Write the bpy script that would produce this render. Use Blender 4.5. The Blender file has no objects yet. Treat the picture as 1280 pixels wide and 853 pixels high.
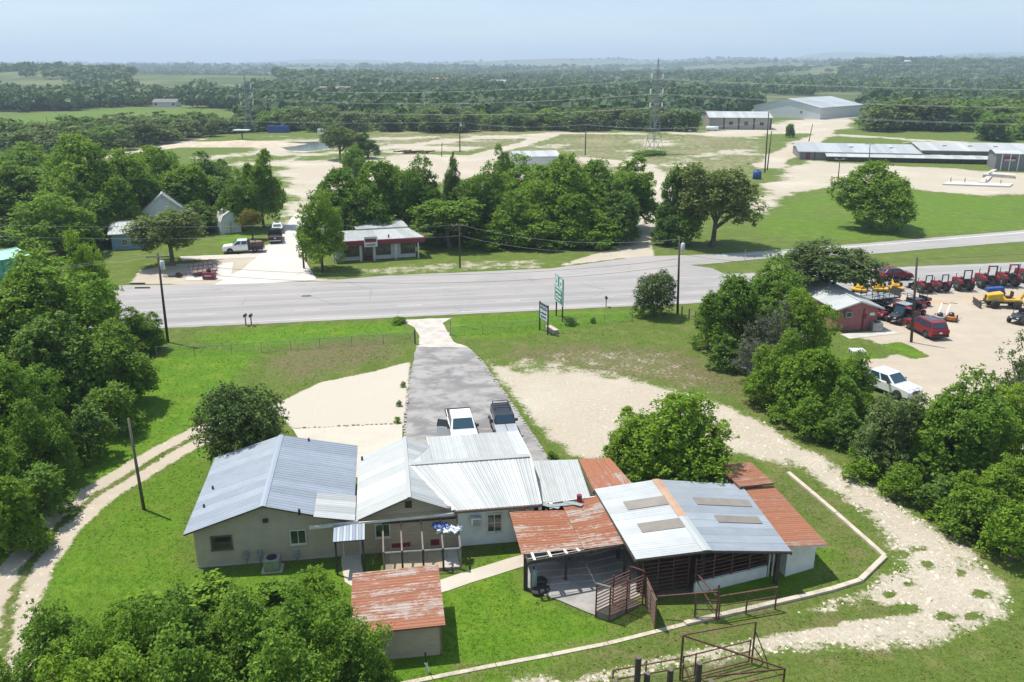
import bpy, bmesh, math, random
import numpy as np
R = random.Random(7); NR = np.random.default_rng(11)
SC = bpy.context.scene; COL = SC.collection
# ------------------------------------------------------------ camera
PITCH = math.radians(18.24); FOC = 1050.0; HC = 28.0
cam = bpy.data.objects.new('camera', bpy.data.cameras.new('camera')); COL.objects.link(cam)
cam.location = (0, 0, HC); cam.rotation_euler = (math.pi/2 - PITCH, 0, 0)
cam.data.sensor_width = 36; cam.data.lens = 36*FOC/1280; cam.data.clip_start = .5; cam.data.clip_end = 30000
SC.camera = cam
# ------------------------------------------------------------ sky and sun
SUN_EL, SUN_AZ = 67.0, -60.0          # azimuth measured from +y towards +x
world = bpy.data.worlds.new('World'); SC.world = world; world.use_nodes = True
wn = world.node_tree.nodes; wl = world.node_tree.links; wn.clear()
sky = wn.new('ShaderNodeTexSky'); sky.sky_type = 'NISHITA'; sky.sun_disc = False
sky.sun_elevation = math.radians(SUN_EL); sky.sun_rotation = math.radians(SUN_AZ)
sky.altitude = 300; sky.air_density = 1.0; sky.dust_density = .7; sky.ozone_density = 2.0
tc = wn.new('ShaderNodeTexCoord'); mp = wn.new('ShaderNodeMapping'); mp.inputs['Scale'].default_value = (1.2, 1.2, 9)
nz = wn.new('ShaderNodeTexNoise'); nz.inputs['Scale'].default_value = 1.9; nz.inputs['Detail'].default_value = 7; nz.inputs['Roughness'].default_value = .55
rp = wn.new('ShaderNodeValToRGB'); rp.color_ramp.elements[0].position = .42; rp.color_ramp.elements[1].position = .78
rp.color_ramp.elements[0].color = (.62, .62, .62, 1); rp.color_ramp.elements[1].color = (.9, .9, .9, 1)      # thin veil of high cloud, thicker in wisps
mx = wn.new('ShaderNodeMix'); mx.data_type = 'RGBA'; mx.inputs['B'].default_value = (2.5, 3.25, 4.15, 1)
bg = wn.new('ShaderNodeBackground'); bg.inputs['Strength'].default_value = .15; wo = wn.new('ShaderNodeOutputWorld')
wl.new(tc.outputs['Generated'], mp.inputs['Vector']); wl.new(mp.outputs['Vector'], nz.inputs['Vector'])
wl.new(nz.outputs['Fac'], rp.inputs['Fac']); wl.new(rp.outputs['Color'], mx.inputs['Factor'])
wl.new(sky.outputs['Color'], mx.inputs['A']); wl.new(mx.outputs['Result'], bg.inputs['Color']); wl.new(bg.outputs['Background'], wo.inputs['Surface'])
sun = bpy.data.objects.new('sun', bpy.data.lights.new('sun', 'SUN')); COL.objects.link(sun)
sun.data.energy = 4.5; sun.data.angle = math.radians(.5); sun.data.color = (1, .955, .87)
sun.rotation_euler = (math.radians(90-SUN_EL), 0, math.pi - math.radians(SUN_AZ))
SC.view_settings.view_transform = 'Standard'; SC.view_settings.look = 'None'; SC.view_settings.exposure = .49; SC.view_settings.gamma = 1
SC.view_settings.use_curve_mapping = False
SC.cycles.use_denoising = True; SC.cycles.max_bounces = 6; SC.cycles.transparent_max_bounces = 16; SC.cycles.volume_bounces = 0
# ------------------------------------------------------------ geometry helpers
cP, sP = math.cos(PITCH), math.sin(PITCH)
def ray(px, py):
    v = (426.5-py)/FOC
    return ((px-640)/FOC, cP+v*sP, -sP+v*cP)
def g(px, py, z=0.0):                 # where the sight line of a photo pixel meets the height z
    d = ray(px, py); t = (z-HC)/d[2]
    return (d[0]*t, d[1]*t, z)
def up(px, py, y):                    # where it meets the vertical plane at distance y
    d = ray(px, py); t = y/d[1]
    return (d[0]*t, y, HC+d[2]*t)
HA = math.radians(8.6); HX = (math.cos(HA), math.sin(HA)); HY = (-math.sin(HA), math.cos(HA)); HO = g(247.5, 710)
def hw(u, v, z): return (HO[0]+u*HX[0]+v*HY[0], HO[1]+u*HX[1]+v*HY[1], z)
def lerp(a, b, t): return tuple(a[i]+(b[i]-a[i])*t for i in range(len(a)))
def dist(a, b): return math.sqrt(sum((a[i]-b[i])**2 for i in range(len(a))))
def ss(a, b, x):
    t = np.clip((x-a)/(b-a), 0, 1); return t*t*(3-2*t)
FR = {}                               # inverse world frame of each parent
def inv_frame(loc, rz):
    c, s = math.cos(rz), math.sin(rz)
    return lambda p: ((p[0]-loc[0])*c+(p[1]-loc[1])*s, -(p[0]-loc[0])*s+(p[1]-loc[1])*c, p[2]-loc[2])
def thing(name, label, cat, loc=(0, 0, 0), rz=0.0, group=None, kind=None):
    o = bpy.data.objects.new(name, None); COL.objects.link(o); o.empty_display_size = .3
    o.location = loc; o.rotation_euler = (0, 0, rz)
    FR[o] = inv_frame(loc, rz); return tag(o, label, cat, group, kind)
def tag(o, label=None, cat=None, group=None, kind=None):
    if label: o['label'] = label
    if cat: o['category'] = cat
    if group: o['group'] = group
    if kind: o['kind'] = kind
    return o
class MB:
    def __init__(s): s.v = []; s.f = []; s.uv = None
    def add(s, vs, fs):
        n = len(s.v); s.v += [tuple(p) for p in vs]; s.f += [tuple(i+n for i in f) for f in fs]; return s
    def hexa(s, b, t): return s.add(list(b)+list(t), [(3, 2, 1, 0), (4, 5, 6, 7), (0, 1, 5, 4), (1, 2, 6, 5), (2, 3, 7, 6), (3, 0, 4, 7)])
    def box(s, x0, x1, y0, y1, z0, z1): return s.hexa([(x0, y0, z0), (x1, y0, z0), (x1, y1, z0), (x0, y1, z0)], [(x0, y0, z1), (x1, y0, z1), (x1, y1, z1), (x0, y1, z1)])
    def wbox(s, W, u0, u1, v0, v1, z0, z1):
        return s.hexa([W(u0, v0, z0), W(u1, v0, z0), W(u1, v1, z0), W(u0, v1, z0)], [W(u0, v0, z1), W(u1, v0, z1), W(u1, v1, z1), W(u0, v1, z1)])
    def bar(s, a, b, w, h=None):
        h = h or w; a = np.array(a, float); b = np.array(b, float); d = b-a; d /= max(np.linalg.norm(d), 1e-9)
        ref = np.array((0, 0, 1.)) if abs(d[2]) < .9 else np.array((0, 1., 0))
        x = np.cross(d, ref); x /= np.linalg.norm(x); y = np.cross(x, d)
        q = [(-1, -1), (1, -1), (1, 1), (-1, 1)]
        return s.hexa([a+x*i*w/2+y*j*h/2 for i, j in q], [b+x*i*w/2+y*j*h/2 for i, j in q])
    def tube(s, a, b, r0, r1=None, n=8, cap=True):
        r1 = r0 if r1 is None else r1; a = np.array(a, float); b = np.array(b, float); d = b-a; d /= max(np.linalg.norm(d), 1e-9)
        ref = np.array((0, 0, 1.)) if abs(d[2]) < .9 else np.array((1., 0, 0))
        x = np.cross(d, ref); x /= np.linalg.norm(x); y = np.cross(d, x); vs = []
        for p, r in ((a, r0), (b, r1)):
            for k in range(n):
                t = 2*math.pi*k/n; vs.append(p+(x*math.cos(t)+y*math.sin(t))*r)
        fs = [(k, (k+1) % n, n+(k+1) % n, n+k) for k in range(n)]
        if cap: fs += [tuple(range(n))[::-1], tuple(range(n, 2*n))]
        return s.add(vs, fs)
    def path(s, pts, r, n=6):
        for i in range(len(pts)-1):
            rr = r if not isinstance(r, (list, tuple)) else r[i]; r2 = r if not isinstance(r, (list, tuple)) else r[i+1]
            s.tube(pts[i], pts[i+1], rr, r2, n)
        return s
    def prism(s, pts, y0, y1):         # (x, z) outline pushed from y0 to y1
        n = len(pts); vs = [(p[0], y0, p[1]) for p in pts]+[(p[0], y1, p[1]) for p in pts]
        return s.add(vs, [tuple(range(n)), tuple(range(n, 2*n))[::-1]]+[(i, n+i, n+(i+1) % n, (i+1) % n) for i in range(n)])
    def slab(s, pts, z0, z1):          # ground outline pushed from z0 to z1
        n = len(pts); vs = [(p[0], p[1], z0) for p in pts]+[(p[0], p[1], z1) for p in pts]
        return s.add(vs, [tuple(range(n))[::-1], tuple(range(n, 2*n))]+[(i, (i+1) % n, n+(i+1) % n, n+i) for i in range(n)])
    def lathe(s, c, prof, n=12, axis='z'):   # profile of (radius, height)
        vs = []
        for r, h in prof:
            for k in range(n):
                t = 2*math.pi*k/n; a, b = r*math.cos(t), r*math.sin(t)
                vs.append((c[0]+a, c[1]+b, c[2]+h) if axis == 'z' else (c[0]+a, c[1]+h, c[2]+b) if axis == 'y' else (c[0]+h, c[1]+a, c[2]+b))
        m = len(prof)
        fs = [(i*n+k, i*n+(k+1) % n, (i+1)*n+(k+1) % n, (i+1)*n+k) for i in range(m-1) for k in range(n)]
        return s.add(vs, fs+[tuple(range(n))[::-1], tuple(range((m-1)*n, m*n))])
    def quad(s, a, b, c, d): return s.add([a, b, c, d], [(0, 1, 2, 3)])
    def build(s, name, mat, parent=None, smooth=False, local=False, bevel=0):
        me = bpy.data.meshes.new(name); vs = s.v
        if parent is not None and not local and parent in FR: vs = [FR[parent](p) for p in vs]
        me.from_pydata([tuple(map(float, p)) for p in vs], [], s.f); me.materials.append(mat)
        bm = bmesh.new(); bm.from_mesh(me); bmesh.ops.recalc_face_normals(bm, faces=bm.faces); bm.to_mesh(me); bm.free()
        if s.uv is not None:
            l = me.uv_layers.new(name='UVMap'); fl = np.zeros(len(me.loops), int); me.loops.foreach_get('vertex_index', fl)
            l.data.foreach_set('uv', np.array(s.uv, np.float32)[fl].ravel())
        if smooth: me.polygons.foreach_set('use_smooth', [True]*len(me.polygons))
        o = bpy.data.objects.new(name, me); COL.objects.link(o)
        if parent is not None:
            o.parent = parent
            if parent in FR: FR[o] = FR[parent]
        if bevel:
            b = o.modifiers.new('bevel', 'BEVEL'); b.width = bevel; b.segments = 2; b.limit_method = 'ANGLE'; b.angle_limit = .6
        return o
def copy_tree(o, parent=None):
    c = o.copy(); COL.objects.link(c)
    if parent is not None: c.parent = parent
    for ch in list(o.children): copy_tree(ch, c)
    return c
# ------------------------------------------------------------ materials
class NT:
    def __init__(s, name):
        s.m = bpy.data.materials.new(name); s.m.use_nodes = True; s.n = s.m.node_tree.nodes; s.l = s.m.node_tree.links; s.n.clear()
        s.out = s.n.new('ShaderNodeOutputMaterial')
    def node(s, t, ins=None, **kw):
        n = s.n.new('ShaderNode'+t)
        for k, v in kw.items(): setattr(n, k, v)
        for k, v in (ins or {}).items(): s.put(n.inputs[k], v)
        return n
    def put(s, sock, v):
        if hasattr(v, 'is_output'): s.l.new(v, sock)
        elif isinstance(v, (tuple, list)) and len(v) == 3 and sock.type == 'RGBA': sock.default_value = (*v, 1)
        else: sock.default_value = v
    def noise(s, vec, scale, detail=4, rough=.55): return s.node('TexNoise', {'Vector': vec, 'Scale': scale, 'Detail': detail, 'Roughness': rough}).outputs['Fac']
    def math(s, op, a, b=0.0, c=0.0): return s.node('Math', {0: a, 1: b, 2: c}, operation=op).outputs[0]
    def mix(s, f, a, b, mode='MIX'):
        n = s.node('Mix', None, data_type='RGBA', blend_type=mode); s.put(n.inputs[0], f); s.put(n.inputs[6], a); s.put(n.inputs[7], b); return n.outputs[2]
    def step(s, x, a, b): return s.node('MapRange', {'Value': x, 'From Min': a, 'From Max': b}, interpolation_type='SMOOTHSTEP').outputs[0]
    def coord(s, which='Object'): return s.node('TexCoord').outputs[which]
    def scale(s, vec, sc): return s.node('Mapping', {'Vector': vec, 'Scale': sc}).outputs[0]
    def bump(s, h, st, d=.05): return s.node('Bump', {'Height': h, 'Strength': st, 'Distance': d}).outputs[0]
    def fin(s, col, rough=.6, metal=0.0, normal=None, spec=.4, **kw):
        p = s.node('BsdfPrincipled', {'Base Color': col, 'Roughness': rough, 'Metallic': metal, 'Specular IOR Level': spec})
        if normal is not None: s.l.new(normal, p.inputs['Normal'])
        for k, v in kw.items(): s.put(p.inputs[k], v)
        s.l.new(p.outputs[0], s.out.inputs['Surface']); return s.m
def M(name, col, col2=None, rough=.6, metal=0.0, scale=2.0, bump=0.0, bs=25, ov=.0, spec=.4, stretch=None):
    t = NT(name); v = t.coord()
    if stretch: v = t.scale(v, stretch)
    col2 = col2 or tuple(c*.72 for c in col)
    f = t.step(t.noise(v, scale, 6, .65), .35, .68)
    c = t.mix(f, col, col2)
    if ov:
        r = t.node('ObjectInfo').outputs['Random']; c = t.mix(1.0, c, t.node('CombineColor', {i: t.math('MULTIPLY_ADD', r, ov, 1-ov*.5) for i in range(3)}).outputs[0], 'MULTIPLY')
    nm = t.bump(t.noise(v, bs, 3), bump, .02) if bump else None
    return t.fin(c, rough, metal, nm, spec)
def leaf_mat(name, dark, light, trans=.25):
    t = NT(name); geo = t.node('NewGeometry'); rnd = t.node('ObjectInfo').outputs['Random']
    f = t.math('POWER', geo.outputs['Random Per Island'], .85)
    c = t.mix(f, dark, light)
    tn = t.node('Attribute', attribute_name='tint').outputs['Fac']; c = t.mix(t.math('MULTIPLY', tn, .75), c, light); c = t.mix(t.math('MULTIPLY', t.step(t.math('SUBTRACT', tn, .75), 0, .25), .5), c, (light[0]*1.5, light[1]*1.2, light[2]*1.2))   # each crown of the far woods has its own tint
    # whole-tree tint and patches of older leaves
    c = t.mix(t.math('MULTIPLY', t.step(rnd, .55, 1.0), .55), c, tuple(a*.8+b*.22 for a, b in zip(dark, (light[0]*.7, light[1], light[2]*1.4)))); c = t.mix(t.math('MULTIPLY', t.step(rnd, .35, 0.0), .4), c, (light[0]*1.15, light[1]*1.02, light[2]*.8))
    pat = t.step(t.noise(t.coord(), 2.3, 3), .4, .65); c = t.mix(t.math('MULTIPLY', pat, .35), c, light)
    d = t.node('BsdfPrincipled', {'Base Color': c, 'Roughness': .62, 'Specular IOR Level': .22})
    tr = t.node('BsdfTranslucent', {'Color': t.mix(.5, c, (.16, .24, .02))})
    m = t.node('MixShader', {0: trans}); t.l.new(d.outputs[0], m.inputs[1]); t.l.new(tr.outputs[0], m.inputs[2]); t.l.new(m.outputs[0], t.out.inputs['Surface'])
    return t.m
def sheet_mat(name, base, alt, streak, rust=None, rust2=None, rough=.42, metal=.35, amount=.5):
    # metal sheet: u runs across the sheet, v along the ribs (metres)
    t = NT(name); uv = t.node('UVMap').outputs[0]; r = t.node('ObjectInfo').outputs['Random']
    off = t.node('CombineXYZ', {0: t.math('MULTIPLY', r, 37.0), 1: t.math('MULTIPLY', r, 91.0)}).outputs[0]
    p = t.node('VectorMath', {0: uv, 1: off}, operation='ADD').outputs[0]
    st = t.noise(t.scale(p, (5, .35, 1)), 1.0, 5, .6); bl = t.noise(p, .8, 5, .6); fine = t.noise(t.scale(p, (9, 2.2, 1)), 1.4, 6, .7)
    c = t.mix(t.step(bl, .35, .7), base, alt); c = t.mix(t.math('MULTIPLY', t.step(st, .5, .72), .6), c, streak)
    rr = t.math('MULTIPLY_ADD', fine, .25, rough-.12); mm = metal
    if rust:
        a = t.math('ADD', t.math('MULTIPLY', st, .45), t.math('MULTIPLY', fine, .55)); a = t.math('ADD', a, t.math('MULTIPLY_ADD', r, .16, -.08)); a = t.math('ADD', a, t.math('MULTIPLY_ADD', bl, .3, -.15))
        k = t.step(a, .56-amount*.22, .66-amount*.22)
        rc = t.mix(t.step(fine, .35, .7), rust, rust2); rc = t.mix(t.math('MULTIPLY', r, .3), rc, tuple(x*.6 for x in rust2))
        c = t.mix(k, c, rc); mm = t.math('MULTIPLY_ADD', k, -metal, metal); rr = t.math('ADD', rr, t.math('MULTIPLY', k, .35))
    c = t.mix(1.0, c, t.node('CombineColor', {i: t.math('MULTIPLY_ADD', r, .26, .87) for i in range(3)}).outputs[0], 'MULTIPLY')
    return t.fin(c, rr, mm, t.bump(fine, .12, .01))
W_ = {}
def mats():
    d = W_
    d['taupe'] = M('taupe_stucco', (.45, .385, .285), (.40, .34, .25), .85, scale=1.2, bump=.25, bs=60)
    d['taupe_board'] = M('taupe_boards', (.42, .345, .25), (.36, .295, .21), .8, scale=1.5, bump=.15, stretch=(1, 1, 6))
    d['white_wall'] = M('white_painted_wall', (.66, .66, .62), (.55, .55, .5), .75, scale=.9, bump=.15, bs=40)
    d['trim'] = M('pale_trim', (.62, .6, .54), None, .5)
    d['dark_trim'] = M('dark_trim', (.05, .045, .04), None, .5)
    d['brown_trim'] = M('brown_trim', (.16, .10, .075), None, .6)
    d['wood'] = M('weathered_wood', (.24, .2, .16), (.13, .11, .09), .85, scale=4, bump=.3, stretch=(6, 6, .6))
    d['dark_wood'] = M('dark_wood', (.07, .052, .042), (.035, .028, .024), .85, scale=4, bump=.3)
    d['pole'] = M('creosote_pole', (.085, .062, .047), (.045, .036, .03), .85, scale=3, bump=.3, stretch=(5, 5, .4))
    d['greypole'] = M('grey_weathered_pole', (.15, .125, .1), (.085, .07, .055), .85, scale=3, bump=.3, stretch=(5, 5, .4))
    d['rustpipe'] = M('rusty_pipe', (.16, .075, .05), (.075, .04, .032), .75, .2, scale=6, bump=.2, ov=.3)
    d['galv'] = M('galvanised_steel', (.42, .43, .44), (.3, .31, .32), .4, .7, scale=3)
    d['grey_metal'] = M('grey_paint_metal', (.30, .33, .33), (.22, .24, .24), .5, .2, scale=4)
    d['black'] = M('black_plastic', (.018, .018, .02), (.03, .03, .03), .45)
    d['tyre'] = M('tyre_rubber', (.022, .021, .02), (.05, .045, .04), .85, scale=8, bump=.2)
    d['rim'] = M('wheel_rim', (.45, .45, .46), None, .3, .8)
    d['glass'] = NT('dark_window_glass').fin((.018, .024, .03), .06, 0, None, .8)
    d['carglass'] = NT('car_glass').fin((.018, .05, .075), .2, 0, None, .8)
    d['white_paint'] = M('white_car_paint', (.78, .78, .78), (.74, .74, .74), .22, spec=.6)
    d['grey_paint'] = M('grey_car_paint', (.42, .44, .46), (.38, .4, .42), .28, .2, spec=.6)
    d['dark_paint'] = M('dark_car_paint', (.03, .033, .04), None, .3, .1, spec=.6)
    d['red_paint'] = M('red_car_paint', (.21, .012, .02), (.18, .01, .017), .38, .0, spec=.4)
    d['maroon'] = M('maroon_paint', (.20, .02, .04), (.15, .018, .03), .5)
    d['tractor_red'] = M('tractor_red', (.23, .012, .025), (.17, .01, .02), .42, ov=.25)
    d['yellow'] = M('machine_yellow', (.62, .37, .03), (.5, .29, .025), .45)
    d['orange'] = M('faded_orange', (.5, .2, .06), None, .6)
    d['blue'] = M('blue_plastic', (.025, .08, .3), (.02, .05, .2), .5)
    d['light_red'] = NT('red_lens').fin((.3, .01, .01), .2)
    d['lens'] = NT('clear_lens').fin((.7, .72, .75), .1)
    d['pink'] = M('pink_block_wall', (.37, .145, .145), (.31, .12, .125), .85, scale=1.5, bump=.2, bs=40)
    d['blue_wall'] = M('pale_blue_siding', (.20, .30, .37), (.17, .26, .33), .8)
    d['grey_wall'] = M('grey_metal_wall', (.20, .19, .19), (.17, .165, .165), .6, .1)
    d['beige_wall'] = M('beige_metal_wall', (.33, .30, .27), (.29, .265, .24), .6)
    d['pale_wall'] = M('pale_grey_wall', (.58, .59, .6), (.52, .53, .54), .6)
    d['brick'] = M('white_brick', (.55, .54, .52), (.42, .41, .4), .85, scale=4, bump=.3)
    d['teal'] = M('teal_metal', (.11, .38, .29), (.09, .32, .25), .5)
    d['concrete'] = M('concrete', (.47, .44, .39), (.38, .355, .31), .85, scale=.7, bump=.15, bs=30)
    d['cream_concrete'] = M('cream_concrete', (.47, .42, .35), (.42, .375, .31), .85, scale=.5, bump=.1, bs=30)
    d['street_concrete'] = M('street_concrete', (.52, .485, .445), (.46, .425, .39), .85, scale=.25, bump=.1, bs=10)
    d['kerb'] = M('worn_kerb_concrete', (.5, .43, .34), (.36, .31, .25), .9, scale=1.6, bump=.3, bs=20)
    d['stone'] = M('limestone', (.40, .36, .3), (.26, .235, .2), .9, scale=3, bump=.5, bs=14, ov=.4)
    d['sign_green'] = NT('sign_green').fin((.0, .19, .135), .4)
    d['sign_white'] = NT('sign_white').fin((.72, .75, .75), .4)
    d['steel'] = M('lattice_steel', (.30, .31, .32), None, .5, .5)
    d['wire'] = NT('wire').fin((.05, .05, .055), .6)
    d['palewire'] = NT('pale_wire').fin((.30, .31, .32), .6, .2)
    d['linkwire'] = NT('chain_link_wire').fin((.28, .29, .28), .5, .4)
    d['tarp_blue'] = M('blue_tarp', (.06, .11, .30), (.09, .15, .36), .5, bump=.4, bs=6)
    d['tarp_white'] = M('white_tarp', (.66, .7, .78), (.5, .56, .66), .5, bump=.4, bs=6)
    d['translucent'] = M('dirty_fibreglass', (.2, .175, .145), (.13, .115, .095), .6, scale=4)
    d['roof_blue'] = sheet_mat('blue_grey_roof_metal', (.31, .345, .39), (.285, .315, .36), (.34, .375, .415), rough=.42, metal=.25)
    d['roof_white'] = sheet_mat('pale_roof_metal', (.41, .42, .415), (.375, .39, .385), (.45, .45, .435), rough=.6, metal=.15)
    d['roof_galv'] = sheet_mat('old_galvanised_roof', (.44, .46, .465), (.39, .405, .41), (.49, .485, .46), (.3, .16, .1), (.38, .26, .17), rough=.45, metal=.3, amount=-.45)
    d['roof_barn'] = sheet_mat('barn_galvanised_roof', (.35, .38, .41), (.305, .335, .37), (.42, .43, .44), (.3, .17, .11), (.38, .27, .18), rough=.4, metal=.35, amount=-.5)  # darker, bluer copy: the right slope's weaker sky reflection is put into the colour
    d['roof_teal'] = sheet_mat('pale_teal_roof_metal', (.30, .52, .42), (.27, .47, .38), (.34, .55, .46), rough=.5, metal=.1)
    d['rust'] = sheet_mat('rusted_roof', (.38, .31, .26), (.40, .34, .29), (.40, .31, .25), (.255, .09, .045), (.32, .135, .075), rough=.65, metal=.05, amount=.74)
    d['rust_pale'] = sheet_mat('half_rusted_roof', (.40, .33, .29), (.38, .30, .25), (.43, .35, .3), (.27, .10, .055), (.33, .15, .09), rough=.55, metal=.1, amount=.84)
    d['rust_red'] = sheet_mat('red_rusted_roof', (.36, .24, .18), (.34, .2, .15), (.4, .28, .22), (.285, .108, .057), (.33, .15, .088), rough=.65, metal=.05, amount=.9)
    d['ridge_orange'] = M('orange_rust_ridge', (.36, .21, .14), (.4, .27, .19), .75, scale=1)
    d['bright'] = leaf_mat('bright_leaves', (.046, .118, .011), (.262, .42, .030), .45)
    d['mid'] = leaf_mat('mid_leaves', (.040, .098, .013), (.215, .36, .034), .42)
    d['dark'] = leaf_mat('dark_leaves', (.030, .075, .016), (.168, .285, .040), .38)
    d['oak'] = leaf_mat('live_oak_leaves', (.052, .082, .022), (.195, .255, .072), .36)
    d['olive'] = leaf_mat('olive_leaves', (.06, .095, .03), (.19, .255, .08), .32)
    d['grey_leaf'] = leaf_mat('grey_brush', (.055, .062, .038), (.15, .155, .1), .15)
    d['lime'] = leaf_mat('lime_green_leaves', (.075, .155, .012), (.27, .43, .032), .42)
    d['deep'] = leaf_mat('deep_green_leaves', (.018, .046, .012), (.105, .165, .036), .22)
    d['yellow_leaf'] = leaf_mat('yellow_leaves', (.10, .10, .012), (.26, .21, .02), .3)
    d['bark'] = M('bark', (.13, .10, .075), (.07, .055, .042), .9, scale=6, bump=.5)
    d['grey_bark'] = M('grey_dead_wood', (.3, .28, .25), (.2, .185, .165), .9, scale=6)
    d['far_wood'] = leaf_mat('far_wood_leaves', (.018, .040, .018), (.095, .16, .05), .2)
mats()
# ------------------------------------------------------------ terrain
def vnoise(x, y, seed=0):              # smooth value noise
    xi = np.floor(x).astype(np.int64); yi = np.floor(y).astype(np.int64); fx = x-xi; fy = y-yi
    fx = fx*fx*(3-2*fx); fy = fy*fy*(3-2*fy)
    def h(a, b):
        n = (a*374761393+b*668265263+seed*1442695041) & 0x7fffffff; n = ((n ^ (n >> 13))*1274126177) & 0x7fffffff
        return ((n ^ (n >> 16)) & 0xffff)/65535.0
    return (h(xi, yi)*(1-fx)+h(xi+1, yi)*fx)*(1-fy)+(h(xi, yi+1)*(1-fx)+h(xi+1, yi+1)*fx)*fy
def fbm(x, y, sc, seed=0, o=4):
    s = 0; a = .5
    for k in range(o): s = s+a*vnoise(x/sc*2**k, y/sc*2**k, seed+k); a *= .5
    return s
RIDGES = [(-.48, .30, 1350, 320, 15), (-.95, .3, 1500, 500, 20), (.50, .20, 2050, 420, 32), (.95, .3, 1900, 500, 25), (.15, .25, 1900, 350, 6),
          (-.1, .5, 3300, 500, 18), (.5, .3, 3800, 600, 46), (-.6, .3, 3600, 500, 22),
          (.05, .16, 6200, 700, 66), (.28, .14, 5600, 600, 58), (.62, .2, 6000, 700, 88), (-.5, .5, 6500, 800, 30),
          (.38, .08, 9000, 800, 150), (.56, .13, 8600, 800, 165), (.8, .2, 9000, 900, 120), (-.2, .12, 9200, 900, 74), (.1, .2, 9800, 900, 84), (-.6, .3, 9500, 900, 46)]
def terr(x, y):
    x = np.asarray(x, float); y = np.asarray(y, float); s = x/np.maximum(np.abs(y), 50); z = np.zeros(np.broadcast(x, y).shape)
    for s0, ws, d0, wd, h in RIDGES:
        n = .75+.5*fbm(s*9+s0*7, y*0+d0, 1.0, int(d0) % 97, 4)
        z = np.maximum(z, h*n*np.exp(-((s-s0)/ws)**2*.8)*np.exp(-((y-d0)/wd)**2))
    roll = (fbm(x, y, 420, 5)-.47)*14*ss(520, 1200, y)
    return z+roll
def tz(x, y): return float(terr(np.array([x]), np.array([y]))[0])
# ------------------------------------------------------------ ground cover map
def P(*pts): return np.array([g(*p)[:2] for p in pts])
def sd_poly(x, y, pts):                # signed distance, positive inside
    d = np.full(x.shape, 1e9); ins = np.zeros(x.shape, bool); n = len(pts)
    for i in range(n):
        ax, ay = pts[i]; bx, by = pts[(i+1) % n]; ex, ey = bx-ax, by-ay
        t = np.clip(((x-ax)*ex+(y-ay)*ey)/(ex*ex+ey*ey+1e-12), 0, 1)
        d = np.minimum(d, np.hypot(x-ax-t*ex, y-ay-t*ey))
        c = ((ay > y) != (by > y)) & (x < (bx-ax)*(y-ay)/((by-ay) if by != ay else 1e-12)+ax); ins ^= c
    return np.where(ins, d, -d)
def sd_line(x, y, pts, w):
    d = np.full(x.shape, -1e9); w = w if hasattr(w, '__len__') else [w]*len(pts)
    for i in range(len(pts)-1):
        ax, ay = pts[i]; bx, by = pts[i+1]; ex, ey = bx-ax, by-ay
        t = np.clip(((x-ax)*ex+(y-ay)*ey)/(ex*ex+ey*ey+1e-12), 0, 1)
        d = np.maximum(d, w[i]+(w[i+1]-w[i])*t-np.hypot(x-ax-t*ex, y-ay-t*ey))
    return d
TRACK_L = P((262, 538), (215, 562), (165, 592), (115, 622), (70, 662), (32, 712), (12, 760), (4, 810), (-5, 880), (-10, 960))
TRACK_R = P((760, 520), (830, 522), (900, 533), (960, 550), (1040, 593), (1118, 648), (1178, 697), (1190, 735), (1130, 768), (1040, 785), (960, 797), (870, 813), (780, 833), (690, 853), (600, 872), (480, 905))
LOT_L = P((338, 508), (400, 478), (460, 466), (513, 452), (512, 480), (507, 534), (365, 536))
LOT_R = P((603, 450), (660, 466), (720, 464), (800, 476), (890, 498), (960, 528), (1010, 565), (985, 585), (930, 570), (880, 566), (840, 580), (770, 572), (735, 578), (706, 566), (682, 548), (658, 524), (634, 490), (616, 470))
DEALER = P((1048, 418), (1098, 414), (1098, 375), (1118, 352), (1180, 352), (1300, 338), (1400, 420), (1500, 520), (1400, 640), (1300, 610), (1200, 560), (1150, 505), (1090, 470), (1066, 450), (1105, 448), (1118, 442), (1085, 424))
PAD_B = P((345, 300), (352, 262), (362, 232), (345, 214), (372, 203), (410, 198), (470, 196), (540, 193), (650, 194), (700, 198), (720, 212), (640, 232), (520, 226), (440, 236), (408, 262), (392, 300))
PAD_R = P((940, 262), (958, 232), (985, 212), (1005, 200), (1060, 203), (1150, 209), (1250, 215), (1320, 218), (1320, 240), (1230, 245), (1150, 238), (1110, 232), (1040, 233), (985, 246), (955, 268))
ROAD_U = P((380, 194), (440, 190), (500, 183), (600, 172.5), (700, 167), (820, 166), (960, 163), (1040, 168), (1160, 176), (1320, 184))
ROAD_B = P((960, 208), (975, 196), (1000, 182), (1030, 168), (1040, 158), (1000, 150))
PAD_W = P((820, 166), (880, 166), (985, 150), (1065, 146), (1075, 160), (1000, 168), (900, 172))
TRAIL = P((800, 322), (797, 300), (806, 282), (822, 262), (832, 240), (830, 222), (790, 200))
TRAIL_M = P((690, 334), (762, 312), (792, 296), (806, 300), (802, 320))
CREEK = P((150, 192), (230, 182), (300, 176), (350, 178))
FIELD = P((-400, 172), (-200, 146), (0, 146), (150, 134.5), (285, 137), (262, 150), (200, 164), (60, 172), (-100, 176))
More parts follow.
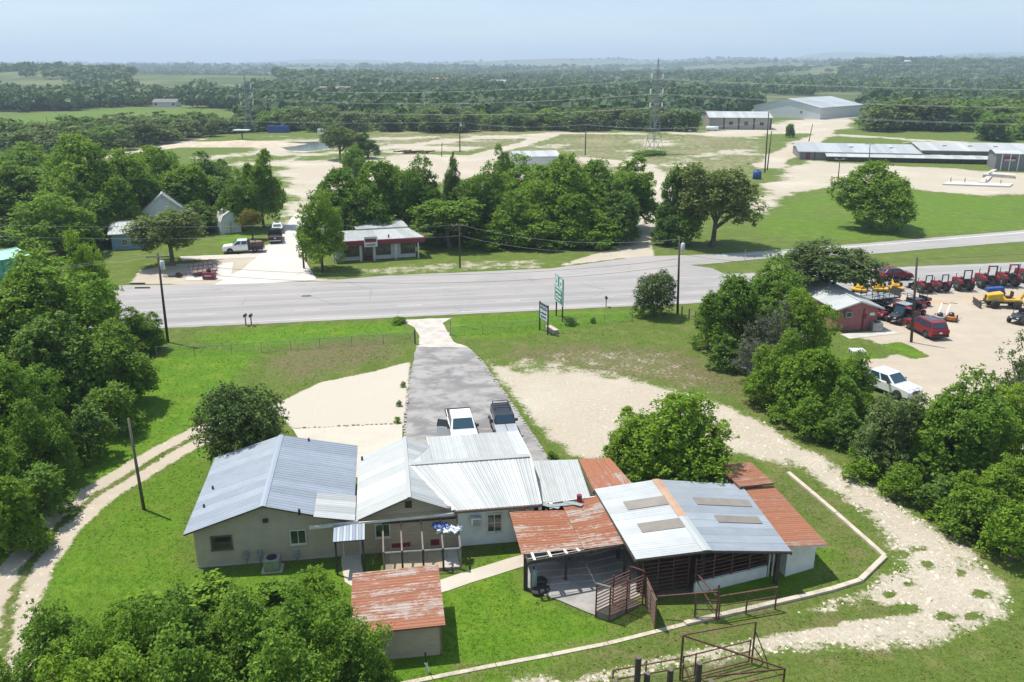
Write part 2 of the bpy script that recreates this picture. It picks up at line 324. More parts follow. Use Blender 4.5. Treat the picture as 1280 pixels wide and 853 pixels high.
LUSH = [P((150, 480), (215, 430), (330, 440), (300, 475), (345, 500), (250, 535), (160, 585), (90, 620), (40, 690), (-60, 760), (-200, 640), (0, 500)),
        P((262, 552), (120, 640), (60, 705), (30, 800), (300, 900), (520, 900), (820, 792), (740, 770), (655, 735), (640, 680), (560, 716), (430, 700), (240, 715), (228, 670), (262, 575)),
        P((230, 420), (380, 405), (500, 402), (525, 418), (420, 425), (300, 440)),
        P((558, 398), (640, 392), (780, 388), (830, 392), (760, 405), (620, 425), (560, 420)),
        P((960, 262), (1020, 236), (1130, 238), (1300, 246), (1400, 262), (1290, 290), (1000, 306), (930, 290)),
        P((265, 305), (335, 275), (300, 318)), P((1098, 431), (1126, 427), (1146, 436), (1166, 447), (1140, 449), (1116, 441)), P((1050, 455), (1066, 432), (1105, 446), (1085, 466)), P((890, 720), (1000, 700), (1040, 690), (1000, 740), (880, 765))]
BROWN = [(P((930, 835), (1080, 805), (1200, 790), (1290, 750), (1300, 870), (930, 880)), 3, .34), (P((600, 432), (720, 420), (860, 430), (960, 480), (900, 500), (760, 482), (620, 458)), 5, .60), (P((300, 452), (360, 430), (450, 415), (520, 420), (515, 450), (440, 468), (370, 492), (330, 480)), 5, .62), (P((780, 440), (860, 430), (950, 480), (1000, 540), (900, 500), (790, 476)), 5, .66),
         (P((930, 600), (985, 580), (1110, 690), (1080, 720), (1000, 735), (1040, 690)), 4, .62), (P((860, 470), (960, 520), (1080, 590), (1190, 680), (1260, 740), (1290, 700), (1150, 590), (1000, 520), (900, 440)), 4, .56),
         (P((560, 192), (620, 168), (700, 166), (830, 166), (985, 172), (1000, 205), (940, 255), (840, 265), (780, 230), (640, 205)), 20, .52), (P((1020, 338), (1300, 304), (1300, 330), (1000, 345)), 3, .45), (P((380, 160), (560, 150), (800, 150), (800, 180), (560, 195), (400, 195)), 30, .5)]
CALI = [(TRACK_L, 1.75, .6, .74), (TRACK_R, [2.2, 2.3, 2.3, 2.2, 2.1, 2.2, 2.7, 3.6, 3.1, 2.3, 1.7, 1.5, 1.3, 1.2, 1.2, 1.2], 1.9, .655)]
SPECK = [(P((640, 436), (720, 426), (850, 432), (940, 480), (900, 500), (760, 482), (640, 458)), 5, .44), (P((600, 440), (700, 440), (800, 462), (900, 490), (1000, 560), (900, 560), (760, 570), (690, 560), (630, 490)), 6, .56), (P((1080, 640), (1160, 660), (1260, 720), (1275, 770), (1150, 800), (900, 820), (940, 780), (1100, 770)), 3, .57),
         (P((620, 215), (660, 172), (830, 166), (985, 170), (1000, 200), (985, 210), (940, 245), (840, 270), (760, 240)), 20, .40), (P((200, 200), (330, 170), (500, 168), (700, 165), (690, 185), (420, 205), (360, 235)), 25, .5), (P((430, 335), (560, 325), (700, 320), (690, 338), (440, 348)), 3, .5)]
def RUT(p, o):
    d = np.gradient(p, axis=0); n = np.stack([-d[:, 1], d[:, 0]], 1); return p+o*n/np.linalg.norm(n, axis=1)[:, None]
def cover(x, y):
    r = np.zeros(x.shape); b = np.zeros(x.shape); l = np.zeros(x.shape); t = np.zeros(x.shape)
    near = y < 110
    for pts, w, sw, st in CALI: r = np.maximum(r, st*ss(-sw, sw, sd_line(x, y, pts, w)))
    for pts, sw, st in [(LOT_L, .7, .93), (LOT_R, 2.6, .84), (DEALER, 1.2, 1), (PAD_B, 12, .95), (PAD_R, 8, 1), (PAD_W, 14, .95), (TRAIL_M, 1.4, 1)]+SPECK:
        r = np.maximum(r, st*ss(-sw, sw, sd_poly(x, y, pts)))
    for pts, w, sw in [(ROAD_U, 5, 6), (ROAD_B, 4.5, 4), (P((600, 194), (640, 184), (665, 176), (692, 168)), 3.5, 3), (P((640, 196), (720, 197), (800, 207), (830, 225)), 5, 6), (TRAIL, 2.3, 1.5), (CREEK, 3, 4), (P((235, 175), (170, 190), (60, 205), (-100, 225)), 5, 4), (P((228, 358), (300, 345), (420, 352)), 1.0, 2)]:
        r = np.maximum(r, .95*ss(-sw, sw, sd_line(x, y, pts, w)))
    # grass strips between the wheel ruts
    for pts, w, a in [(TRACK_L, .28, .5), (P((1140, 760), (1040, 772), (960, 779), (870, 793), (780, 812), (690, 832)), .35, .5), (P((700, 846), (780, 826), (870, 805), (960, 790), (1030, 780)), .3, .3)]:
        r = r-a*ss(-.35, .35, sd_line(x, y, pts, w))
    for px, py, q in ((1060, 760, .7), (1085, 755, .9), (1112, 743, .6), (1138, 731, .5), (1160, 706, .7), (1150, 688, .6), (1040, 776, .6), (1126, 692, .6), (1200, 715, .6), (1225, 742, .8), (1180, 770, .8), (1090, 640, .4), (1060, 610, .5), (1215, 770, .7)):
        c_ = g(px, py); r = r-.75*ss(q, -.2, np.hypot(x-c_[0], (y-c_[1])*1.3))
    for pts in (P((1098, 431), (1126, 427), (1146, 436), (1166, 447), (1140, 449), (1116, 441)),): r = r-1.2*ss(-.5, .8, sd_poly(x, y, pts))
    for pts, sw, st in BROWN: b = np.maximum(b, st*ss(-sw, sw, sd_poly(x, y, pts)))
    for pts, w, sw in [(TRACK_L, 2.0, .9), (TRACK_R, 3.6, 1.5)]: b = np.maximum(b, .45*ss(-sw, sw, sd_line(x, y, pts, w)))
    lot = ss(-1, 1, sd_poly(x, y, P((160, 356), (172, 338), (220, 330), (262, 326), (300, 320), (335, 312), (318, 326), (292, 345), (285, 356))))
    r = np.maximum(r, .8*lot)
    b = np.maximum(b, .0*ss(-1, 1, sd_poly(x, y, P((160, 352), (172, 335), (290, 322), (335, 312), (300, 350), (240, 358)))))
    b = np.maximum(b, .9*ss(-.4, .4, sd_poly(x, y, P((481, 718), (577, 716), (570, 680), (478, 690)))))
    for k, pts in enumerate(LUSH): l = np.maximum(l, (.5 if k == 4 else 1)*ss(-2.5, 3, sd_poly(x, y, pts)))
    l = np.maximum(l, .5*ss(-12, 12, sd_poly(x, y, FIELD)))
    t = np.maximum(.65*ss(-1, 1, sd_poly(x, y, DEALER)), .45*ss(-20, 20, sd_poly(x, y, PAD_B)))
    t = np.maximum(t, .9*ss(-2, 3, sd_poly(x, y, P((1100, 378), (1130, 366), (1180, 374), (1290, 356), (1290, 372), (1180, 388)))))
    t = np.maximum(t, .6*1.2*ss(-.5, .5, sd_line(x, y, TRACK_L, 2.4))); t = np.maximum(t, .6*lot); rp = RUT(TRACK_R, .85); rq = RUT(TRACK_R, -.85); t = np.maximum(t, .55*np.maximum(ss(-.25, .3, sd_line(x, y, rp, .3)), ss(-.25, .3, sd_line(x, y, rq, .3)))*(r > .3)); t = np.maximum(t, 1.0*ss(-1, 2.5, sd_poly(x, y, P((1100, 392), (1112, 374), (1150, 372), (1200, 368), (1290, 356), (1290, 374), (1220, 380), (1180, 384), (1130, 380)))))
    return np.clip(r, 0, 1), b, l, t
def axis(a, b, st, gr, lo, hi):
    m = list(np.arange(a, b+1e-6, st)); s = st
    up_ = []; p = b
    while p < hi: s *= gr; p += s; up_.append(min(p, hi))
    dn = []; p = a; s = st
    while p > lo: s *= gr; p -= s; dn.append(max(p, lo))
    return np.array(dn[::-1]+m+up_)
def rubble(x, y):          # how much loose dark stone lies in the pale ground
    k = ss(-2, 2, sd_line(x, y, TRACK_R, CALI[1][1]))*.9; return np.maximum(.25, np.maximum(k, .75*ss(-1, 1, sd_line(x, y, TRACK_L, 2.0))))*(1-.8*ss(-.5, .5, sd_poly(x, y, LOT_L)))
def ground_mat():
    t = NT('ground_cover'); p = t.coord(); a = t.node('Attribute', attribute_name='cov'); sp = t.node('SeparateColor', {0: a.outputs['Color']})
    r, b, l, tan = sp.outputs[0], sp.outputs[1], sp.outputs[2], a.outputs['Alpha']
    rub = t.node('Attribute', attribute_name='rubble').outputs['Fac']
    n1 = t.noise(p, .55, 6, .6); n2 = t.noise(p, 3.2, 5, .65); n3 = t.noise(p, .07, 5, .6); n4 = t.noise(p, 14, 3, .6); n5 = t.noise(p, .012, 5, .55)
    jit = t.math('ADD', t.math('MULTIPLY_ADD', n1, .55, -.275), t.math('MULTIPLY_ADD', n2, .55, -.275)); jit = t.math('ADD', jit, t.math('MULTIPLY_ADD', n4, .3, -.15))
    fz = t.step(t.node('SeparateXYZ', {0: p}).outputs[1], 130, 190); big = t.math('MULTIPLY', fz, t.math('MULTIPLY_ADD', t.noise(p, .045, 5, .6), 1.7, -.85))
    kr = t.step(t.math('ADD', t.math('ADD', r, jit), big), .44, .60); kb = t.step(t.math('ADD', t.math('ADD', b, jit), t.math('MULTIPLY', big, -.6)), .36, .68)
    lush = t.mix(t.step(n2, .3, .7), (.068, .150, .008), (.100, .200, .013)); lush = t.mix(t.step(n1, .42, .72), lush, (.130, .212, .018)); lush = t.mix(t.math('MULTIPLY', t.step(n3, .45, .62), .5), lush, (.085, .145, .012)); lush = t.mix(t.math('MULTIPLY', t.step(t.noise(p, .33, 5, .6), .55, .7), .55), lush, (.14, .165, .03))
    lush = t.mix(t.math('MULTIPLY', t.step(n4, .5, .75), .6), lush, (.08, .14, .008))
    dry = t.mix(t.step(n2, .3, .7), (.074, .118, .018), (.112, .155, .028)); dry = t.mix(t.step(n1, .45, .7), dry, (.15, .165, .046)); dry = t.mix(t.math('MULTIPLY', t.step(t.noise(p, .25, 5, .6), .5, .68), .6), dry, (.075, .12, .016)); dry = t.mix(t.math('MULTIPLY', t.step(n4, .48, .72), .55), dry, (.075, .095, .02))
    kl = t.step(t.math('ADD', t.math('ADD', l, t.math('MULTIPLY_ADD', n3, .9, -.45)), t.math('MULTIPLY', jit, .5)), .28, .72)
    c = t.mix(kl, dry, lush)
    far = t.step(t.node('SeparateXYZ', {0: p}).outputs[1], 420, 800)
    fg = t.mix(t.step(n5, .42, .6), (.06, .09, .03), (.13, .145, .055)); c = t.mix(t.math('MULTIPLY', far, t.math('SUBTRACT', 1.0, kl)), c, fg)
    c = t.mix(kb, c, t.mix(fz, t.mix(t.step(n2, .35, .65), (.105, .095, .042), (.165, .14, .07)), t.mix(t.step(t.math('ADD', t.math('MULTIPLY', n1, .5), t.math('MULTIPLY', t.noise(p, .035, 6, .65), .5)), .4, .6), (.135, .138, .06), (.28, .235, .145))))
    trk2 = t.noise(t.node('Mapping', {'Vector': p, 'Scale': (.5, .12, 1), 'Rotation': (0, 0, .75)}).outputs[0], 1.0, 5, .65); pale = t.mix(t.step(n2, .35, .7), (.44, .385, .305), (.37, .32, .25)); pale = t.mix(t.math('MULTIPLY', t.step(trk2, .48, .66), .4), pale, (.40, .345, .27)); pale = t.mix(t.step(n3, .45, .7), pale, (.485, .435, .355)); pale = t.mix(t.math('MULTIPLY', t.math('MULTIPLY', t.step(t.noise(p, 4.0, 4, .7), .52, .62), rub), .85), pale, (.30, .26, .20)); pale = t.mix(t.math('MULTIPLY', t.step(t.noise(p, 1.1, 5, .65), .48, .68), .45), pale, (.40, .355, .285)); pale = t.mix(t.math('MULTIPLY', t.math('MULTIPLY', t.step(n4, .52, .7), rub), .8), pale, (.28, .24, .18))
    pale = t.mix(t.math('MULTIPLY', t.step(rub, .2, .06), .75), pale, (.475, .43, .365))
    tn = t.mix(t.step(n1, .35, .7), (.43, .36, .28), (.385, .33, .265)); tn = t.mix(t.math('MULTIPLY', t.step(n3, .45, .65), .4), tn, (.48, .42, .335)); trk = t.noise(t.node('Mapping', {'Vector': p, 'Scale': (.06, .5, 1), 'Rotation': (0, 0, .6)}).outputs[0], 1.0, 5, .65); tn = t.mix(t.math('MULTIPLY', t.step(trk, .5, .68), .45), tn, (.345, .285, .22)); tn = t.mix(t.step(tan, .72, .95), tn, (.45, .315, .20)); tn = t.mix(t.math('MULTIPLY', t.step(n4, .55, .75), .4), tn, (.36, .28, .2))
    c = t.mix(kr, c, t.mix(t.step(t.math('ADD', tan, t.math('MULTIPLY_ADD', n1, .3, -.15)), .3, .8), pale, tn))
    h = t.math('ADD', t.math('MULTIPLY', n2, .5), t.math('MULTIPLY', n4, .7))
    return t.fin(c, .95, 0, t.bump(h, .65, .12), .15)
def build_ground():
    xs = axis(-48, 48, .5, 1.034, -11500, 11500); ys = axis(22, 66, .5, 1.027, -250, 12600)
    X, Y = np.meshgrid(xs, ys); x = X.ravel(); y = Y.ravel()
    r, b, l, t = cover(x, y); z = terr(x, y); rub = rubble(x, y)
    # the ground drops a little below the pond
    nx, ny = len(xs), len(ys)
    i = np.arange((nx-1)*(ny-1)); row, colm = i//(nx-1), i % (nx-1)
    F = np.stack([row*nx+colm, row*nx+colm+1, (row+1)*nx+colm+1, (row+1)*nx+colm], 1)
    cx = (x[F[:, 0]]+x[F[:, 2]])/2; cy = (y[F[:, 0]]+y[F[:, 2]])/2
    reg = np.zeros(len(F), int)
    reg[sd_line(cx, cy, TRACK_L, 1.9) > 0] = 1
    reg[(sd_line(cx, cy, TRACK_R, CALI[1][1]) > 0) | (sd_poly(cx, cy, LOT_R) > 0)] = 2
    reg[sd_poly(cx, cy, LOT_L) > 0] = 3; reg[sd_poly(cx, cy, DEALER) > 0] = 4; reg[(sd_poly(cx, cy, PAD_B) > 0)] = 5
    reg[(sd_poly(cx, cy, PAD_R) > 0)] = 6; reg[(sd_line(cx, cy, TRAIL, 2.5) > 0) | (sd_poly(cx, cy, TRAIL_M) > 0)] = 7
    reg[(sd_line(cx, cy, ROAD_U, 5) > 0) & (reg == 0)] = 8; reg[(sd_poly(cx, cy, FIELD) > 0)] = 9
    names = ['ground', 'dirt_track', 'gravel_track', 'gravel_yard', 'gravel_lot', 'bare_ground', 'gravel_parking', 'gravel_path', 'gravel_road', 'field']
    m = ground_mat(); co = np.stack([x, y, z], 1).astype(np.float32); cov = np.stack([r, b, l, t], 1).astype(np.float32)
    for k, nm in enumerate(names):
        f = F[reg == k]
        if not len(f): continue
        u, inv = np.unique(f, return_inverse=True); me = bpy.data.meshes.new(nm)
        me.vertices.add(len(u)); me.vertices.foreach_set('co', co[u].ravel()); me.loops.add(len(f)*4); me.loops.foreach_set('vertex_index', inv.reshape(-1).astype(np.int32))
        me.polygons.add(len(f)); me.polygons.foreach_set('loop_start', np.arange(0, len(f)*4, 4, dtype=np.int32)); me.polygons.foreach_set('loop_total', np.full(len(f), 4, np.int32))
        me.update(); at = me.attributes.new('cov', 'FLOAT_COLOR', 'POINT'); at.data.foreach_set('color', cov[u].ravel()); at = me.attributes.new('rubble', 'FLOAT', 'POINT'); at.data.foreach_set('value', rub[u].astype(np.float32))
        me.polygons.foreach_set('use_smooth', [True]*len(f)); me.materials.append(m); me.validate()
        o = bpy.data.objects.new(nm, me); COL.objects.link(o); tag(o, kind='structure')
build_ground()
# ------------------------------------------------------------ roads and paved sheets
def road_mat():
    t = NT('highway_asphalt'); p = t.coord(); s = .168; L = math.hypot(1, s)
    sx = t.node('SeparateXYZ', {0: p}); v = t.math('DIVIDE', t.math('SUBTRACT', t.math('SUBTRACT', sx.outputs[1], 95.95), t.math('MULTIPLY', sx.outputs[0], s)), L)   # metres across the road
    u = t.math('DIVIDE', t.math('ADD', sx.outputs[0], t.math('MULTIPLY', sx.outputs[1], s)), L)
    q = t.node('CombineXYZ', {0: t.math('MULTIPLY', u, .05), 1: t.math('MULTIPLY', v, .9)}).outputs[0]
    st = t.noise(q, 1.0, 6, .6); n2 = t.noise(p, 5, 4, .6); n1 = t.noise(p, .12, 5, .6)
    c = t.mix(t.step(st, .38, .66), (.32, .30, .287), (.265, .252, .245)); c = t.mix(t.math('MULTIPLY', t.step(n1, .42, .7), .5), c, (.355, .325, .305))
    # tyre-polished wheel paths of the two busy lanes
    for ctr, w, a in ((3.1, 1.2, .65), (6.9, 1.1, .55), (10.6, 1.3, .3), (14.2, 1.3, .28)):
        k = t.math('SUBTRACT', 1.0, t.step(t.math('ABSOLUTE', t.math('SUBTRACT', v, ctr)), w*.25, w*1.25)); c = t.mix(t.math('MULTIPLY', k, a), c, (.215, .208, .212))
    # tarred lane seams and a few transverse cracks
    wob = t.math('MULTIPLY_ADD', n1, .5, -.25)
    for ctr in (4.95, 8.75, 12.5): k = t.math('SUBTRACT', 1.0, t.step(t.math('ABSOLUTE', t.math('SUBTRACT', t.math('ADD', v, wob), ctr)), .04, .16)); c = t.mix(t.math('MULTIPLY', k, .45), c, (.16, .155, .15))
    vo = t.node('TexVoronoi', {'Vector': t.node('CombineXYZ', {0: t.math('MULTIPLY', u, .09), 1: t.math('MULTIPLY', v, .22)}).outputs[0], 'Scale': 1.0}, feature='DISTANCE_TO_EDGE').outputs['Distance']
    k = t.math('SUBTRACT', 1.0, t.step(t.math('ADD', vo, t.math('MULTIPLY_ADD', n1, .06, -.03)), .0, .012)); c = t.mix(t.math('MULTIPLY', k, .35), c, (.17, .165, .16))
    c = t.mix(t.math('MULTIPLY', t.step(t.noise(p, .35, 4, .6), .6, .72), .3), c, (.24, .23, .225))
    c = t.mix(t.math('MULTIPLY', t.step(n2, .5, .75), .2), c, (.22, .21, .2))
    return t.fin(c, .85, 0, t.bump(n2, .2, .01), .25)
def drive_mat():
    t = NT('patched_drive_asphalt'); p = t.coord(); w = t.node('Mapping', {'Vector': p, 'Scale': (.8, 1.15, 1), 'Rotation': (0, 0, .5)}).outputs[0]; dn = t.node('TexNoise', {'Vector': w, 'Scale': .5, 'Detail': 5, 'Roughness': .5, 'Distortion': .9}).outputs['Fac']
    n2 = t.noise(p, 6, 4, .65); n1 = t.noise(p, .9, 5, .6)
    y = t.node('SeparateXYZ', {0: p}).outputs[1]
    c = t.mix(t.step(dn, .36, .62), (.175, .17, .17), (.30, .285, .272)); c = t.mix(t.math('MULTIPLY', t.step(n1, .48, .7), .5), c, (.125, .12, .125))
    c = t.mix(t.math('MULTIPLY', t.step(n2, .5, .75), .3), c, (.42, .38, .33))
    return t.fin(c, .9, 0, t.bump(n2, .3, .01), .25)
def sheet(name, pts, z, mat, grid=None):
    mb = MB(); n = len(pts); mb.add([(p[0], p[1], z) for p in pts], [tuple(range(n))]); return tag(mb.build(name, mat), kind='structure')
def rag(pts, step=.8, amp=.18, seed=3):      # break a straight outline into a worn edge
    rr = random.Random(seed); out = []
    for i in range(len(pts)):
        a, b = pts[i], pts[(i+1) % len(pts)]; d = math.hypot(b[0]-a[0], b[1]-a[1]); k = max(1, min(60, int(d/step)))
        for j in range(k): t = j/k; out.append((a[0]+(b[0]-a[0])*t+rr.uniform(-amp, amp), a[1]+(b[1]-a[1])*t+rr.uniform(-amp, amp)))
    return out
hl = lambda x, o=0: (x, 95.95+.168*x+o*1.014)
far_l = [g(*p)[:2] for p in ((160, 357), (300, 355), (400, 352), (480, 345), (690, 336), (800, 321))]
HW = [hl(-230), hl(-120), hl(-45), hl(20), hl(70), hl(400), hl(400, 14), hl(76, 13.6), g(905, 343)[:2], g(890, 336)[:2]]+far_l[::-1]+[(-120, 99), (-230, 80)]
RM = road_mat()
sheet('highway', rag(HW, 1.5, .12), .03, RM)
BR = [g(880, 331)[:2], g(950, 324)[:2], g(1100, 317)[:2], g(1280, 302)[:2], (260, 193), (258, 202), g(1280, 288)[:2], g(1100, 303)[:2], g(1000, 311)[:2], g(900, 318)[:2], g(800, 321)[:2], g(800, 334)[:2]]
sheet('side_road', rag(BR, 1.5, .1), .034, RM)
wm = M('worn_white_line', (.62, .6, .58), (.45, .43, .42), .7, scale=1.5); ym = M('worn_yellow_line', (.5, .42, .25), (.42, .37, .27), .7, scale=1.5)
def line(o, w, m, x0, x1, z=.038, dash=None):
    mb = MB(); x = x0
    while x < x1:
        e = min(x1, x+(dash[0] if dash else 12))
        a, b, c, d = hl(x, o-w/2), hl(e, o-w/2), hl(e, o+w/2), hl(x, o+w/2); mb.quad((*a, z), (*b, z), (*c, z), (*d, z)); x = e+(dash[1] if dash else 0)
    return tag(mb.build('lane_marking', m), kind='structure')
line(1.0, .12, wm, -110, 200); line(4.9, .1, wm, -110, 160, .038, (3, 9)); line(12.6, .1, wm, -70, 200)
mb = MB(); bl = [g(*p, .042) for p in ((905, 320), (1000, 313.5), (1100, 305.5), (1280, 290.5))]; bl2 = [g(*p, .042) for p in ((905, 320.6), (1000, 314.2), (1100, 306.2), (1280, 291.3))]
for i in range(3): mb.quad(bl2[i], bl2[i+1], bl[i+1], bl[i])
tag(mb.build('lane_marking', wm), kind='structure')
DRIVE = P((514, 462), (512, 437), (505, 500), (503, 560), (498, 640), (730, 640), (692, 580), (668, 545), (636, 500), (604, 455), (588, 437))
DRIVE = [g(*p)[:2] for p in ((521, 432), (512, 470), (506, 520), (503, 575), (500, 640), (735, 640), (690, 578), (668, 545), (637, 500), (606, 455), (585, 434))]
sheet('driveway', rag(DRIVE, .8, .08), .02, drive_mat())
APRON = [g(*p)[:2] for p in ((500, 400.5), (516, 408), (524, 420), (523, 434), (585, 434.5), (566, 428), (560, 415), (553, 404), (566, 397.5))]
sheet('driveway_apron', rag(APRON, .6, .1), .024, M('worn_apron', (.50, .45, .40), (.36, .33, .30), .9, scale=.8, bump=.2))
sheet('concrete_pad', [g(*p)[:2] for p in ((366, 537), (503, 531), (503, 560), (500, 590), (430, 600), (380, 560))], .05, W_['cream_concrete'])
sheet('street', rag([g(*p)[:2] for p in ((268, 356.5), (300, 338), (334, 312), (352, 290), (362, 275), (372, 266), (385, 266), (384, 280), (381, 300), (384, 330), (396, 350.5), (340, 354))], 1.5, .1), .042, W_['street_concrete'])
sheet('parking_slab', [g(*p)[:2] for p in ((232, 351), (236, 335), (292, 328), (288, 350))], .04, W_['street_concrete'])
sheet('side_drive', rag([g(*p)[:2] for p in ((225, 321), (300, 318), (352, 300), (356, 303), (330, 322), (228, 326))], 1.2, .1), .03, M('side_drive_concrete', (.5, .45, .4), (.42, .38, .34), .9))
def ribbon(name, pts, w, z, mat):
    mb = MB(); n = len(pts); L = []; 
    for i in range(n):
        a, b = pts[max(0, i-1)], pts[min(n-1, i+1)]; dx, dy = b[0]-a[0], b[1]-a[1]; k = math.hypot(dx, dy); nx, ny = -dy/k*w/2, dx/k*w/2
        L.append(((pts[i][0]-nx, pts[i][1]-ny, z), (pts[i][0]+nx, pts[i][1]+ny, z)))
    for i in range(n-1): mb.quad(L[i][0], L[i+1][0], L[i+1][1], L[i][1])
    return tag(mb.build(name, mat), kind='structure')
WALK = [g(*p)[:2] for p in ((439, 690), (439, 705), (443, 724), (470, 741), (520, 742), (556, 732), (585, 722), (615, 713), (640, 705), (662, 699))]
ribbon('footpath', WALK, 1.15, .03, W_['cream_concrete'])
# pond
tw = NT('pond_water'); sheet('pond', rag([g(*p)[:2] for p in ((352, 184), (372, 178), (412, 177), (420, 181), (404, 186), (384, 189), (360, 188))], 8, 1.2), .05, tw.fin((.10, .11, .10), .12, 0, tw.bump(tw.noise(tw.coord(), .8), .1), .6))
# ------------------------------------------------------------ trees
def np_mesh(name, v, f, mat, smooth=False):
    me = bpy.data.meshes.new(name); n = f.shape[1]
    me.vertices.add(len(v)); me.vertices.foreach_set('co', np.asarray(v, np.float32).ravel())
    me.loops.add(f.size); me.loops.foreach_set('vertex_index', f.astype(np.int32).ravel())
    me.polygons.add(len(f)); me.polygons.foreach_set('loop_start', np.arange(0, f.size, n, dtype=np.int32)); me.polygons.foreach_set('loop_total', np.full(len(f), n, np.int32))
    me.update(); me.materials.append(mat); return me
def leaf_quads(p, nrm, size, rng, aspect=.55):
    n = len(p); t = rng.normal(size=(n, 3)); t -= nrm*(t*nrm).sum(1)[:, None]; t /= np.linalg.norm(t, axis=1)[:, None]+1e-9; b = np.cross(nrm, t)
    s = size[:, None]; v = np.empty((n, 4, 3)); bend = nrm*s*.22
    v[:, 0] = p-t*s; v[:, 1] = p+b*s*aspect+bend; v[:, 2] = p+t*s; v[:, 3] = p-b*s*aspect+bend
    return v.reshape(-1, 3), np.arange(n*4).reshape(-1, 4)
def unit(v): return v/(np.linalg.norm(v, axis=1)[:, None]+1e-9)
class Kind:
    """a crown and trunk in unit size: x, y in -1..1, z 0..1"""
    def __init__(s, seed, mat, clumps=34, leaves=22500, leaf=.055, base=.06, flat=1.0, rc=(.24, .42), ragged=.2, bark='bark', limbs=6, core=.28, skirt=0.0, tuft=16):
        rng = np.random.default_rng(seed); cz = (1+base)/2; hz = (1-base)/2
        d = unit(rng.normal(size=(clumps*3, 3))); d = d[d[:, 2] > (-.55+skirt if base > .1 else -.85)][:clumps]; k = len(d)
        rad = rng.uniform(.42, .76, k)*(1+rng.normal(size=k)*ragged*.5)
        r = rng.uniform(*rc, k); ctr = d*rad[:, None]; ctr[:4] *= .25
        # lobes: push clumps towards a few heavy limbs so the outline is uneven
        lob = unit(rng.normal(size=(5, 3))*np.array([1, 1, .6])); w = np.maximum((d@lob.T).max(1), 0); ctr *= (.82+.32*w)[:, None]
        if base <= .1:
            ra = rng.uniform(0, 6.28, 9); add = np.stack([np.cos(ra)*.56, np.sin(ra)*.56, rng.uniform(-.72, -.5, 9)], 1); d = np.concatenate([d, unit(add)]); ctr = np.concatenate([ctr, add]); r = np.concatenate([r, rng.uniform(.22, .34, 9)]); k += 9
        if base <= .1: ctr[:, :2] *= (1/np.sqrt(1-.8*np.minimum(d[:, 2], 0)**2))[:, None]     # foliage down to the ground
        # leaves gather in sprays, and the sprays cover each clump
        nt = max(60, leaves//tuft); w_ = r**2; tp_ = rng.choice(k, nt, p=w_/w_.sum()); td = unit(rng.normal(size=(nt, 3))+np.array([0, 0, .4])); trr = r[tp_]*(1-core*rng.random(nt)**1.5+.13*rng.normal(size=nt))
        tc_ = ctr[tp_]+td*trr[:, None]; ti = rng.integers(0, nt, leaves); pick = tp_[ti]; ts = leaf*rng.uniform(.7, 1.6, nt)
        p = tc_[ti]+rng.normal(size=(leaves, 3))*ts[ti][:, None]*np.array([1, 1, .6]); dd = unit(td[ti]*.7+rng.normal(size=(leaves, 3))*.5+np.array([0, 0, .45]))
        keep = np.ones(leaves, bool)
        for i in range(k):
            q = np.linalg.norm(p-ctr[i], axis=1) < r[i]*.62; q &= (pick != i); keep &= ~q
        p, dd = p[keep], dd[keep]; nrm = unit(dd*.75+rng.normal(size=p.shape)*.5+np.array([0, 0, .4]))
        sc = np.abs(p[:, :2]).max(); p[:, :2] /= max(sc, .8)*.96; p[:, 2] /= max(np.percentile(np.abs(p[:, 2]), 99.7), .5)
        P3 = np.stack([p[:, 0], p[:, 1], cz+p[:, 2]*hz*flat+(1-flat)*hz], 1)
        size = leaf*.78*rng.uniform(.6, 1.35, len(p)); v, f = leaf_quads(np.stack([p[:, 0], p[:, 1], p[:, 2]], 1), nrm, size, rng)
        v[:, 2] = cz+v[:, 2]*hz*flat+(1-flat)*hz
        s.crown = np_mesh('crown', v, f, W_[mat])
        mb = MB(); tr = .055; top = (rng.normal()*.05, rng.normal()*.05, base+.22); mb.path([(0, 0, -.02), (top[0]*.5, top[1]*.5, base*.6), top], [tr*1.35, tr, tr*.75], 7)
        order = np.argsort(-r)[:limbs*2][::2]
        for i in order:
            c = ctr[i]/np.array([max(sc, .8), max(sc, .8), .9]); e = (c[0]*.85, c[1]*.85, cz+c[2]*hz*flat+(1-flat)*hz)
            j = R.uniform(.45, .95); st = (top[0]*j, top[1]*j, base*.5+(top[2]-base*.5)*j); mid = lerp(st, e, .5); mid = (mid[0]+R.uniform(-.05, .05), mid[1]+R.uniform(-.05, .05), mid[2]+.04)
            mb.path([st, mid, e], [tr*.6, tr*.38, tr*.12], 5)
        o = mb.build('trunk', W_[bark], None); s.trunk = o.data; bpy.data.objects.remove(o)
KINDS = {}
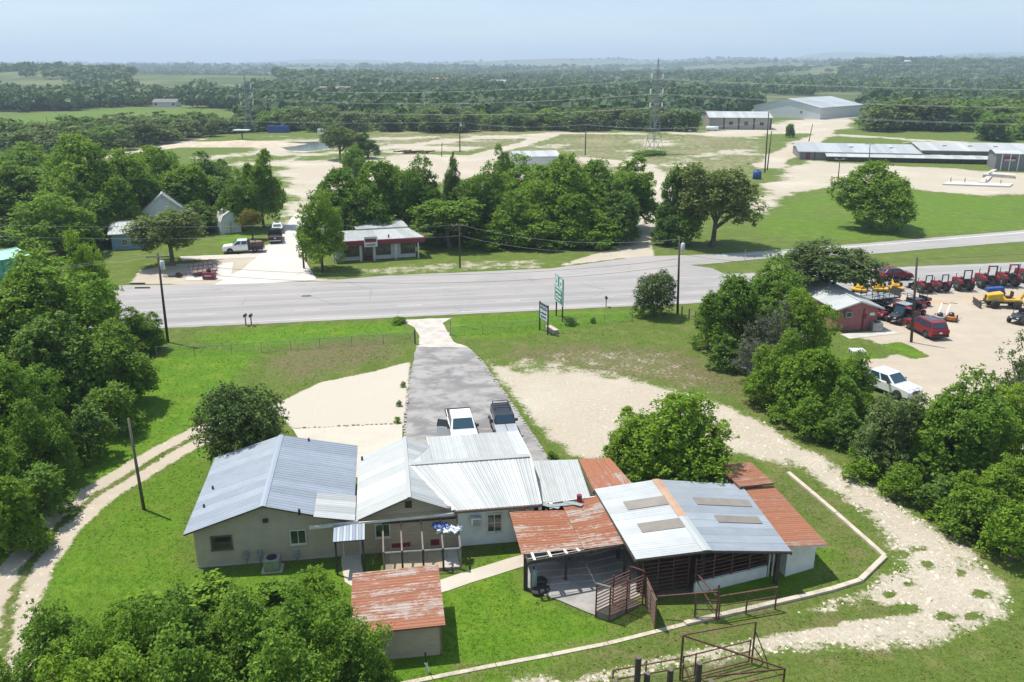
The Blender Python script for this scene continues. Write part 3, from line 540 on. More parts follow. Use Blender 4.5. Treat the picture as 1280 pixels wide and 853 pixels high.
def K(key):
    if key not in KINDS:
        spec = dict(
            bright=dict(seed=1, mat='bright', clumps=36, leaves=40000, leaf=.038), bright2=dict(seed=2, mat='bright', clumps=30, leaves=38400, leaf=.040, ragged=.35, rc=(.2, .38)),
            lime=dict(seed=51, mat='lime', clumps=44, leaves=38400, leaf=.038, base=.03, ragged=.25, rc=(.2, .34)), bright3=dict(seed=14, mat='bright', clumps=46, leaves=36000, leaf=.038, ragged=.4, rc=(.16, .3)),
            mid=dict(seed=3, mat='mid', clumps=38, leaves=40000, leaf=.038), mid2=dict(seed=4, mat='mid', clumps=30, leaves=38400, leaf=.041, ragged=.35, rc=(.22, .4)), mid3=dict(seed=5, mat='mid', clumps=44, leaves=38400, leaf=.038, rc=(.18, .33)),
            dark=dict(seed=6, mat='dark', clumps=36, leaves=24000, leaf=.052), dark2=dict(seed=7, mat='dark', clumps=28, leaves=21000, leaf=.055, ragged=.4, rc=(.18, .34)),
            oak=dict(seed=8, mat='oak', base=.14, clumps=44, leaves=24000, leaf=.046, flat=.92, rc=(.18, .3)), olive=dict(seed=9, mat='olive', clumps=40, leaves=21000, leaf=.045, ragged=.3, rc=(.16, .3)),
            sparse=dict(seed=10, mat='olive', clumps=26, leaves=6000, leaf=.05, ragged=.5, rc=(.16, .3), core=.7, bark='grey_bark', limbs=11), grey=dict(seed=11, mat='grey_leaf', clumps=36, leaves=8000, leaf=.04, ragged=.4, rc=(.16, .28), core=.7, bark='grey_bark', limbs=14, base=.1),
            yellow=dict(seed=12, mat='yellow_leaf', clumps=26, leaves=7000, leaf=.06, base=.3), round=dict(seed=13, mat='deep', clumps=110, leaves=46000, leaf=.036, ragged=.04, rc=(.22, .30), base=.0, skirt=-.3, core=.22, tuft=10),
            bush=dict(seed=15, mat='mid', clumps=20, leaves=7000, leaf=.07, base=.02, rc=(.26, .45)), brightbush=dict(seed=16, mat='bright', clumps=22, leaves=8000, leaf=.065, base=.02, rc=(.26, .42)), darkbush=dict(seed=18, mat='dark', clumps=20, leaves=5000, leaf=.075, base=.02, rc=(.26, .45)),
            mass=dict(seed=19, mat='mid', clumps=60, leaves=24000, leaf=.036, rc=(.15, .27), ragged=.3, base=.05), mass2=dict(seed=20, mat='bright', clumps=54, leaves=22000, leaf=.036, rc=(.15, .28), ragged=.3, base=.05),
            weed=dict(seed=21, mat='bright', clumps=16, leaves=2500, leaf=.1, base=0, rc=(.3, .5), core=.8),
            f1=dict(seed=31, mat='oak', clumps=20, leaves=2600, leaf=.12, rc=(.26, .42), base=.0), f2=dict(seed=32, mat='dark', clumps=18, leaves=2400, leaf=.12, rc=(.28, .45), base=.0), f3=dict(seed=33, mat='mid', clumps=22, leaves=2600, leaf=.11, rc=(.24, .42), base=.0), f4=dict(seed=34, mat='olive', clumps=20, leaves=2200, leaf=.115, rc=(.24, .4), base=.0), trunked=dict(seed=41, mat='mid', clumps=40, leaves=24000, leaf=.05, base=.26), oaktrunk=dict(seed=42, mat='oak', clumps=46, leaves=24000, leaf=.048, base=.17, rc=(.18, .32)), f5=dict(seed=35, mat='oak', clumps=24, leaves=2600, leaf=.11, rc=(.22, .36), base=.0, flat=.95))[key]
        KINDS[key] = Kind(**spec)
    return KINDS[key]
NT_ = [0]
def tree(name, label, loc, w, h, key, group=None, rz=None, cat='tree', wy=None):
    k = K(key); o = thing(name, label, cat, loc, 0, group); NT_[0] += 1
    o.rotation_euler = (0, 0, R.uniform(0, 6.28) if rz is None else rz); o.scale = (w/2, (wy or w)/2, h)
    for nm, me in (('trunk', k.trunk), ('crown', k.crown)):
        c = bpy.data.objects.new(nm, me); COL.objects.link(c); c.parent = o
    return o
def ptree(label, px, py, top, wpx, key, name='tree', group=None, rz=None, cat='tree', dz=0.0, hs=1.0):
    b = g(px, py); depth = b[1]*cP+HC*sP; w = wpx/FOC*depth; t = up(px, top, b[1])[2]
    # the visible top of a crown belongs to its back half
    h = max(.6, t*hs+.0); return tree(name, label, (b[0], b[1], dz), w, h, key, group, rz, cat)
T = [
 # left clump
 ('tall broad tree, highest of the clump beside the highway, left of the dark utility pole', 72, 468, 316, 180, 'bright'), ('bright green young tree sticking out above the roadside clump', 122, 425, 292, 68, 'lime'),
 ('bushy tree at the right tip of the clump, against the dark utility pole', 176, 440, 384, 66, 'mid3'), ('dark leafy tree overhanging the lawn at the clump\'s right edge', 142, 512, 408, 120, 'mid'),
 ('wide tree at the left frame edge below the highway', 8, 480, 348, 150, 'mid2'), ('dense shaded tree in the middle of the roadside clump', 82, 530, 395, 130, 'dark'),
 ('leafy tree low on the left frame edge above the dirt track bend', 20, 590, 440, 130, 'bright'), ('small leafy tree leaning over the lawn near the dirt track', 58, 610, 500, 90, 'mid3'),
 ('rounded tree beside the dirt track, cut by the left frame edge', -8, 650, 515, 110, 'bright2'), ('low bushy tree, nearest of the clump to the dirt track bend', 14, 690, 585, 90, 'mid2'), ('mid green tree wholly at the frame edge behind the track tree', -40, 560, 400, 120, 'mid'),
 # bottom-left mass
 ('leafy tree at the left end of the thicket in the foreground', 88, 905, 756, 150, 'mass'), ('broad tree in the foreground thicket beside the dirt track tree', 165, 915, 750, 150, 'mass2'),
 ('dark green tree in the middle of the foreground thicket', 240, 905, 744, 150, 'mass'), ('tall green tree in the foreground thicket before the air conditioner', 318, 900, 736, 150, 'mass'),
 ('tallest tree of the foreground thicket, behind the red roofed shed', 392, 880, 726, 150, 'mass2'), ('tree at the right end of the foreground thicket touching the shed', 448, 905, 776, 120, 'mass'), 
 ('small bright tree under the front corner of the shed roof', 478, 888, 790, 56, 'brightbush'), ('bright tree on the bottom edge near the thicket\'s left end', 130, 985, 800, 180, 'mass2'), ('dark tree on the bottom edge below the foreground thicket', 250, 1000, 795, 190, 'mass'), ('green tree on the bottom edge under the tallest thicket tree', 370, 990, 790, 190, 'mass'), ('bushy tree in the bottom corner beside the dirt track', -18, 935, 815, 110, 'mass2'),
 # round tree and barn tree
 ('dense round dark green tree touching the blue grey roof', 308, 588, 474, 118, 'round'), ('spreading bright green tree leaning over the barn roof', 846, 615, 492, 158, 'bright'), ('airy half of the tree by the barn, its branches over the rusty lean-to', 792, 590, 512, 86, 'bright3'),
 ('small round tree by the chain link fence next to the roadside pole', 817, 396, 337, 58, 'round'),
 # hedge by the dealer
 ('wide flat topped live oak beside the pink building', 1030, 386, 303, 128, 'oak'), ('dark leafy tree at the highway end of the hedge row', 915, 446, 330, 98, 'mid2'), ('tall dark tree in the hedge between the oak and the lawn', 962, 430, 322, 92, 'mid'),
 ('bright green tree in front of the pink building', 994, 462, 362, 86, 'bright'), ('grey twiggy half dead tree in the hedge row', 962, 470, 372, 78, 'grey'), ('grey brush at the foot of the hedge facing the gravel yard', 936, 482, 420, 62, 'grey'), ('mid green bush tree below the grey brush', 972, 505, 415, 80, 'mid3'),
 ('bright spreading tree at the lower end of the hedge row', 1016, 528, 428, 108, 'bright2'), ('leafy tree covering the rear of the white pickup', 1058, 518, 440, 66, 'mid'), ('round bush tree at the bottom tip of the hedge row', 1040, 538, 462, 70, 'mid2'),
 ('olive green tree below the white pickup', 1112, 590, 488, 92, 'olive'), ('large dark green tree between the gravel track and the tractor lot', 1196, 610, 470, 138, 'mid'), ('bright leafy tree behind the large dark one by the tractor lot', 1250, 585, 480, 96, 'bright'), ('leafy tree at the right frame edge above the gravel bend', 1285, 668, 540, 110, 'mid2'), ('low bushy tree nearest the gravel bend', 1228, 665, 585, 96, 'mid3'), ('thin grey green tree at the right frame edge by the tractor lot', 1268, 522, 412, 76, 'sparse'), ('dense tree filling the gap beside the large dark tree', 1155, 600, 505, 70, 'mid3'),
 # belt over the road
 ('bright yellow green tree beside the street and the red trimmed shop', 404, 338, 240, 68, 'lime'), ('broad tree at the street end of the roadside woods', 436, 305, 200, 84, 'mid2'), ('tall bright tree behind the red trimmed shop', 482, 300, 192, 84, 'bright2'), ('dense tree behind the shop\'s right half', 520, 300, 198, 70, 'mid'), ('narrow dark tree rising over the roadside woods', 566, 292, 194, 34, 'dark2'),
 ('low oak with a visible trunk to the right of the shop', 562, 310, 250, 84, 'trunked'), ('mid green tree left of the white shed roof', 606, 300, 205, 62, 'mid'), ('bright treetop left of the white shed behind the woods', 630, 262, 182, 40, 'lime'), ('bright broad tree before the white shed', 660, 285, 196, 76, 'lime'), ('leafy tree with a low crown in the middle of the roadside woods', 650, 306, 240, 76, 'mid3'), ('large tree in the middle of the roadside woods', 704, 298, 192, 94, 'bright'), ('rounded bright tree before the large one in the woods', 718, 306, 236, 76, 'bright2'),
 ('tall tree near the right end of the roadside woods', 748, 292, 190, 76, 'mid2'), ('spreading tree at the right end of the roadside woods by the gravel path', 788, 288, 198, 80, 'bright3'), ('dark low tree beside the gravel path entrance', 772, 304, 240, 58, 'dark'), ('low bushes under the roadside woods', 640, 309, 268, 56, 'brightbush'), ('bushy undergrowth at the edge of the roadside woods by the path', 745, 308, 268, 60, 'brightbush'), ('dark tree between the woods\' edge and the white shed', 584, 296, 232, 56, 'dark'),
 ('dark tree right of the gravel path', 845, 304, 208, 62, 'dark'), ('dark twin trunked oak standing on the grass by the side road', 890, 308, 206, 112, 'oaktrunk'), ('low dark tree under the twin trunked oak by the path', 836, 306, 255, 50, 'dark2'), ('large round tree alone on the bright meadow before the long building', 1088, 285, 193, 108, 'mid2'),
 # left woods over the road
 ('round bright tree behind the teal shed', 74, 322, 242, 96, 'lime'), ('tallest tree of the woods behind the blue house', 118, 296, 168, 108, 'bright'), ('broad tree next to the tallest one behind the blue house', 158, 290, 186, 88, 'mid2'), ('dark tree at the left frame edge over the road', 24, 292, 196, 112, 'mid'), ('mid green tree behind the gable of the blue house', 206, 272, 184, 78, 'bright'), ('bright tree right of the blue house gable', 246, 282, 200, 74, 'bright2'), ('dark tree behind the gambrel shed', 280, 280, 222, 66, 'dark'), ('tall tree at the street edge beyond the gambrel shed', 330, 284, 188, 66, 'bright3'), ('small yellow leaved tree beside the gambrel shed', 316, 300, 260, 36, 'yellow'), ('grey green tree before the blue house', 216, 332, 262, 104, 'oaktrunk'), ('distant bright tree over the left woods', 40, 235, 178, 76, 'bright'), ('rounded tree in the woods between the teal shed and the cottage', 108, 306, 222, 84, 'mid3'), ('bright rounded tree touching the cottage roof', 150, 300, 214, 72, 'bright2'), ('leafy tree closing the woods beside the grey gable', 222, 284, 206, 76, 'mid2'), ('dark leafy tree behind the yellow leaved one', 305, 288, 214, 60, 'mid'), ('leafy tree at the left frame edge behind the woods', -12, 250, 180, 90, 'mid'), ('bright low tree between the left woods and the bare ground', 190, 244, 182, 84, 'bright3'), ('round tree on the rim of the bare ground left of the street', 262, 250, 190, 62, 'mid3'), ('wooded tree between the tall trees of the left woods', 90, 262, 182, 90, 'mid2'),
 # single trees farther out
 ('spreading oak by the pond with a forked trunk', 425, 200, 157, 54, 'oaktrunk'), ('small tree behind the spreading oak by the pond', 460, 198, 166, 42, 'dark2'), ('bright treetop behind the street end of the woods', 444, 230, 182, 40, 'bright'), ('small round tree alone by the dirt road before the warehouse', 987, 172, 155, 16, 'dark'),
]
for i, (lb, px, py, tp, w, k) in enumerate(T):
    if 370 < px < 800 and 255 < py < 315 and w > 45: w *= 1.2
    if px < 300 and 220 < py < 325: w *= 1.18
    ptree(lb, px, py, tp, w, k, 'bush' if 'bush' in k else 'tree', cat='bush' if 'bush' in k else 'tree', rz=None)
for lb, px, py, tp, w, k in [('leafy bush under the highway sign', 712, 407, 396, 15, 'bush'), ('smaller bush along the fence right of the highway sign', 741, 404, 397, 9, 'darkbush'), ('weedy green bush below the thicket\'s air conditioner', 352, 752, 724, 80, 'weed'), ('tall weeds before the blue roofed house wall', 270, 760, 722, 100, 'weed'), ('sapling clump between the footpath and the thicket', 398, 762, 710, 60, 'brightbush'), ('low weeds beside the dirt track', 200, 790, 735, 110, 'weed'),
        ('low green scrub around the transmission tower foot', 812, 194, 187.5, 56, 'weed'), ('weeds at the left edge of the asphalt drive, nearest the concrete pad', 497, 529, 522, 12, 'weed'), ('weeds at the left edge of the asphalt drive, middle tuft', 499, 508, 502, 9, 'weed'), ('weeds at the left edge of the asphalt drive, farthest tuft', 504, 484, 479, 9, 'weed'), ('weeds at the house end of the driveway stones', 690, 572, 563, 18, 'weed'), ('weeds at the fence end by the driveway', 499, 404, 396, 26, 'weed'), ('weeds along the hedge foot by the gravel yard', 1075, 600, 572, 50, 'weed'), ('leafy weeds at the gravel bend hedge', 1185, 655, 625, 60, 'weed')]:
    ptree(lb, px, py, tp, w, k, 'bush', cat='bush')
for lb, px, py, tp, w, k in [('bush at the right wall of the red trimmed shop', 552, 306, 280, 46, 'bush'), ('dark bushes behind the red trimmed shop', 470, 300, 262, 70, 'darkbush'), ('dark bush left behind the shop roof', 428, 308, 268, 44, 'darkbush'), ('bright bush at the front of the roadside woods, right of the oak', 610, 310, 278, 60, 'brightbush'), ('leafy bush in the front of the roadside woods, middle', 680, 310, 276, 70, 'bush'), ('bush at the right front of the roadside woods', 712, 309, 280, 60, 'bush'), ('dark bush closing the woods at the gravel path', 778, 304, 264, 50, 'bush'), ('dark bush behind the front of the roadside woods', 590, 298, 258, 70, 'darkbush'), ('dark bush deep in the roadside woods', 745, 298, 250, 80, 'darkbush'),
        ('dark bush under the left woods behind the cottage', 120, 306, 262, 90, 'darkbush'), ('dark bush under the woods by the grey gable', 250, 290, 250, 70, 'darkbush'), ('dark bush at the left edge under the woods', 30, 304, 262, 100, 'darkbush'), ('bush under the twin trunked oak group', 856, 308, 266, 50, 'bush'),
        ('low bush at the highway end of the hedge row', 884, 436, 392, 48, 'bush'), ('dark bush at the foot of the hedge end tree', 906, 462, 420, 54, 'darkbush'), ('bright bush at the foot of the grey brush', 950, 508, 462, 50, 'brightbush'), ('leafy bush midway along the hedge foot', 985, 530, 478, 60, 'bush'), ('bright bush at the hedge foot facing the gravel yard', 1012, 548, 498, 60, 'brightbush'), ('dark bush under the lower end of the hedge row', 1046, 556, 505, 60, 'darkbush'), ('bush beside the wheels of the half hidden white pickup', 1072, 540, 492, 40, 'bush'), ('leafy bush left of the olive tree', 1084, 582, 535, 50, 'bush'), ('bush under the olive tree at the track edge', 1128, 622, 578, 60, 'brightbush'), ('dark bush under the large dark tree by the track', 1172, 640, 590, 70, 'darkbush'), ('leafy bush between the large dark tree and the gravel bend', 1205, 668, 612, 70, 'bush'), ('bush at the right frame edge above the gravel bend', 1262, 700, 628, 80, 'brightbush'),
        ('low bush at the lawn edge of the roadside clump', 150, 540, 478, 70, 'bush'), ('dark bush under the roadside clump near the lawn', 110, 572, 500, 80, 'darkbush'), ('bush beside the dirt track under the left trees', 60, 645, 580, 80, 'bush'), ('bright bush at the track end of the left trees', 40, 690, 630, 60, 'brightbush'), ('dark bush between the roadside clump and the highway', 120, 462, 400, 80, 'darkbush'), ('leafy bush behind the dark utility pole', 192, 438, 408, 36, 'bush'), ('dark bush filling the middle of the roadside clump', 40, 540, 450, 110, 'darkbush')]:
    ptree(lb, px, py, tp, w, k, 'bush', cat='bush')
# ------------------------------------------------------------ the far woodland
OPEN = [PAD_W, P((874, 174), (995, 174), (995, 147), (874, 147)), P((150, 192), (300, 168), (420, 166), (560, 168), (700, 165), (830, 165), (900, 170), (1000, 150), (1075, 144), (1080, 165), (1160, 172), (1300, 184), (1300, 500), (100, 500), (60, 220)), FIELD,
        P((945, 152), (930, 128), (1075, 118), (1085, 150)), P((155, 118), (170, 100), (230, 96), (335, 98), (345, 112), (300, 121), (220, 119)), P((385, 130), (400, 117), (450, 117), (450, 128)),
        P((1010, 142), (1000, 122), (870, 114), (880, 126), (940, 140))]
def in_open(x, y):
    o = np.zeros(x.shape, bool)
    for q in OPEN: o |= sd_poly(x, y, q) > -5
    return o
cand = []
y = 215.0
while y < 700:
    n = int(2*.72*y/8.2); xs = np.linspace(-.72*y, .72*y, n)+NR.uniform(-3.5, 3.5, n); ys = y+NR.uniform(-5, 5, n)
    ok = ~in_open(xs, ys) & ((ys > 330) | ((xs < -.33*ys) & (ys > 272))) & (fbm(xs, ys, 60, 21) > .33); ok &= ~((xs < -.30*ys) & (ys > 390) & (ys < 540)); ok &= (ys < 690) | (NR.random(n) < 2); cand += list(zip(xs[ok], ys[ok])); y += 10+max(0, y-400)*.02
cand.sort(key=lambda p: p[1]); inview = [p for p in cand if abs(p[0]) < .66*p[1]]
LBL = [('dark oak in the far tree line left of the street', 'woodland trees beyond the left field'), ('far woodland tree behind the pond and the bare ground', 'woodland trees behind the pond'), ('far woodland tree behind the transmission tower', 'woodland trees behind the transmission tower'), ('far woodland tree behind the long metal building', 'woodland trees behind the long metal building')]
LBL2 = ['darkest', 'rounded', 'pale green', 'broad', 'small']
FK = ['f1', 'f2', 'f3', 'f4', 'f5']
for i, (x, y) in enumerate(inview[:215]):
    b = x/y; q = 0 if b < -.3 else 1 if b < -.08 else 2 if b < .25 else 3
    h = R.uniform(6.5, 9.5) if q == 0 else R.uniform(8.5, 13.5) if q == 3 else R.uniform(6, 10.5); k = R.choice(FK if q else ['f1', 'f1', 'f2', 'f5', 'f4']); w = h*R.uniform(1.3, 2.1)
    tone = {'f1': 'grey green', 'f2': 'dark green', 'f3': 'mid green', 'f4': 'olive', 'f5': 'flat crowned'}[k]; sz = 'small' if h < 7.2 else 'large' if h > 9.2 else 'middling'
    if q == 0: wh = ('before the far field at the left edge' if b < -.52 else 'before the far field above the left woods' if b < -.43 else 'before the far field above the cottage' if b < -.36 else 'beside the far lattice tower'); nm = 'tree line'
    elif q == 1: wh = 'behind the pond' if b < -.2 else 'behind the spreading oak'; nm = 'woodland'
    elif q == 2: wh = 'behind the dirt tracks' if b < .06 else 'behind the tall lattice tower' if b < .17 else 'beside the beige warehouse'; nm = 'woodland'
    else: wh = 'beyond the gravel parking' if b < .42 else 'behind the long building' if b < .52 else 'behind the annex'; nm = 'woodland'
    row = 'front row' if y < (250 if q == 0 else 345) else 'back rows' if y > (300 if q == 0 else 375) else 'middle rows'
    tree('oak_tree', '%s %s tree %s, in the %s' % (sz, tone, wh, row), (x, y, tz(x, y)-.1), w, h, k, '%s %s trees, %s, %s' % (sz, tone, wh, row))
rest = np.array(inview[215:]+[p for p in cand if abs(p[0]) >= .66*p[1]])
def wood(name, pts, hmin, hmax, wmul, tufts, leaf, seed):
    rng = np.random.default_rng(seed); n = len(pts); h = rng.uniform(hmin, hmax, n); w = h*rng.uniform(*wmul, n)/2; z = terr(pts[:, 0], pts[:, 1])
    d = unit(rng.normal(size=(n*tufts, 3))+np.array([0, -.25, .5])); i = np.repeat(np.arange(n), tufts); f = rng.uniform(.65, 1.05, n*tufts)
    # every crown is a few offset lobes
    lob = rng.normal(size=(n, 3, 3))*np.array([.42, .42, .22]); L = lob[i, rng.integers(0, 3, n*tufts)]
    p = np.stack([pts[i, 0]+(d[:, 0]*.72*f+L[:, 0])*w[i], pts[i, 1]+(d[:, 1]*.72*f+L[:, 1])*w[i], z[i]+h[i]*(.48+(d[:, 2]*f*.72+L[:, 2])*.48)], 1)
    nrm = unit(d+rng.normal(size=d.shape)*.35); v, q = leaf_quads(p, nrm, leaf*w[i]*rng.uniform(.6, 1.3, len(i)), rng, .7)
    me = np_mesh(name, v, q, W_['far_wood']); A = me.attributes.new('tint', 'FLOAT', 'POINT'); A.data.foreach_set('value', np.repeat(np.clip((fbm(pts[:, 0], pts[:, 1], 90, 61)-.47)*2.6+rng.normal(.3, .28, n), 0, 1)[i], 4).astype(np.float32)); o = bpy.data.objects.new(name, me); COL.objects.link(o); return tag(o, 'distant woodland of dark oaks and cedars fading into haze' if seed == 1 else 'hazy wooded hills along the skyline' if seed == 2 else 'mid distance woodland of dark rounded trees', 'woodland', kind='stuff')
if len(rest): wood('woodland', rest, 6, 13.5, (1.4, 2.3), 190, .18, 3)
pts = []; y = 690.0
while y < 2700:
    sp = 12+(y-600)*.006; n = int(2*.75*y/sp); xs = np.linspace(-.75*y, .75*y, n)+NR.uniform(-6, 6, n); ys = y+NR.uniform(-.5, .5, n)*(16+(y-600)*.02)
    ok = ~in_open(xs, ys) & (fbm(xs, ys, 170, 33) > .44); pts.append(np.stack([xs[ok], ys[ok]], 1)); y += 17+(y-600)*.022
pts = np.concatenate(pts); print('far trees', len(pts)); wood('woodland', pts, 5.0, 14.0, (1.5, 2.6), 88, .2, 1)
pts = []; y = 2700.0
while y < 7500:
    sp = 26+(y-2700)*.006; n = int(2*.72*y/sp); xs = np.linspace(-.72*y, .72*y, n)+NR.uniform(-14, 14, n); ys = y+NR.uniform(-60, 60, n); ok = fbm(xs, ys, 420, 44) > .44; pts.append(np.stack([xs[ok], ys[ok]], 1)); y += 75+(y-2700)*.03
pts = np.concatenate(pts); print('skyline trees', len(pts)); wood('woodland', pts, 8, 13, (2.0, 3.6), 9, .7, 2)
# ------------------------------------------------------------ grass blades on the near lawns
def grass(n, seed):
    rng = np.random.default_rng(seed); d = 30*np.exp(rng.random(n)*math.log(95/30.)); s = rng.uniform(-.72, .78, n); x = s*d; y = d
    r, b, l, t = cover(x, y); ok = (r < .42) & (b < .85) & (rng.random(n) < .6)
    for q in (P(*[(p) for p in ((521, 432), (512, 470), (506, 520), (503, 575), (500, 640), (735, 640), (690, 578), (668, 545), (637, 500), (606, 455), (585, 434))]), P((500, 400), (523, 434), (585, 434), (566, 397)), P((366, 537), (503, 531), (500, 590), (430, 600))): ok &= sd_poly(x, y, q) < 0
    ok &= sd_line(x, y, np.array(WALK), .65) < 0; ok &= (y < 95.5+.168*x)
    lu = (x-HO[0])*HX[0]+(y-HO[1])*HX[1]; lv = (x-HO[0])*HY[0]+(y-HO[1])*HY[1]
    ok &= ~((lu > 0) & (lu < 24) & (lv > .05) & (lv < 11)); ok &= ~((lu > 18.2) & (lu < 35.6) & (lv > -6) & (lv < 6)); ok &= ~((lu > 10.6) & (lu < 15.3) & (lv > -3) & (lv < 0)); ok &= ~((lu > 9.9) & (lu < 13.4) & (lv > -10) & (lv < -6))
    x, y, l = x[ok], y[ok], l[ok]; m = len(x); h = (.03+.02*l+.06*fbm(x, y, 2.2, 4)**2)*rng.uniform(.6, 1.6, m); w = rng.uniform(.012, .028, m)*(y/45)
    a = rng.random(m)*6.28; v = np.empty((m, 2, 3, 3))
    for k in range(2):
        aa = a+k*1.7; cx, cy = np.cos(aa), np.sin(aa); lean = rng.normal(size=(m, 2))*h[:, None]*1.5; ox = rng.normal(size=m)*.04; oy = rng.normal(size=m)*.04
        v[:, k, 0] = np.stack([x+ox-cx*w, y+oy-cy*w, 0*x-.01], 1); v[:, k, 1] = np.stack([x+ox+cx*w, y+oy+cy*w, 0*x-.01], 1); v[:, k, 2] = np.stack([x+ox+lean[:, 0], y+oy+lean[:, 1], h*rng.uniform(.7, 1.2, m)], 1)
    t = NT('grass_blades'); p = t.coord(); geo = t.node('NewGeometry').outputs['Random Per Island']; at = t.node('Attribute', attribute_name='lush').outputs['Fac']
    c = t.mix(at, t.mix(geo, (.11, .135, .035), (.2, .21, .075)), t.mix(geo, (.10, .20, .02), (.19, .31, .04)))
    d = t.node('BsdfDiffuse', {'Color': c}); tr = t.node('BsdfTranslucent', {'Color': c}); ms = t.node('MixShader', {0: .5}); t.l.new(d.outputs[0], ms.inputs[1]); t.l.new(tr.outputs[0], ms.inputs[2]); t.l.new(ms.outputs[0], t.out.inputs['Surface']); mt = t.m
    me = np_mesh('grass', v.reshape(-1, 3), np.arange(m*6).reshape(-1, 3), mt); A = me.attributes.new('lush', 'FLOAT', 'POINT'); A.data.foreach_set('value', np.repeat(l, 6).astype(np.float32))
    o = bpy.data.objects.new('grass', me); COL.objects.link(o); tag(o, 'short grass and weeds covering the near lawns', 'grass', kind='stuff')
grass(260000, 5)
def weeds(n, seed):                      # low broad-leaved weeds in patches of the near lawns
    rng = np.random.default_rng(seed); d = 30*np.exp(rng.random(n)*math.log(100/30.)); s = rng.uniform(-.72, .78, n); x = s*d; y = d
    r, b, l, t = cover(x, y); ok = (r < .6) & (fbm(x, y, 5, 71) > .5) & (y < 94+.168*x)
    for q in (DRIVE, APRON): ok &= sd_poly(x, y, np.array(q)) < .1
    ok &= sd_line(x, y, np.array(WALK), .7) < 0
    lu = (x-HO[0])*HX[0]+(y-HO[1])*HX[1]; lv = (x-HO[0])*HY[0]+(y-HO[1])*HY[1]
    ok &= ~((lu > -.1) & (lu < 24) & (lv > -.1) & (lv < 11)); ok &= ~((lu > 18.2) & (lu < 36) & (lv > -6.2) & (lv < 6)); ok &= ~((lu > 10.4) & (lu < 15.4) & (lv > -3) & (lv < 0)); ok &= ~((lu > 9.2) & (lu < 13.9) & (lv > -10.2) & (lv < -5)); ok &= ~((lu > 2) & (lu < 12) & (lv > 10) & (lv < 16))
    x, y = x[ok], y[ok]; m = len(x); k = 5; c = np.repeat(np.stack([x, y, np.zeros(m)], 1), k, 0); sz = np.repeat(rng.gamma(3, .008, m)+.012, k)*rng.uniform(.7, 1.3, m*k)
    a = rng.random(m*k)*6.28; c[:, 0] += np.cos(a)*sz*.7; c[:, 1] += np.sin(a)*sz*.7; c[:, 2] = sz*rng.uniform(.3, .9, m*k)
    v, f = leaf_quads(c, unit(np.stack([np.cos(a)*.5, np.sin(a)*.5, np.ones(m*k)], 1)+rng.normal(size=(m*k, 3))*.25), sz, rng, .6)
    o = bpy.data.objects.new('weeds', np_mesh('weeds', v, f, W_['bright'])); COL.objects.link(o); tag(o, 'low broad leaved weeds scattered through the near lawns', 'weeds', kind='stuff')
weeds(14000, 17)
def stones(n, seed):
    rng = np.random.default_rng(seed); d = 33*np.exp(rng.random(n)*math.log(75/33.)); s = rng.uniform(-.7, .72, n); x = s*d; y = d
    r, b, l, t = cover(x, y); ok = (r > .45) & (sd_poly(x, y, LOT_L) < 0) & (rng.random(n) < np.where(sd_line(x, y, TRACK_R, CALI[1][1]) > -.5, 1, .35)); x, y = x[ok], y[ok]; m = len(x); s = rng.gamma(2, .022, m)+.025
    u = np.array([(1, 0, 0), (-.3, .9, 0), (-.8, -.6, 0), (0, 0, .75)]); v = np.empty((m, 4, 3)); a = rng.random(m)*6.28
    for k in range(4):
        q = u[k]*(1+rng.normal(size=(m, 3))*.2); v[:, k, 0] = x+s*(q[:, 0]*np.cos(a)-q[:, 1]*np.sin(a)); v[:, k, 1] = y+s*(q[:, 0]*np.sin(a)+q[:, 1]*np.cos(a)); v[:, k, 2] = s*q[:, 2]
    f = np.array([(0, 1, 3), (1, 2, 3), (2, 0, 3)]); F = (np.arange(m)[:, None, None]*4+f[None]).reshape(-1, 3)
    me = np_mesh('gravel', v.reshape(-1, 3), F, M('loose_limestone', (.58, .52, .43), (.36, .31, .25), .95, scale=1.5)); o = bpy.data.objects.new('gravel', me); COL.objects.link(o); tag(o, 'loose limestone rubble strewn over the gravel track', 'gravel', kind='stuff')
stones(26000, 8)
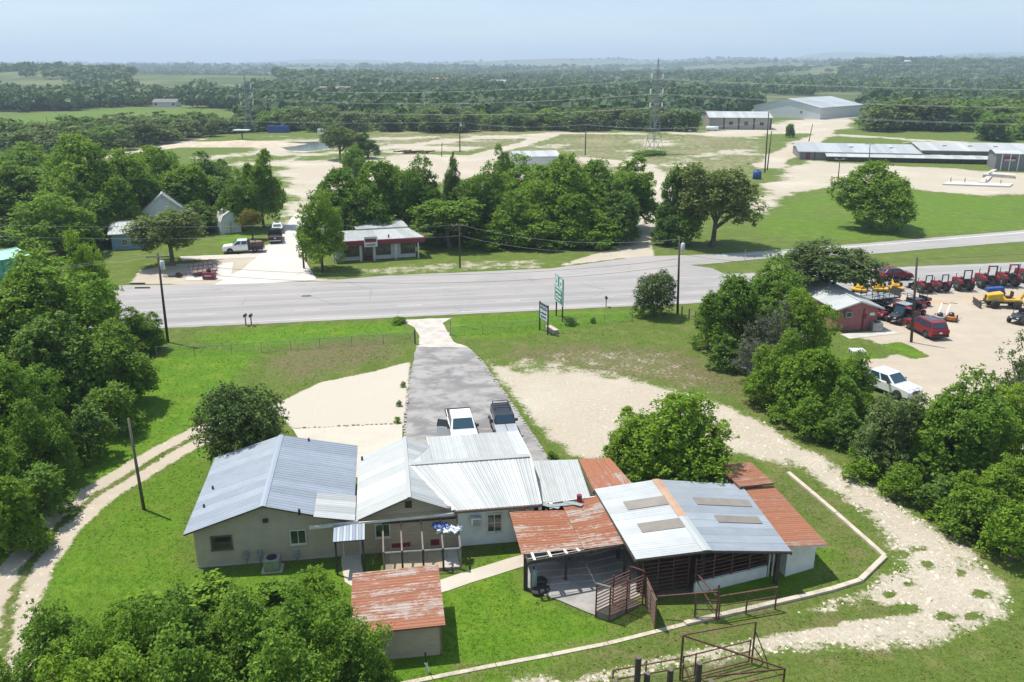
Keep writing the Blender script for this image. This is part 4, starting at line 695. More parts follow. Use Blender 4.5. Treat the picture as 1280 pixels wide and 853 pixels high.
# ------------------------------------------------------------ building helpers
def vsub(a, b): return tuple(a[i]-b[i] for i in range(3))
def nrm_of(a, b, c):
    n = np.cross(np.subtract(b, a), np.subtract(c, a)); n = n/np.linalg.norm(n); return n if n[2] > 0 else -n
def sheets(parent, a, b, c, d, n, mat, ribs=4, rh=.028, name='roof_sheet', lift=.02, gap=.012):
    """n ribbed metal sheets side by side along the edge a-b, each running up to the edge d-c"""
    N = nrm_of(a, b, c); out = []
    for i in range(n):
        t0, t1 = i/n+gap/2/max(dist(a, b), .1), (i+1)/n-gap/2/max(dist(a, b), .1); mb = MB(); uv = []; rows = []
        wob = N*(lift+R.uniform(0, .008)); W0 = dist(a, b)/n; L = max((dist(a, d)+dist(b, c))/2, .1)
        cr = [(0, 0.012)]
        for k in range(ribs):
            m = (k+.5)/ribs; w = min(.2, .045/W0); cr += [(m-w, 0), (m, rh), (m+w, 0)]
        cr.append((1, .012))
        for end, (p, q) in enumerate(((a, b), (d, c))):
            for f, h in cr:
                t = t0+(t1-t0)*f; pt = np.array(lerp(p, q, t))+wob+N*h; mb.v.append(tuple(pt)); uv.append((f*W0, end*L))
        m = len(cr)
        for k in range(m-1): mb.f.append((k, k+1, m+k+1, m+k))
        base = len(mb.v)
        for end, (p, q) in enumerate(((a, b), (d, c))):
            for t in (t0, t1): mb.v.append(tuple(np.array(lerp(p, q, t))+wob-N*.006)); uv.append(((t-t0)*n*W0, end*L))
        mb.f += [tuple(range(m))+(base+1, base), tuple(range(2*m-1, m-1, -1))+(base+2, base+3), (0, m, base+2, base), (m-1, 2*m-1, base+3, base+1), (base, base+1, base+3, base+2)]
        mb.uv = uv; out.append(mb.build(name, mat, parent))
    return out
def deck(mb, a, b, c, d, th=.07, drop=.0):
    N = nrm_of(a, b, c); q = [np.array(p)-N*drop for p in (a, b, c, d)]; mb.hexa([p-N*th for p in q], q)
def frame_W(p0, p1):
    L = math.hypot(p1[0]-p0[0], p1[1]-p0[1]); ux, uy = (p1[0]-p0[0])/L, (p1[1]-p0[1])/L
    return (lambda u, v, z: (p0[0]+u*ux-v*uy, p0[1]+u*uy+v*ux, z)), L, math.atan2(uy, ux)
def facade(W, px, py, v=0.0):          # (u, z) where a pixel's sight line meets the plane v of frame W
    d = ray(px, py); o = W(0, v, 0); e = W(1, v, 0); n = (-(e[1]-o[1]), e[0]-o[0]); t = (o[0]*n[0]+o[1]*n[1])/(d[0]*n[0]+d[1]*n[1])
    x, y, z = d[0]*t, d[1]*t, HC+d[2]*t; return ((x-o[0])*(e[0]-o[0])+(y-o[1])*(e[1]-o[1]), z)
def window(parent, W, u0, u1, z0, z1, v=0.0, mull=(1, 0), fm='trim', fw=.07, sill=True):
    mb = MB()
    for q in ((u0-fw, u1+fw, z0-fw, z0), (u0-fw, u1+fw, z1, z1+fw), (u0-fw, u0, z0, z1), (u1, u1+fw, z0, z1)): mb.wbox(W, q[0], q[1], v-.07, v+.02, q[2], q[3])
    f = mb.build('window', W_[fm], parent)
    MB().wbox(W, u0, u1, v-.03, v+.01, z0, z1).build('pane', W_['glass'], f)
    for k in range(mull[0]): u = u0+(u1-u0)*(k+1)/(mull[0]+1); MB().wbox(W, u-.02, u+.02, v-.055, v-.02, z0, z1).build('mullion', W_[fm], f)
    for k in range(mull[1]): z = z0+(z1-z0)*(k+1)/(mull[1]+1); MB().wbox(W, u0, u1, v-.05, v-.021, z-.02, z+.02).build('mullion', W_[fm], f)
    if sill: MB().wbox(W, u0-fw-.03, u1+fw+.03, v-.12, v+.0, z0-fw-.05, z0-fw-.002).build('sill', W_[fm], f)
    return f
def fwindow(parent, W, x0, y0, x1, y1, v=0.0, **kw):
    a = facade(W, x0, y1, v); b = facade(W, x1, y0, v); return window(parent, W, a[0], b[0], a[1], b[1], v, **kw)
def gable_body(W, u0, u1, v0, v1, ze, um, zr):
    pts = [(u0, 0), (u1, 0), (u1, ze), (um, zr), (u0, ze)] if not hasattr(ze, '__len__') else [(u0, 0), (u1, 0), (u1, ze[1]), (um, zr), (u0, ze[0])]
    vs = [W(u, v0, z) for u, z in pts]+[W(u, v1, z) for u, z in pts]; n = 5
    return MB().add(vs, [tuple(range(n)), tuple(range(n, 2*n))[::-1]]+[(i, n+i, n+(i+1) % n, (i+1) % n) for i in range(n)])
# ------------------------------------------------------------ taupe house with blue grey roof
H = thing('house', 'taupe stucco house with a wide blue grey metal gable roof', 'house', hw(0, 0, 0), HA)
wall = gable_body(hw, 0, 8.2, 0, 9.0, (2.46, 2.68), 4.08, 3.82).build('wall', W_['taupe'], H)
A1 = [hw(-.43, -.5, 2.5), hw(-.43, 9.5, 2.5), hw(4.08, 9.3, 3.97), hw(4.08, -.5, 3.97)]; B1 = [hw(9.12, 10.0, 2.5), hw(9.12, -.5, 2.5), hw(4.08, -.5, 3.97), hw(4.08, 9.3, 3.97)]
mb = MB(); deck(mb, *A1); deck(mb, *B1); rf = mb.build('roof', W_['brown_trim'], H)
sheets(rf, *A1, 11, W_['roof_blue'], 3, .034); sheets(rf, *B1, 11, W_['roof_blue'], 3, .034)
mb = MB()
for s in (-1, 1):
    dz = .15*.29; mb.hexa([hw(4.08, -.52, 4.01), hw(4.08+s*.17, -.52, 4.01-dz), hw(4.08+s*.17, 9.35, 4.01-dz), hw(4.08, 9.35, 4.01)], [hw(4.08, -.52, 4.035), hw(4.08+s*.17, -.52, 4.035-dz), hw(4.08+s*.17, 9.35, 4.035-dz), hw(4.08, 9.35, 4.035)])
mb.build('ridge_cap', W_['roof_blue'], rf)
for px, py in ((386, 550), (266, 610), (255, 633), (374, 639)):
    z = 2.95
    for _ in range(6): p = g(px, py, z); lu = (p[0]-HO[0])*HX[0]+(p[1]-HO[1])*HX[1]; z = min(2.5+(lu+.43)*.326, 2.5+(9.12-lu)*.292)+.12
    MB().tube((p[0], p[1], z-.25), (p[0], p[1], z+.12), .07, n=8).build('vent_pipe', W_['black'], rf)
fwindow(H, hw, 266, 670, 288, 686, mull=(0, 1), fm='brown_trim'); fwindow(H, hw, 364.5, 662.5, 381, 679.5, mull=(1, 0), fm='trim')
u, z = facade(hw, 332, 650); MB().wbox(hw, u-.14, u+.14, -.22, 0, z-.08, z+.1).build('floodlight', W_['dark_trim'], H)
for px, py in ((307.5, 692), (324.5, 691), (371.5, 691.5)):
    u, z = facade(hw, px, py); mb = MB().wbox(hw, u-.13, u+.13, -.16, 0, z-.2, z+.22); mb.tube(hw(u, -.06, z-.2), hw(u, -.06, 0), .03); mb.build('meter_box', W_['grey_metal'], H)
MB().wbox(hw, -.03, 8.2, -.03, -.002, 0, .12).build('foundation', W_['concrete'], H)
MB().wbox(hw, 8.2, 9.56, .02, .5, 0, 2.6).build('entry_wall', W_['taupe'], H)
dr = MB().wbox(hw, 8.45, 9.35, -.03, .02, .02, 2.02).build('door', W_['taupe_board'], H); MB().wbox(hw, 9.2, 9.26, -.1, -.03, .95, 1.03).build('handle', W_['galv'], dr)
mb = MB()
for q in ((8.37, 8.45), (9.35, 9.43)): mb.wbox(hw, *q, -.05, .02, 0, 2.1)
mb.wbox(hw, 8.37, 9.43, -.05, .02, 2.02, 2.1); mb.build('door_frame', W_['trim'], H)
LK = [hw(9.22, -.62, 2.66), hw(9.22, 2.3, 2.70), hw(6.9, 2.05, 3.24), hw(6.9, -.85, 3.24)]
mb = MB(); deck(mb, *LK, .04); lk = mb.build('link_roof', W_['brown_trim'], H); sheets(lk, *LK, 4, W_['roof_white'], ribs=3)
AW = [hw(8.0, -2.08, 2.24), hw(9.78, -2.08, 2.24), hw(9.78, -.56, 2.5), hw(8.0, -.56, 2.5)]
mb = MB(); deck(mb, *AW, .05); aw = mb.build('awning', W_['dark_trim'], H); sheets(aw, *AW, 5, W_['roof_blue'], ribs=1, name='awning_sheet')
for u in (8.12, 9.66): MB().bar(hw(u, -1.95, 0), hw(u, -1.95, 2.22), .1).build('awning_post', W_['dark_wood'], H)
MB().bar(hw(6.6, -.62, 2.50), hw(9.4, -.62, 2.58), .06, .16).build('eave_board', W_['trim'], H)
# ------------------------------------------------------------ long farmhouse with pale roofs
H2 = thing('house', 'low farmhouse with pale metal roofs meeting in a valley, half taupe and half white', 'house', hw(9.5, 0, 0), HA)
gable_body(hw, 9.58, 15.25, 0, 7.5, (2.55, 2.55), 12.43, 3.74).build('wall', W_['taupe_board'], H2)
pts = [(0.02, 0), (10.0, 0), (10.0, 2.62), (3.78, 3.76), (.02, 2.66)]; vs = [hw(15.27, v, z) for v, z in pts]+[hw(19.95, v, z) for v, z in pts]
MB().add(vs, [(0, 1, 2, 3, 4), (9, 8, 7, 6, 5)]+[(i, 5+i, 5+(i+1) % 5, (i+1) % 5) for i in range(5)]).build('wall', W_['white_wall'], H2)['label'] = 'white painted wall with a window and air conditioner'
rw = [hw(9.28, -.55, 2.6), hw(9.25, 7.85, 2.6), hw(12.40, 7.85, 3.88), hw(12.43, -.55, 3.88)]
VB = hw(15.0, -.5, 2.77); VT = hw(12.62, 3.78, 3.87); VK = hw(14.08, 7.85, 3.15)
slopes = [(rw, 9), ([VB, VT, hw(12.46, 3.7, 3.88), hw(12.43, -.55, 3.88)][:4], 5), ([VT, VK, hw(12.40, 7.85, 3.88), hw(12.46, 3.85, 3.88)], 5),
          ([hw(15.0, -.5, 2.75), hw(20.25, -.5, 2.75), hw(20.32, 3.78, 3.9), hw(12.64, 3.78, 3.9)], 8), ([hw(20.5, 10.3, 2.72), hw(14.06, 10.2, 2.72), hw(14.06, 3.8, 3.9), hw(20.32, 3.8, 3.9)], 8), ([VK, VT, hw(12.64, 3.8, 3.9), hw(14.06, 3.8, 3.9)], 2)]
mb = MB()
for q, n in slopes[:1]+slopes[3:5]: deck(mb, *q)
rf = mb.build('roof', W_['brown_trim'], H2)
for q, n in slopes: sheets(rf, *q, n, W_['roof_white'], 3, .026)
mb = MB()
def strip(mb, a, b, w=.16, h=.03, up_=.05): mb.bar((a[0], a[1], a[2]+up_), (b[0], b[1], b[2]+up_), w, h)
strip(mb, hw(12.42, -.58, 3.88), hw(12.4, 7.9, 3.88), .22); mb.build('ridge_cap', W_['roof_white'], rf)
mb = MB(); strip(mb, VT, VB, .26, .04, .05); mb.build('valley_flashing', W_['trim'], rf)
mb = MB(); strip(mb, VT, hw(20.3, 3.79, 3.9), .42, .05, .045); mb.build('ridge_cap', W_['roof_white'], rf)
mb = MB(); strip(mb, hw(20.3, -.5, 2.75), hw(20.36, 3.78, 3.9), .1, .1, .02); strip(mb, hw(20.36, 3.78, 3.9), hw(20.55, 10.3, 2.72), .1, .1, .02); strip(mb, hw(14.0, 10.25, 2.72), hw(14.02, 7.9, 3.12), .08, .1, .02); mb.build('rake_trim', W_['trim'], rf)
p = hw(9.5, 7.2, 2.68); MB().tube(p, (p[0], p[1], 3.0), .07).build('vent_pipe', W_['black'], rf)
p = hw(14.7, -.35, 2.8); MB().box(p[0]-.15, p[0]+.15, p[1]-.12, p[1]+.12, 2.7, 2.98).build('rain_head', W_['wood'], rf)
MB().bar(hw(6.6, -.66, 2.44), hw(15.0, -.6, 2.62), .08, .14).build('eave_board', W_['trim'], H2); MB().bar(hw(15.05, -.55, 2.68), hw(20.2, -.55, 2.68), .07, .14).build('eave_board', W_['brown_trim'], H2)
for k in range(10): MB().wbox(hw, 9.6, 15.24, -.03-.004*(k % 2), -.001, .1+k*.245, .332+k*.245).build('siding_board', W_['taupe_board'], H2)
fwindow(H2, hw, 470.5, 655, 486, 671, v=-.035, mull=(1, 0), fm='trim'); fwindow(H2, hw, 610, 642.5, 626, 664, mull=(1, 1), fm='trim'); fwindow(H2, hw, 637.5, 637.5, 660, 642, mull=(0, 0), fm='trim', sill=False)
u0, z0 = facade(hw, 588, 655); u1, z1 = facade(hw, 601, 643.5); ac = MB().wbox(hw, u0, u1, -.42, .02, z0, z1).build('window_air_conditioner', W_['trim'], H2, bevel=.02)
MB().wbox(hw, u0+.12, u1-.05, -.435, -.42, z0+.06, z1-.1).build('grille', W_['grey_metal'], ac)
u, z = facade(hw, 510.5, 630.5, 0); mb = MB()
for k in range(4): mb.wbox(hw, u-.2, u+.2, -.04, .0, z-.22+k*.115, z-.13+k*.115)
mb.build('gable_vent', W_['dark_trim'], H2)
for a, b in (((490, 678), (513, 685)), ((538.5, 674), (549, 682))):
    u0, z0 = facade(hw, a[0], b[1], -.035); u1, z1 = facade(hw, b[0], a[1], -.035); MB().wbox(hw, u0, u1, -.06, -.03, z0, z1).build('kennel_hatch', W_['maroon'], H2)
# ------------------------------------------------------------ lean-to behind the carport
L = thing('lean_to', 'lean-to shed with a grey sheet roof and a rusty strip beside it under the tree', 'shed', hw(20.3, 1, 0), HA)
MB().wbox(hw, 20.35, 24.0, 1.1, 5.6, 0, 2.2).build('wall', W_['dark_wood'], L)
Q = [g(677, 629, 2.45), g(738, 622, 2.45), g(722, 575, 2.3), g(662, 577, 2.3)]; mb = MB(); deck(mb, *Q); rf = mb.build('roof', W_['brown_trim'], L); sheets(rf, *Q, 5, W_['roof_white'])
Q = [g(746, 622, 2.4), g(792, 607, 2.4), g(762, 573, 2.25), g(723, 574.5, 2.25)]; mb = MB(); deck(mb, *Q); rf = mb.build('roof', W_['brown_trim'], L)
qa = lerp(Q[0], Q[3], .48); qb = lerp(Q[1], Q[2], .48); sheets(rf, Q[0], Q[1], qb, qa, 4, W_['rust_pale']); sheets(rf, qa, qb, Q[2], Q[3], 4, W_['rust_red'])
for i, q in enumerate((Q[1], Q[2])): MB().bar((q[0]-.2, q[1], 0), (q[0]-.2, q[1], 2.25), .14).build('post', W_['dark_wood'], L)
# ------------------------------------------------------------ open carport with a rusty roof
CP = thing('carport', 'open carport with a rusty sheet roof whose bare rafters show along its edges', 'carport', g(657, 738), HA)
zb, zf = 2.45, 2.22
c1 = [g(636.5, 640, zb), g(706, 638.5, zb), g(729, 686.5, zf), g(652, 694, zf)]; c2 = [g(703, 633, zb+.02), g(746, 621, zb+.02), g(780, 681, zf+.02), g(730, 688, zf+.02)]
mb = MB(); fr0, fr1, fr2 = g(661, 703.5, zf-.06), g(731, 689, zf-.06), g(784, 681.5, zf-.06); b0, b1 = g(638, 636.5, zb-.06), g(745, 622, zb-.06)
mb.bar(fr0, fr2, .1, .2); mb.build('fascia_beam', W_['dark_wood'], CP)
MB().bar(b0, b1, .1, .18).build('fascia_beam', W_['trim'], CP)
rf = MB(); 
for t in (.0, .2, .4, .6, .8, 1.0): rf.bar(lerp((*c1[0][:2], zb-.12), (*c2[1][:2], zb-.12), t), lerp((*fr0[:2], zf-.12), (*fr2[:2], zf-.12), t), .09, .14)
rf = rf.build('roof', W_['dark_wood'], CP)
ca, cb = c1[3], c1[0]; sheets(rf, c1[3], c1[0], c1[1], c1[2], 6, W_['rust'], ribs=3, rh=.03, name='roof_sheet'); sheets(rf, c2[3], c2[0], c2[1], c2[2], 7, W_['rust'], ribs=3, rh=.03, lift=.05)
for px in (667, 687.5, 707.5, 723): a = g(px+1.5, 702-(px-661)*.2, zf+.03); b = g(px-2.5, 692.6-(px-652)*.098, zf+.03); MB().bar(a, b, .14, .07).build('rafter_end', W_['trim'], CP)
MB().bar(g(660, 699, zf), g(731, 687, zf), .035, .035).build('purlin', W_['trim'], CP)
for px in (644, 659, 675, 689): a = g(px, 639-(px-636)*.05, zb+.02); b = g(px-.5, 636-(px-636)*.135, zb+.02); MB().bar(a, b, .2, .06).build('rafter_end', W_['trim'], CP)
p = g(724, 628, zb); MB().tube((p[0], p[1], zb), (p[0], p[1], zb+.5), .16, n=10).build('flue_pipe', W_['maroon'], CP)
for bx, by, zt in ((657, 737, 2.1), (707, 748-22, 2.1), (780, 722, 2.1), (648, 674, 2.3), (741, 660, 2.3)):
    p = g(bx, by); q = (p[0], p[1], zt); MB().bar((p[0], p[1], -.05), q, .24 if bx == 657 else .14).build('post', W_['dark_wood'], CP)
sheet('carport_slab', [g(*p)[:2] for p in ((660, 738), (700, 752), (735, 767), (747, 771), (800, 745), (800, 700), (760, 668), (650, 672))], .06, M('shade_toned_slab', (.33, .31, .285), (.24, .225, .21), .9, scale=.8, bump=.15, bs=30))  # slab concrete darkened in its colour to carry the carport roof's deep shade
for k in range(5):
    p = g(688+k*7+R.uniform(-2, 2), 632.5-k*.8, zb+.1+k*.012); a = R.uniform(-.5, .5); c, s = math.cos(a), math.sin(a); mb = MB()
    mb.hexa([(p[0]+x*c-y*s, p[1]+x*s+y*c, p[2]) for x, y in ((-.6, -.16), (.6, -.16), (.6, .16), (-.6, .16))], [(p[0]+x*c-y*s, p[1]+x*s+y*c, p[2]+.012) for x, y in ((-.6, -.16), (.6, -.16), (.6, .16), (-.6, .16))])
    tag(mb.build('loose_sheet', W_['grey_metal']), 'loose grey scrap sheet lying at the back edge of the rusty carport roof', 'metal sheet', 'scrap sheets on the carport roof')
# tank and gear beside the carport post
t = thing('gas_cylinder', 'grey upright gas cylinder standing beside the carport post', 'cylinder', g(667, 736)); p = g(667, 736)
MB().lathe(p, [(.17, .06), (.19, .12), (.19, 1.05), (.15, 1.2), (.06, 1.28)], 14).build('tank', W_['grey_metal'], t, True); MB().tube((p[0], p[1], 1.27), (p[0], p[1], 1.42), .05).build('valve', W_['dark_trim'], t)
for k, (px, py) in enumerate(((676, 728), (672, 741), (679, 738))):
    p = g(px, py, .06); t = thing('tyre', ['worn black tyre leaning behind the grey gas cylinder', 'black tyre lying nearest the carport post', 'black tyre lying on the slab right of the gas cylinder'][k], 'tyre', p)
    MB().lathe(p, [(.2, .0), (.34, .02), (.37, .1), (.34, .18), (.2, .2)], 14).build('tread', W_['tyre'], t, True); MB().lathe((p[0], p[1], p[2]+.05), [(.195, 0), (.195, .1)], 12).build('rim', W_['dark_trim'], t)
t = thing('wheelbarrow', 'dark wheelbarrow at the back of the shaded carport slab', 'wheelbarrow', g(706, 698)); p = g(706, 698, .06)
MB().hexa([(p[0]-.35, p[1]-.25, .4), (p[0]+.35, p[1]-.25, .4), (p[0]+.35, p[1]+.25, .4), (p[0]-.35, p[1]+.25, .4)], [(p[0]-.55, p[1]-.36, .68), (p[0]+.5, p[1]-.36, .68), (p[0]+.5, p[1]+.36, .68), (p[0]-.55, p[1]+.36, .68)]).build('tray', W_['dark_trim'], t)
MB().lathe((p[0]-.7, p[1]-.05, .26), [(.2, 0), (.2, .1)], 12, 'y').build('wheel', W_['tyre'], t)
for s in (-.25, .25): MB().bar((p[0]-.7, p[1]+s*.3, .26), (p[0]+.95, p[1]+s, .62), .04).build('handle', W_['wood'], t); MB().bar((p[0]+.3, p[1]+s, .06), (p[0]+.25, p[1]+s, .45), .04).build('leg', W_['dark_trim'], t)
# ------------------------------------------------------------ barn
BN = thing('barn', 'open sided barn with a galvanised gable roof, brown skylight panels and a rusty orange ridge', 'barn', g(803, 752), HA)
ze, zr = 2.5, 2.9
a, b, c, d = g(795, 700, ze), g(743, 612, ze), g(820, 600, zr), g(884, 689, zr); e, f = g(989.5, 690, ze), g(926, 606, ze)
mb = MB(); 
for q0, q1 in ((a, b), (d, c), (e, f)):
    mb.bar((q0[0], q0[1], q0[2]-.12), (q1[0], q1[1], q1[2]-.12), .1, .16)
for t in (0, .2, .4, .6, .8, 1):
    for s, r_ in (((a, b), (d, c)), ((d, c), (e, f))): p, q = lerp(*s, t), lerp(*r_, t); mb.bar((p[0], p[1], p[2]-.07), (q[0], q[1], q[2]-.07), .08, .1)
rf = mb.build('roof', W_['dark_wood'], BN)
sheets(rf, a, b, c, d, 10, W_['roof_galv'], ribs=4, rh=.02); sheets(rf, f, e, d, c, 10, W_['roof_barn'], ribs=4, rh=.02)
def patch(A, B, C, D, s0, s1, t0, t1, mat, name, lift=.05, n=8):   # small ribbed panel on a slope
    P_ = lambda s, t: lerp(lerp(A, B, s), lerp(D, C, s), t)
    return sheets(rf, P_(s0, t0), P_(s1, t0), P_(s1, t1), P_(s0, t1), 1, mat, ribs=n, rh=.03, lift=lift, name=name)
tm = sheet_mat('dirty_fibreglass_sheet', (.26, .235, .205), (.215, .19, .165), (.3, .27, .235), rough=.6, metal=0)
patch(a, b, c, d, .62, .745, .30, .93, tm, 'skylight_panel'); patch(a, b, c, d, .30, .425, .30, .93, tm, 'skylight_panel')
patch(e, f, c, d, .62, .73, .07, .72, tm, 'skylight_panel'); patch(e, f, c, d, .37, .47, .10, .62, tm, 'skylight_panel')
mid = lerp(d, c, .44)
for q0, q1, m in ((mid, c, 'ridge_orange'), (d, mid, 'roof_galv')):
    mb = MB(); L2 = lerp
    for s in (a, e):
        w0 = np.subtract(s, d); w0 = w0/np.linalg.norm(w0)*.26; up0 = (0, 0, .055)
        p, q = np.add(q0, up0), np.add(q1, up0); mb.hexa([p-np.array((0, 0, .02)), q-np.array((0, 0, .02)), q+w0-np.array((0, 0, .01)), p+w0-np.array((0, 0, .01))], [p+np.array((0, 0, .02)), q+np.array((0, 0, .02)), q+w0+np.array((0, 0, .015)), p+w0+np.array((0, 0, .015))])
    mb.build('ridge_cap', W_[m], rf)
for s in ((a, b), (d, c), (e, f)):
    for t in (.02, .5, .97):
        p = lerp(*s, t); q = (p[0]+(.35 if s[0] is a else -.45 if s[0] is e else 0), p[1]+(.5 if t < .1 else 0), 0); MB().bar((q[0], q[1], -.05), (q[0], q[1], p[2]-.15), .2).build('post', W_['dark_wood'], BN)
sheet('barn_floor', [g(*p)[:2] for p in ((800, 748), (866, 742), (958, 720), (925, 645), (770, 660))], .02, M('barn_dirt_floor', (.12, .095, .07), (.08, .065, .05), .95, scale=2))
W3, L3, r3 = frame_W(g(868, 743), g(957.5, 721))
MB().wbox(W3, 0, L3, -.02, .14, 0, .72).build('low_wall', W_['white_wall'], BN)
for k in range(6): MB().bar(W3(0, .06, .92+k*.24), W3(L3, .06, .92+k*.24), .05).build('rail', W_['rustpipe'], BN)
for k in range(5): MB().bar(W3(L3*k/4, .06, .7), W3(L3*k/4, .06, 2.3), .07).build('rail_post', W_['rustpipe'], BN)
W4, L4, r4 = frame_W(g(806, 752), g(864, 743))
for k in range(8): MB().bar(W4(0, .5, .3+k*.24), W4(L4, .5, .3+k*.24), .05).build('rail', W_['rustpipe'], BN)
for k in range(4): MB().bar(W4(L4*k/3, .5, 0), W4(L4*k/3, .5, 2.2), .07).build('rail_post', W_['rustpipe'], BN)
W5, L5, r5 = frame_W(lerp((*b[:2], 0), (*a[:2], 0), .12), lerp((*f[:2], 0), (*e[:2], 0), .12))
for k in range(5): MB().bar(W5(.3, 0, .3+k*.4), W5(L5*.62, 0, .3+k*.4), .06, .22).build('back_board', W_['dark_wood'], BN)
# ------------------------------------------------------------ white walled shed with a red rusty roof
WS = thing('shed', 'low white walled shed with red rusty roofs against the barn\'s side', 'shed', g(1026, 712), HA)
za, zc = 2.42, 1.98
Q = [g(1035, 682, zc), g(967, 608, zc), g(926, 611, za), g(985, 684, za)]
mb = MB(); deck(mb, *Q, .1); rf = mb.build('roof', W_['trim'], WS); sheets(rf, *Q, 11, W_['rust_red'], ribs=3, rh=.025)
Q2 = [g(967.5, 604.5, zc+.3), g(938, 578, zc+.3), g(897, 583, za+.3), g(925, 609, za+.3)]; mb = MB(); deck(mb, *Q2, .1); rf2 = mb.build('roof', W_['brown_trim'], WS); sheets(rf2, *Q2, 5, W_['rust_red'], ribs=3, rh=.025)
bs = [g(*p)[:2] for p in ((963, 718.5), (1027, 711), (972, 640), (905, 600), (880, 606))]
q = lambda p, dx, dy: (p[0]+dx, p[1]+dy)
base = [(Q[3][0]+.3, Q[3][1]+.75), (Q[0][0]-.35, Q[0][1]+.75), (Q2[1][0]-.3, Q2[1][1]-.3), (Q2[2][0]+.1, Q2[2][1]-.3)]
mb = MB(); zt = [za-.1, zc-.1, zc-.1, za-.1]; mb.hexa([(*p, -.05) for p in base], [(*p, z) for p, z in zip(base, zt)]); mb.build('wall', W_['white_wall'], WS)
mb = MB(); 
for k, px in enumerate((959, 964)): p = g(px, 719.5-k); mb.tube((p[0], p[1]-.1, 0), (p[0], p[1]-.1, 2.2), .05)
mb.build('downpipe', W_['trim'], WS)
# ------------------------------------------------------------ foreground shed
SH = thing('shed', 'small taupe boarded shed with a rust streaked roof in the foreground', 'shed', hw(9.5, -9.7, 0), HA)
zf_, zb_ = 1.9, 2.3
Q = [hw(9.15, -10.08, zf_), hw(9.2, -5.5, zb_), hw(13.76, -5.32, zb_), hw(13.78, -10.02, zf_)]
mb = MB(); deck(mb, *Q, .06); rf = mb.build('roof', W_['brown_trim'], SH); sheets(rf, *Q, 7, W_['rust_pale'], ribs=3, rh=.03)
vs = [hw(u, v, z) for u, v, z in ((9.6, -9.72, -.03), (13.55, -9.72, -.03), (13.55, -5.75, -.03), (9.6, -5.75, -.03))]; vt = [hw(u, v, z) for u, v, z in ((9.6, -9.72, zf_-.05), (13.55, -9.72, zf_-.05), (13.55, -5.75, zb_-.1), (9.6, -5.75, zb_-.1))]
MB().hexa(vs, vt).build('wall', W_['taupe_board'], SH)
for k in range(8): MB().hexa([hw(9.6, -9.76, .02+k*.23), hw(13.57, -9.76, .02+k*.23), hw(13.57, -9.722, .02+k*.23), hw(9.6, -9.722, .02+k*.23)], [hw(9.6, -9.735, .24+k*.23), hw(13.57, -9.735, .24+k*.23), hw(13.57, -9.722, .24+k*.23), hw(9.6, -9.722, .24+k*.23)]).build('siding_board', W_['taupe_board'], SH)
MB().wbox(hw, 13.5, 13.6, -9.78, -9.68, 0, zf_-.1).build('corner_board', W_['wood'], SH)
# ------------------------------------------------------------ kennel
KN = thing('kennel', 'timber and wire dog kennel run built against the taupe house wall', 'kennel', hw(10.8, -2.3, 0), HA)
ku = [10.8, 11.85, 13.05, 14.2, 15.2]; zfk, zbk = 1.42, 2.15
for i, u in enumerate(ku):
    MB().bar(hw(u, -2.3-.04*i, -.05), hw(u, -2.3-.04*i, zfk+.06), .11).build('post', W_['dark_wood' if i in (1, 2, 3) else 'wood'], KN); MB().bar(hw(u, -2.36-.04*i, zfk+.05), hw(u, -.08, zbk), .09, .12).build('rafter', W_['wood'], KN)
for i in range(4): MB().bar(hw(ku[i], -2.3-.04*i, zfk), hw(ku[i+1], -2.34-.04*i, zfk), .07, .07).build('rail', W_['galv'], KN); MB().bar(hw(ku[i], -2.3-.04*i, .12), hw(ku[i+1], -2.34-.04*i, .12), .06, .14).build('kickboard', W_['wood'], KN)
MB().bar(hw(10.8, -.1, zbk-.1), hw(15.2, -.1, zbk-.1), .05, .1).build('ledger', W_['dark_wood'], KN)
def wiremesh(mb, a, b, z0, z1, sp=.12, w=.006):
    n = max(2, int(dist(a, b)/sp)); m = max(2, int((z1-z0)/sp))
    for k in range(n+1): p = lerp(a, b, k/n); mb.bar((p[0], p[1], z0), (p[0], p[1], z1), w)
    for k in range(m+1): z = z0+(z1-z0)*k/m; mb.bar((a[0], a[1], z), (b[0], b[1], z), w)
for i in range(4):
    mb = MB(); wiremesh(mb, hw(ku[i]+.06, -2.3-.04*i, 0), hw(ku[i+1]-.06, -2.34-.04*i, 0), .16, zfk-.04, .1, .004); mb.build('wire_panel', W_['linkwire'], KN)
mb = MB(); wiremesh(mb, hw(15.2, -2.4, 0), hw(15.2, -.1, 0), .1, zfk, .1, .007); mb.build('wire_panel', W_['linkwire'], KN); mb = MB(); wiremesh(mb, hw(10.8, -2.3, 0), hw(10.8, -.1, 0), .1, zfk, .1, .007); mb.build('wire_panel', W_['linkwire'], KN)
MB().wbox(hw, 14.25, 15.15, -2.4, -.05, .0, .05).build('floor', W_['concrete'], KN)
MB().wbox(hw, 10.85, 14.2, -2.3, -.05, .0, .03).build('floor', M('kennel_sand', (.42, .34, .24), (.34, .26, .17), .95, scale=1.2), KN)
for i in range(4): MB().wbox(hw, ku[i]+.25, ku[i]+.3, -1.2, -1.15, 0, 1.1).build('divider_post', W_['wood'], KN)
